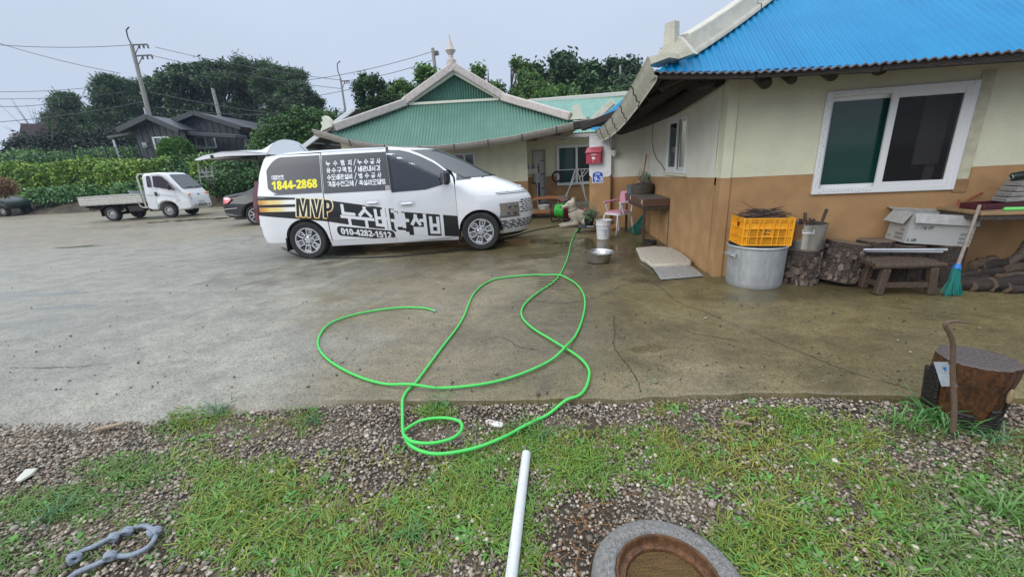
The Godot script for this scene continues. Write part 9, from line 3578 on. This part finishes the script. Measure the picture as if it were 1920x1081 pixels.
	sg.grid(srow, false, suv)
	part("film", sg, printed("sachet_print", cvb, 0.2), bg)
	for q in [[176, 806, 232, 793, 0.016, lin(0.40, 0.31, 0.21), "pale splinter of wood on the gravel", "splinter"], [1375, 790, 1410, 795, 0.010, lin(0.30, 0.22, 0.15), "short broken stick at the grass edge", "stick"]]:
		var s := MB.new()
		bar(s, G(q[0], q[1], -0.04), G(q[2], q[3], -0.04), q[4] * 2.0, q[4])
		tag(part("wood_scrap", s, mottled("scrap_" + str(q[0]), q[5] * 0.75, q[5], 6.0, 0.8, 0.3, ONE, 158)), q[6], q[7])
	for q in [[[28, 901], [48, 880], [70, 878], [58, 890], [36, 903], "cracked pale shard lying in the grass", 1], [[910, 790], [912, 785], [944, 793], [942, 800], [926, 799], "crumpled white paper scrap near the hose", 2]]:
		var s := MB.new()
		pad(s, q.slice(0, 5), -0.068, 0.012, 0.004)
		tag(part("pale_scrap", s, plain("shard%d" % q[6], lin(0.55, 0.54, 0.46) if q[6] == 1 else lin(0.62, 0.60, 0.56), 0.7)), q[5], "scrap")
	var cm := pebble(901, 0.012)
	var where := []
	var cols := PackedColorArray()
	var r := RandomNumberGenerator.new()
	r.seed = 4242
	for i in 420:
		var g := G(r.randf_range(-100, 1900), r.randf_range(500, 742)) if i < 330 else G(r.randf_range(1100, 1900), r.randf_range(560, 730))
		if g.z > edge_z(g.x) - 0.03: continue
		if g.x > 2.4 and g.z < -4.2: continue
		var s := r.randf_range(0.25, 0.9) * (1.0 if r.randf() < 0.85 else 1.6)
		where.append(Transform3D(rand_basis(r, s), g + V(0, 0.006 + 0.004 * s, 0)))
		cols.append(Color(0.05, 0.045, 0.035).lerp(Color(0.30, 0.27, 0.21), pow(r.randf(), 2.0)))
	var pb := plain("pebble", Color.WHITE, 0.6)
	pb.vertex_color_use_as_albedo = true
	var cr2 := scatter_mesh("slab_crumbs", cm, where, cols, pb, null)
	tag(cr2, "crumbs of stone and mud strewn over the slab", "crumbs", "", "stuff")
func pebble(seed_: int, s: float) -> ArrayMesh:
	var n := noise(seed_, 0.8, 2)
	var mb := MB.new()
	var rows := []
	for j in 6:
		var a := PI * j / 5.0
		var row := PackedVector3Array()
		for k in 8:
			var b := TAU * k / 8
			var d := V(sin(a) * cos(b), -cos(a) * 0.62, -sin(a) * sin(b) * 0.8)
			row.append(d * s * (1.0 + 0.38 * n.get_noise_3dv(d * 1.6)))
		rows.append(row)
	mb.grid(rows, true)
	return mb.mesh()
# ---------------------------------------------------------------- gravel and grass in the foreground
var grass_map := []
func grassy(px: float, py: float, nz: FastNoiseLite, x: float, z: float) -> float:
	if grass_map.is_empty():
		grass_map = [[120, 945, 150, 32, 1.0], [320, 880, 150, 34, 1.0], [400, 800, 90, 34, 1.0], [420, 770, 40, 26, 0.9], [580, 790, 40, 20, 0.75], [60, 1040, 140, 34, 0.8], [230, 960, 90, 30, 0.7], [420, 1000, 130, 70, 0.95], [560, 940, 170, 60, 1.0], [700, 1000, 260, 110, 1.0], [850, 900, 190, 60, 1.0], [900, 1020, 120, 90, 0.95], [820, 765, 36, 26, 1.0], [990, 815, 90, 26, 0.9], [1100, 850, 130, 50, 1.0], [1300, 850, 260, 60, 1.0], [1500, 860, 260, 70, 1.0], [1650, 920, 260, 90, 1.0], [1500, 1010, 200, 80, 0.9], [1830, 1010, 200, 120, 1.0], [1720, 800, 90, 36, 1.0], [1200, 738, 36, 14, 1.0], [1260, 770, 60, 14, 0.5], [1430, 790, 120, 24, 0.5], [1640, 830, 130, 30, 0.9], [1900, 880, 120, 70, 0.8], [500, 870, 60, 20, 0.5], [1040, 760, 30, 14, 0.4], [640, 850, 60, 18, 0.4], [1060, 900, 80, 30, 0.7]]
	var s := 0.0
	for g in grass_map:
		var dx: float = (px - g[0]) / g[2]
		var dy: float = (py - g[1]) / g[3]
		s = maxf(s, g[4] * smoothstep(1.35, 0.55, sqrt(dx * dx + dy * dy)))
	for g in [[1090, 960, 40, 80, 1.0], [1085, 1040, 60, 40, 0.9], [800, 1000, 60, 28, 0.6], [1700, 990, 60, 18, 0.4], [200, 1000, 60, 24, 0.6], [700, 985, 60, 24, 0.3]]:
		var dx: float = (px - g[0]) / g[2]
		var dy: float = (py - g[1]) / g[3]
		s *= 1.0 - g[4] * smoothstep(1.2, 0.4, sqrt(dx * dx + dy * dy))
	return clampf(s * (0.62 + 1.0 * nz.get_noise_2d(x, z)), 0, 1)
func to_px(p: Vector3) -> Vector2:
	var d := p - EYE
	var z := d.dot(c_ahead)
	if z < 0.2: return Vector2(960, 1400)
	return Vector2(960.0 + FOCAL * d.dot(c_right) / z, 540.5 - FOCAL * d.dot(c_up) / z)
func blades(seed_: int, n: int, ll: float, w: float, spread: float, flop: float) -> ArrayMesh:
	var r := RandomNumberGenerator.new()
	r.seed = seed_
	var mb := MB.new()
	for i in n:
		var a := r.randf() * TAU
		var o := V(r.randfn(), 0, r.randfn()) * spread
		var d := V(cos(a), 0, sin(a))
		var s := V(-sin(a), 0, cos(a)) * w * r.randf_range(0.7, 1.2) * 0.5
		var l := ll * r.randf_range(0.55, 1.2)
		var up := r.randf_range(0.25, 1.0) * (1.0 - flop * 0.6)
		var p0 := o
		var p1 := o + d * l * 0.30 + V(0, l * up * 0.55, 0)
		var p2 := o + d * l * 0.70 + V(0, l * up * 0.75, 0)
		var p3 := o + d * l * 1.0 + V(0, l * (up * 0.72 - 0.18), 0)
		mb.col = Color.WHITE * r.randf_range(0.7, 1.2)
		mb.col.a = 1
		mb.quad(p0 - s * 0.7, p0 + s * 0.7, p1 + s, p1 - s)
		mb.quad(p1 - s, p1 + s, p2 + s * 0.8, p2 - s * 0.8)
		mb.tri(p2 - s * 0.8, p2 + s * 0.8, p3)
	return mb.mesh()
func multi(called: String, label: String, category: String, mesh: Mesh, buf: PackedFloat32Array, m: Material) -> void:
	var mm := MultiMesh.new()
	mm.transform_format = MultiMesh.TRANSFORM_3D
	mm.use_colors = true
	mm.mesh = mesh
	mm.instance_count = buf.size() / 16
	mm.buffer = buf
	var o := MultiMeshInstance3D.new()
	o.multimesh = mm
	o.material_override = m
	o.name = numbered(called)
	add_child(o)
	tag(o, label, category, "", "stuff")
func push(buf: PackedFloat32Array, b: Basis, p: Vector3, c: Color) -> void:
	buf.append_array(PackedFloat32Array([b.x.x, b.y.x, b.z.x, p.x, b.x.y, b.y.y, b.z.y, p.y, b.x.z, b.y.z, b.z.z, p.z, c.r, c.g, c.b, 1.0]))
func build_gravel_and_grass() -> void:
	var r := RandomNumberGenerator.new()
	r.seed = 99
	var nz := noise(161, 1.6, 3)
	var tone := noise(162, 0.8, 3)
	var peb := [pebble(171, 0.011), pebble(172, 0.0115), pebble(173, 0.0105)]
	var pm := plain("pebble", Color.WHITE, 0.6)
	pm.vertex_color_use_as_albedo = true
	var gb := [PackedFloat32Array(), PackedFloat32Array(), PackedFloat32Array()]
	var tints := [Color(0.23, 0.185, 0.14), Color(0.29, 0.245, 0.185), Color(0.15, 0.13, 0.105), Color(0.19, 0.135, 0.09), Color(0.37, 0.32, 0.25), Color(0.115, 0.095, 0.075), Color(0.25, 0.215, 0.175)]
	var mud := MultiMesh.new()
	for i in 190000:
		var x := r.randf_range(-5.6, 5.0)
		var z := r.randf_range(-3.0, 0.35)
		if z > -0.7 and r.randf() < 0.6: continue
		var e := edge_z(x)
		var slope := lerpf(0.30, 0.012, smoothstep(-2.6, -0.9, x))
		if z < e + slope * 0.55 + 0.02 * nz.get_noise_1d(x * 3.0): continue
		var q := to_px(V(x, -0.07, z))
		var g := grassy(q.x, q.y, nz, x, z)
		if r.randf() < g * 0.9: continue
		if Vector2(q.x - 1090, (q.y - 985) * 0.7).length() < 60 and r.randf() < 0.4: continue
		var mc := G(1253, 1086, -0.02)
		if Vector2(x - mc.x, z - mc.z).length() < 0.285: continue
		var s := 0.45 + 0.65 * pow(r.randf(), 2.2)
		if r.randf() < 0.02: s *= 1.7
		var c: Color = tints[r.randi() % tints.size()] * r.randf_range(0.8, 1.5)
		if r.randf() < 0.012: c = Color(0.60, 0.56, 0.48)
		push(gb[i % 3], Basis(UP, r.randf() * TAU) * Basis(Vector3.RIGHT, r.randfn() * 0.25) * Basis.from_scale(V(s, s * r.randf_range(0.7, 1.1), s)), V(x, -0.088 + 0.012 * r.randf() + 0.006 * s + heap(x, z), z), c)
	for k in 3:
		multi("gravel", ["grey-brown gravel between slab and grass", "darker wet gravel chips in the foreground", "mixed small gravel stones in the foreground"][k], "gravel", peb[k], gb[k], pm)
	var short := [blades(181, 9, 0.045, 0.0042, 0.012, 0.2), blades(182, 8, 0.060, 0.0046, 0.014, 0.35)]
	var long := blades(183, 8, 0.105, 0.0055, 0.012, 0.25)
	var straw := blades(184, 6, 0.065, 0.0026, 0.02, 1.1)
	var broad := blades(185, 6, 0.05, 0.011, 0.008, 0.5)
	var bufs := [PackedFloat32Array(), PackedFloat32Array(), PackedFloat32Array(), PackedFloat32Array(), PackedFloat32Array()]
	var mc := G(1253, 1086, -0.02)
	for i in 88000:
		var x := r.randf_range(-5.2, 4.6)
		var z := r.randf_range(-2.95, 0.3)
		if z > -0.7 and r.randf() < 0.5: continue
		if z < edge_z(x) + 0.015: continue
		if Vector2(x - mc.x, z - mc.z).length() < 0.275: continue
		var q := to_px(V(x, -0.06, z))
		var g := grassy(q.x, q.y, nz, x, z)
		if r.randf() > g * 1.3: continue
		var t := tone.get_noise_2d(x, z)
		var f := clampf(0.5 + t * 0.9 + r.randfn() * 0.16, 0, 1)
		var c := Color(0.25, 0.25, 0.035).lerp(Color(0.15, 0.27, 0.026), f)
		if r.randf() < 0.22: c = Color(0.14, 0.29, 0.05)
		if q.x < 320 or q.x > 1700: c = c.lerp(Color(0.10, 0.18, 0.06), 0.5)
		c = c * r.randf_range(0.75, 1.25)
		var b := Basis(UP, r.randf() * TAU) * Basis(Vector3.RIGHT, r.randfn() * 0.18) * Basis.from_scale(ONE * r.randf_range(0.7, 1.25))
		var p := V(x, -0.088 + heap(x, z), z)
		if t < -0.12 and r.randf() < 0.35: continue
		var pick := r.randf()
		var w := clampf(0.45 - t * 1.1, 0.10, 0.95)
		if pick < w * 0.75:
			push(bufs[3], b, p, Color(0.19, 0.13, 0.045).lerp(Color(0.34, 0.26, 0.11), r.randf()) * r.randf_range(0.7, 1.15))
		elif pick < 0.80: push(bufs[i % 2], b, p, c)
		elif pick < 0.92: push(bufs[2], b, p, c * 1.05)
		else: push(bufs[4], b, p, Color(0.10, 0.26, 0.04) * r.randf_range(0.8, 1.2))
	var lm := leaf_mat("grass_blade")
	for k in 5:
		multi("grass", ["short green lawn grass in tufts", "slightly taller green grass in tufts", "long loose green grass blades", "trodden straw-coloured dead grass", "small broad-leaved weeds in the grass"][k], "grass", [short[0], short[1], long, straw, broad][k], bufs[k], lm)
	var tall := blades(186, 16, 0.17, 0.0075, 0.022, 0.15)
	var k2 := 0
	for q in [[1770, 806, 1.15, "tall blue-green grass clump at the chopping block's left foot"], [1835, 815, 0.8, "grass clump at the chopping block's front"], [1690, 800, 1.0, "blue-green grass clump left of the chopping block"], [1730, 790, 1.1, "upright grass clump beside the chopping block's bark"], [1200, 742, 0.8, "bright grass clump growing at the slab's edge by the crack"], [1165, 746, 0.5, "small grass clump at the slab's edge near the hose"], [820, 772, 0.75, "leafy weed clump inside the hose loops at the slab's edge"], [420, 778, 0.85, "grass clump on the gravel nearest the pale slab corner"], [985, 812, 0.8, "grass clump hanging over the hose"], [1010, 822, 0.75, "grass clump at the white pipe's end"], [580, 795, 0.6, "small isolated grass clump on the gravel"], [1880, 960, 1.0, "tall soft grass clump in the right-hand grass"], [770, 1010, 0.7, "lush grass clump left of the white pipe"], [120, 960, 0.8, "grass clump beside the pale shard"]]:
		var g := G(q[0], q[1], -0.085)
		g.y += heap(g.x, g.z)
		var T := thing("grass_clump", q[3], "grass clump", g, k2 * 0.9, "taller grass clumps")
		for e in 3:
			var mi := put("blades", tall, plain("clump_grass%d" % (k2 % 3), [lin(0.075, 0.20, 0.05), lin(0.06, 0.165, 0.06), lin(0.09, 0.21, 0.04)][k2 % 3], 0.5), T)
			mi.rotation.y = e * 2.1
			mi.position = V(r.randfn() * 0.025, 0, r.randfn() * 0.025)
			mi.scale = ONE * q[2] * r.randf_range(0.7, 1.0)
		k2 += 1
	var nd := PackedFloat32Array()
	var stick := MB.new()
	stick.tube([V(-0.04, 0, 0), V(0.0, 0.004, 0.003), V(0.04, 0, 0)], [0.0012, 0.002, 0.001], 4, false)
	for i in 130:
		var c := G(r.randfn() * 70 + 1090, r.randfn() * 60 + 985, -0.075)
		push(nd, Basis(UP, r.randf() * TAU) * Basis.from_scale(ONE * r.randf_range(0.5, 1.3)), c + V(0, 0.006 * r.randf(), 0), Color(0.30, 0.15, 0.06) * r.randf_range(0.5, 1.1))
	multi("fallen_needles", "reddish fallen needles and twigs on the bare soil by the manhole", "needles", stick.mesh(), nd, pm)
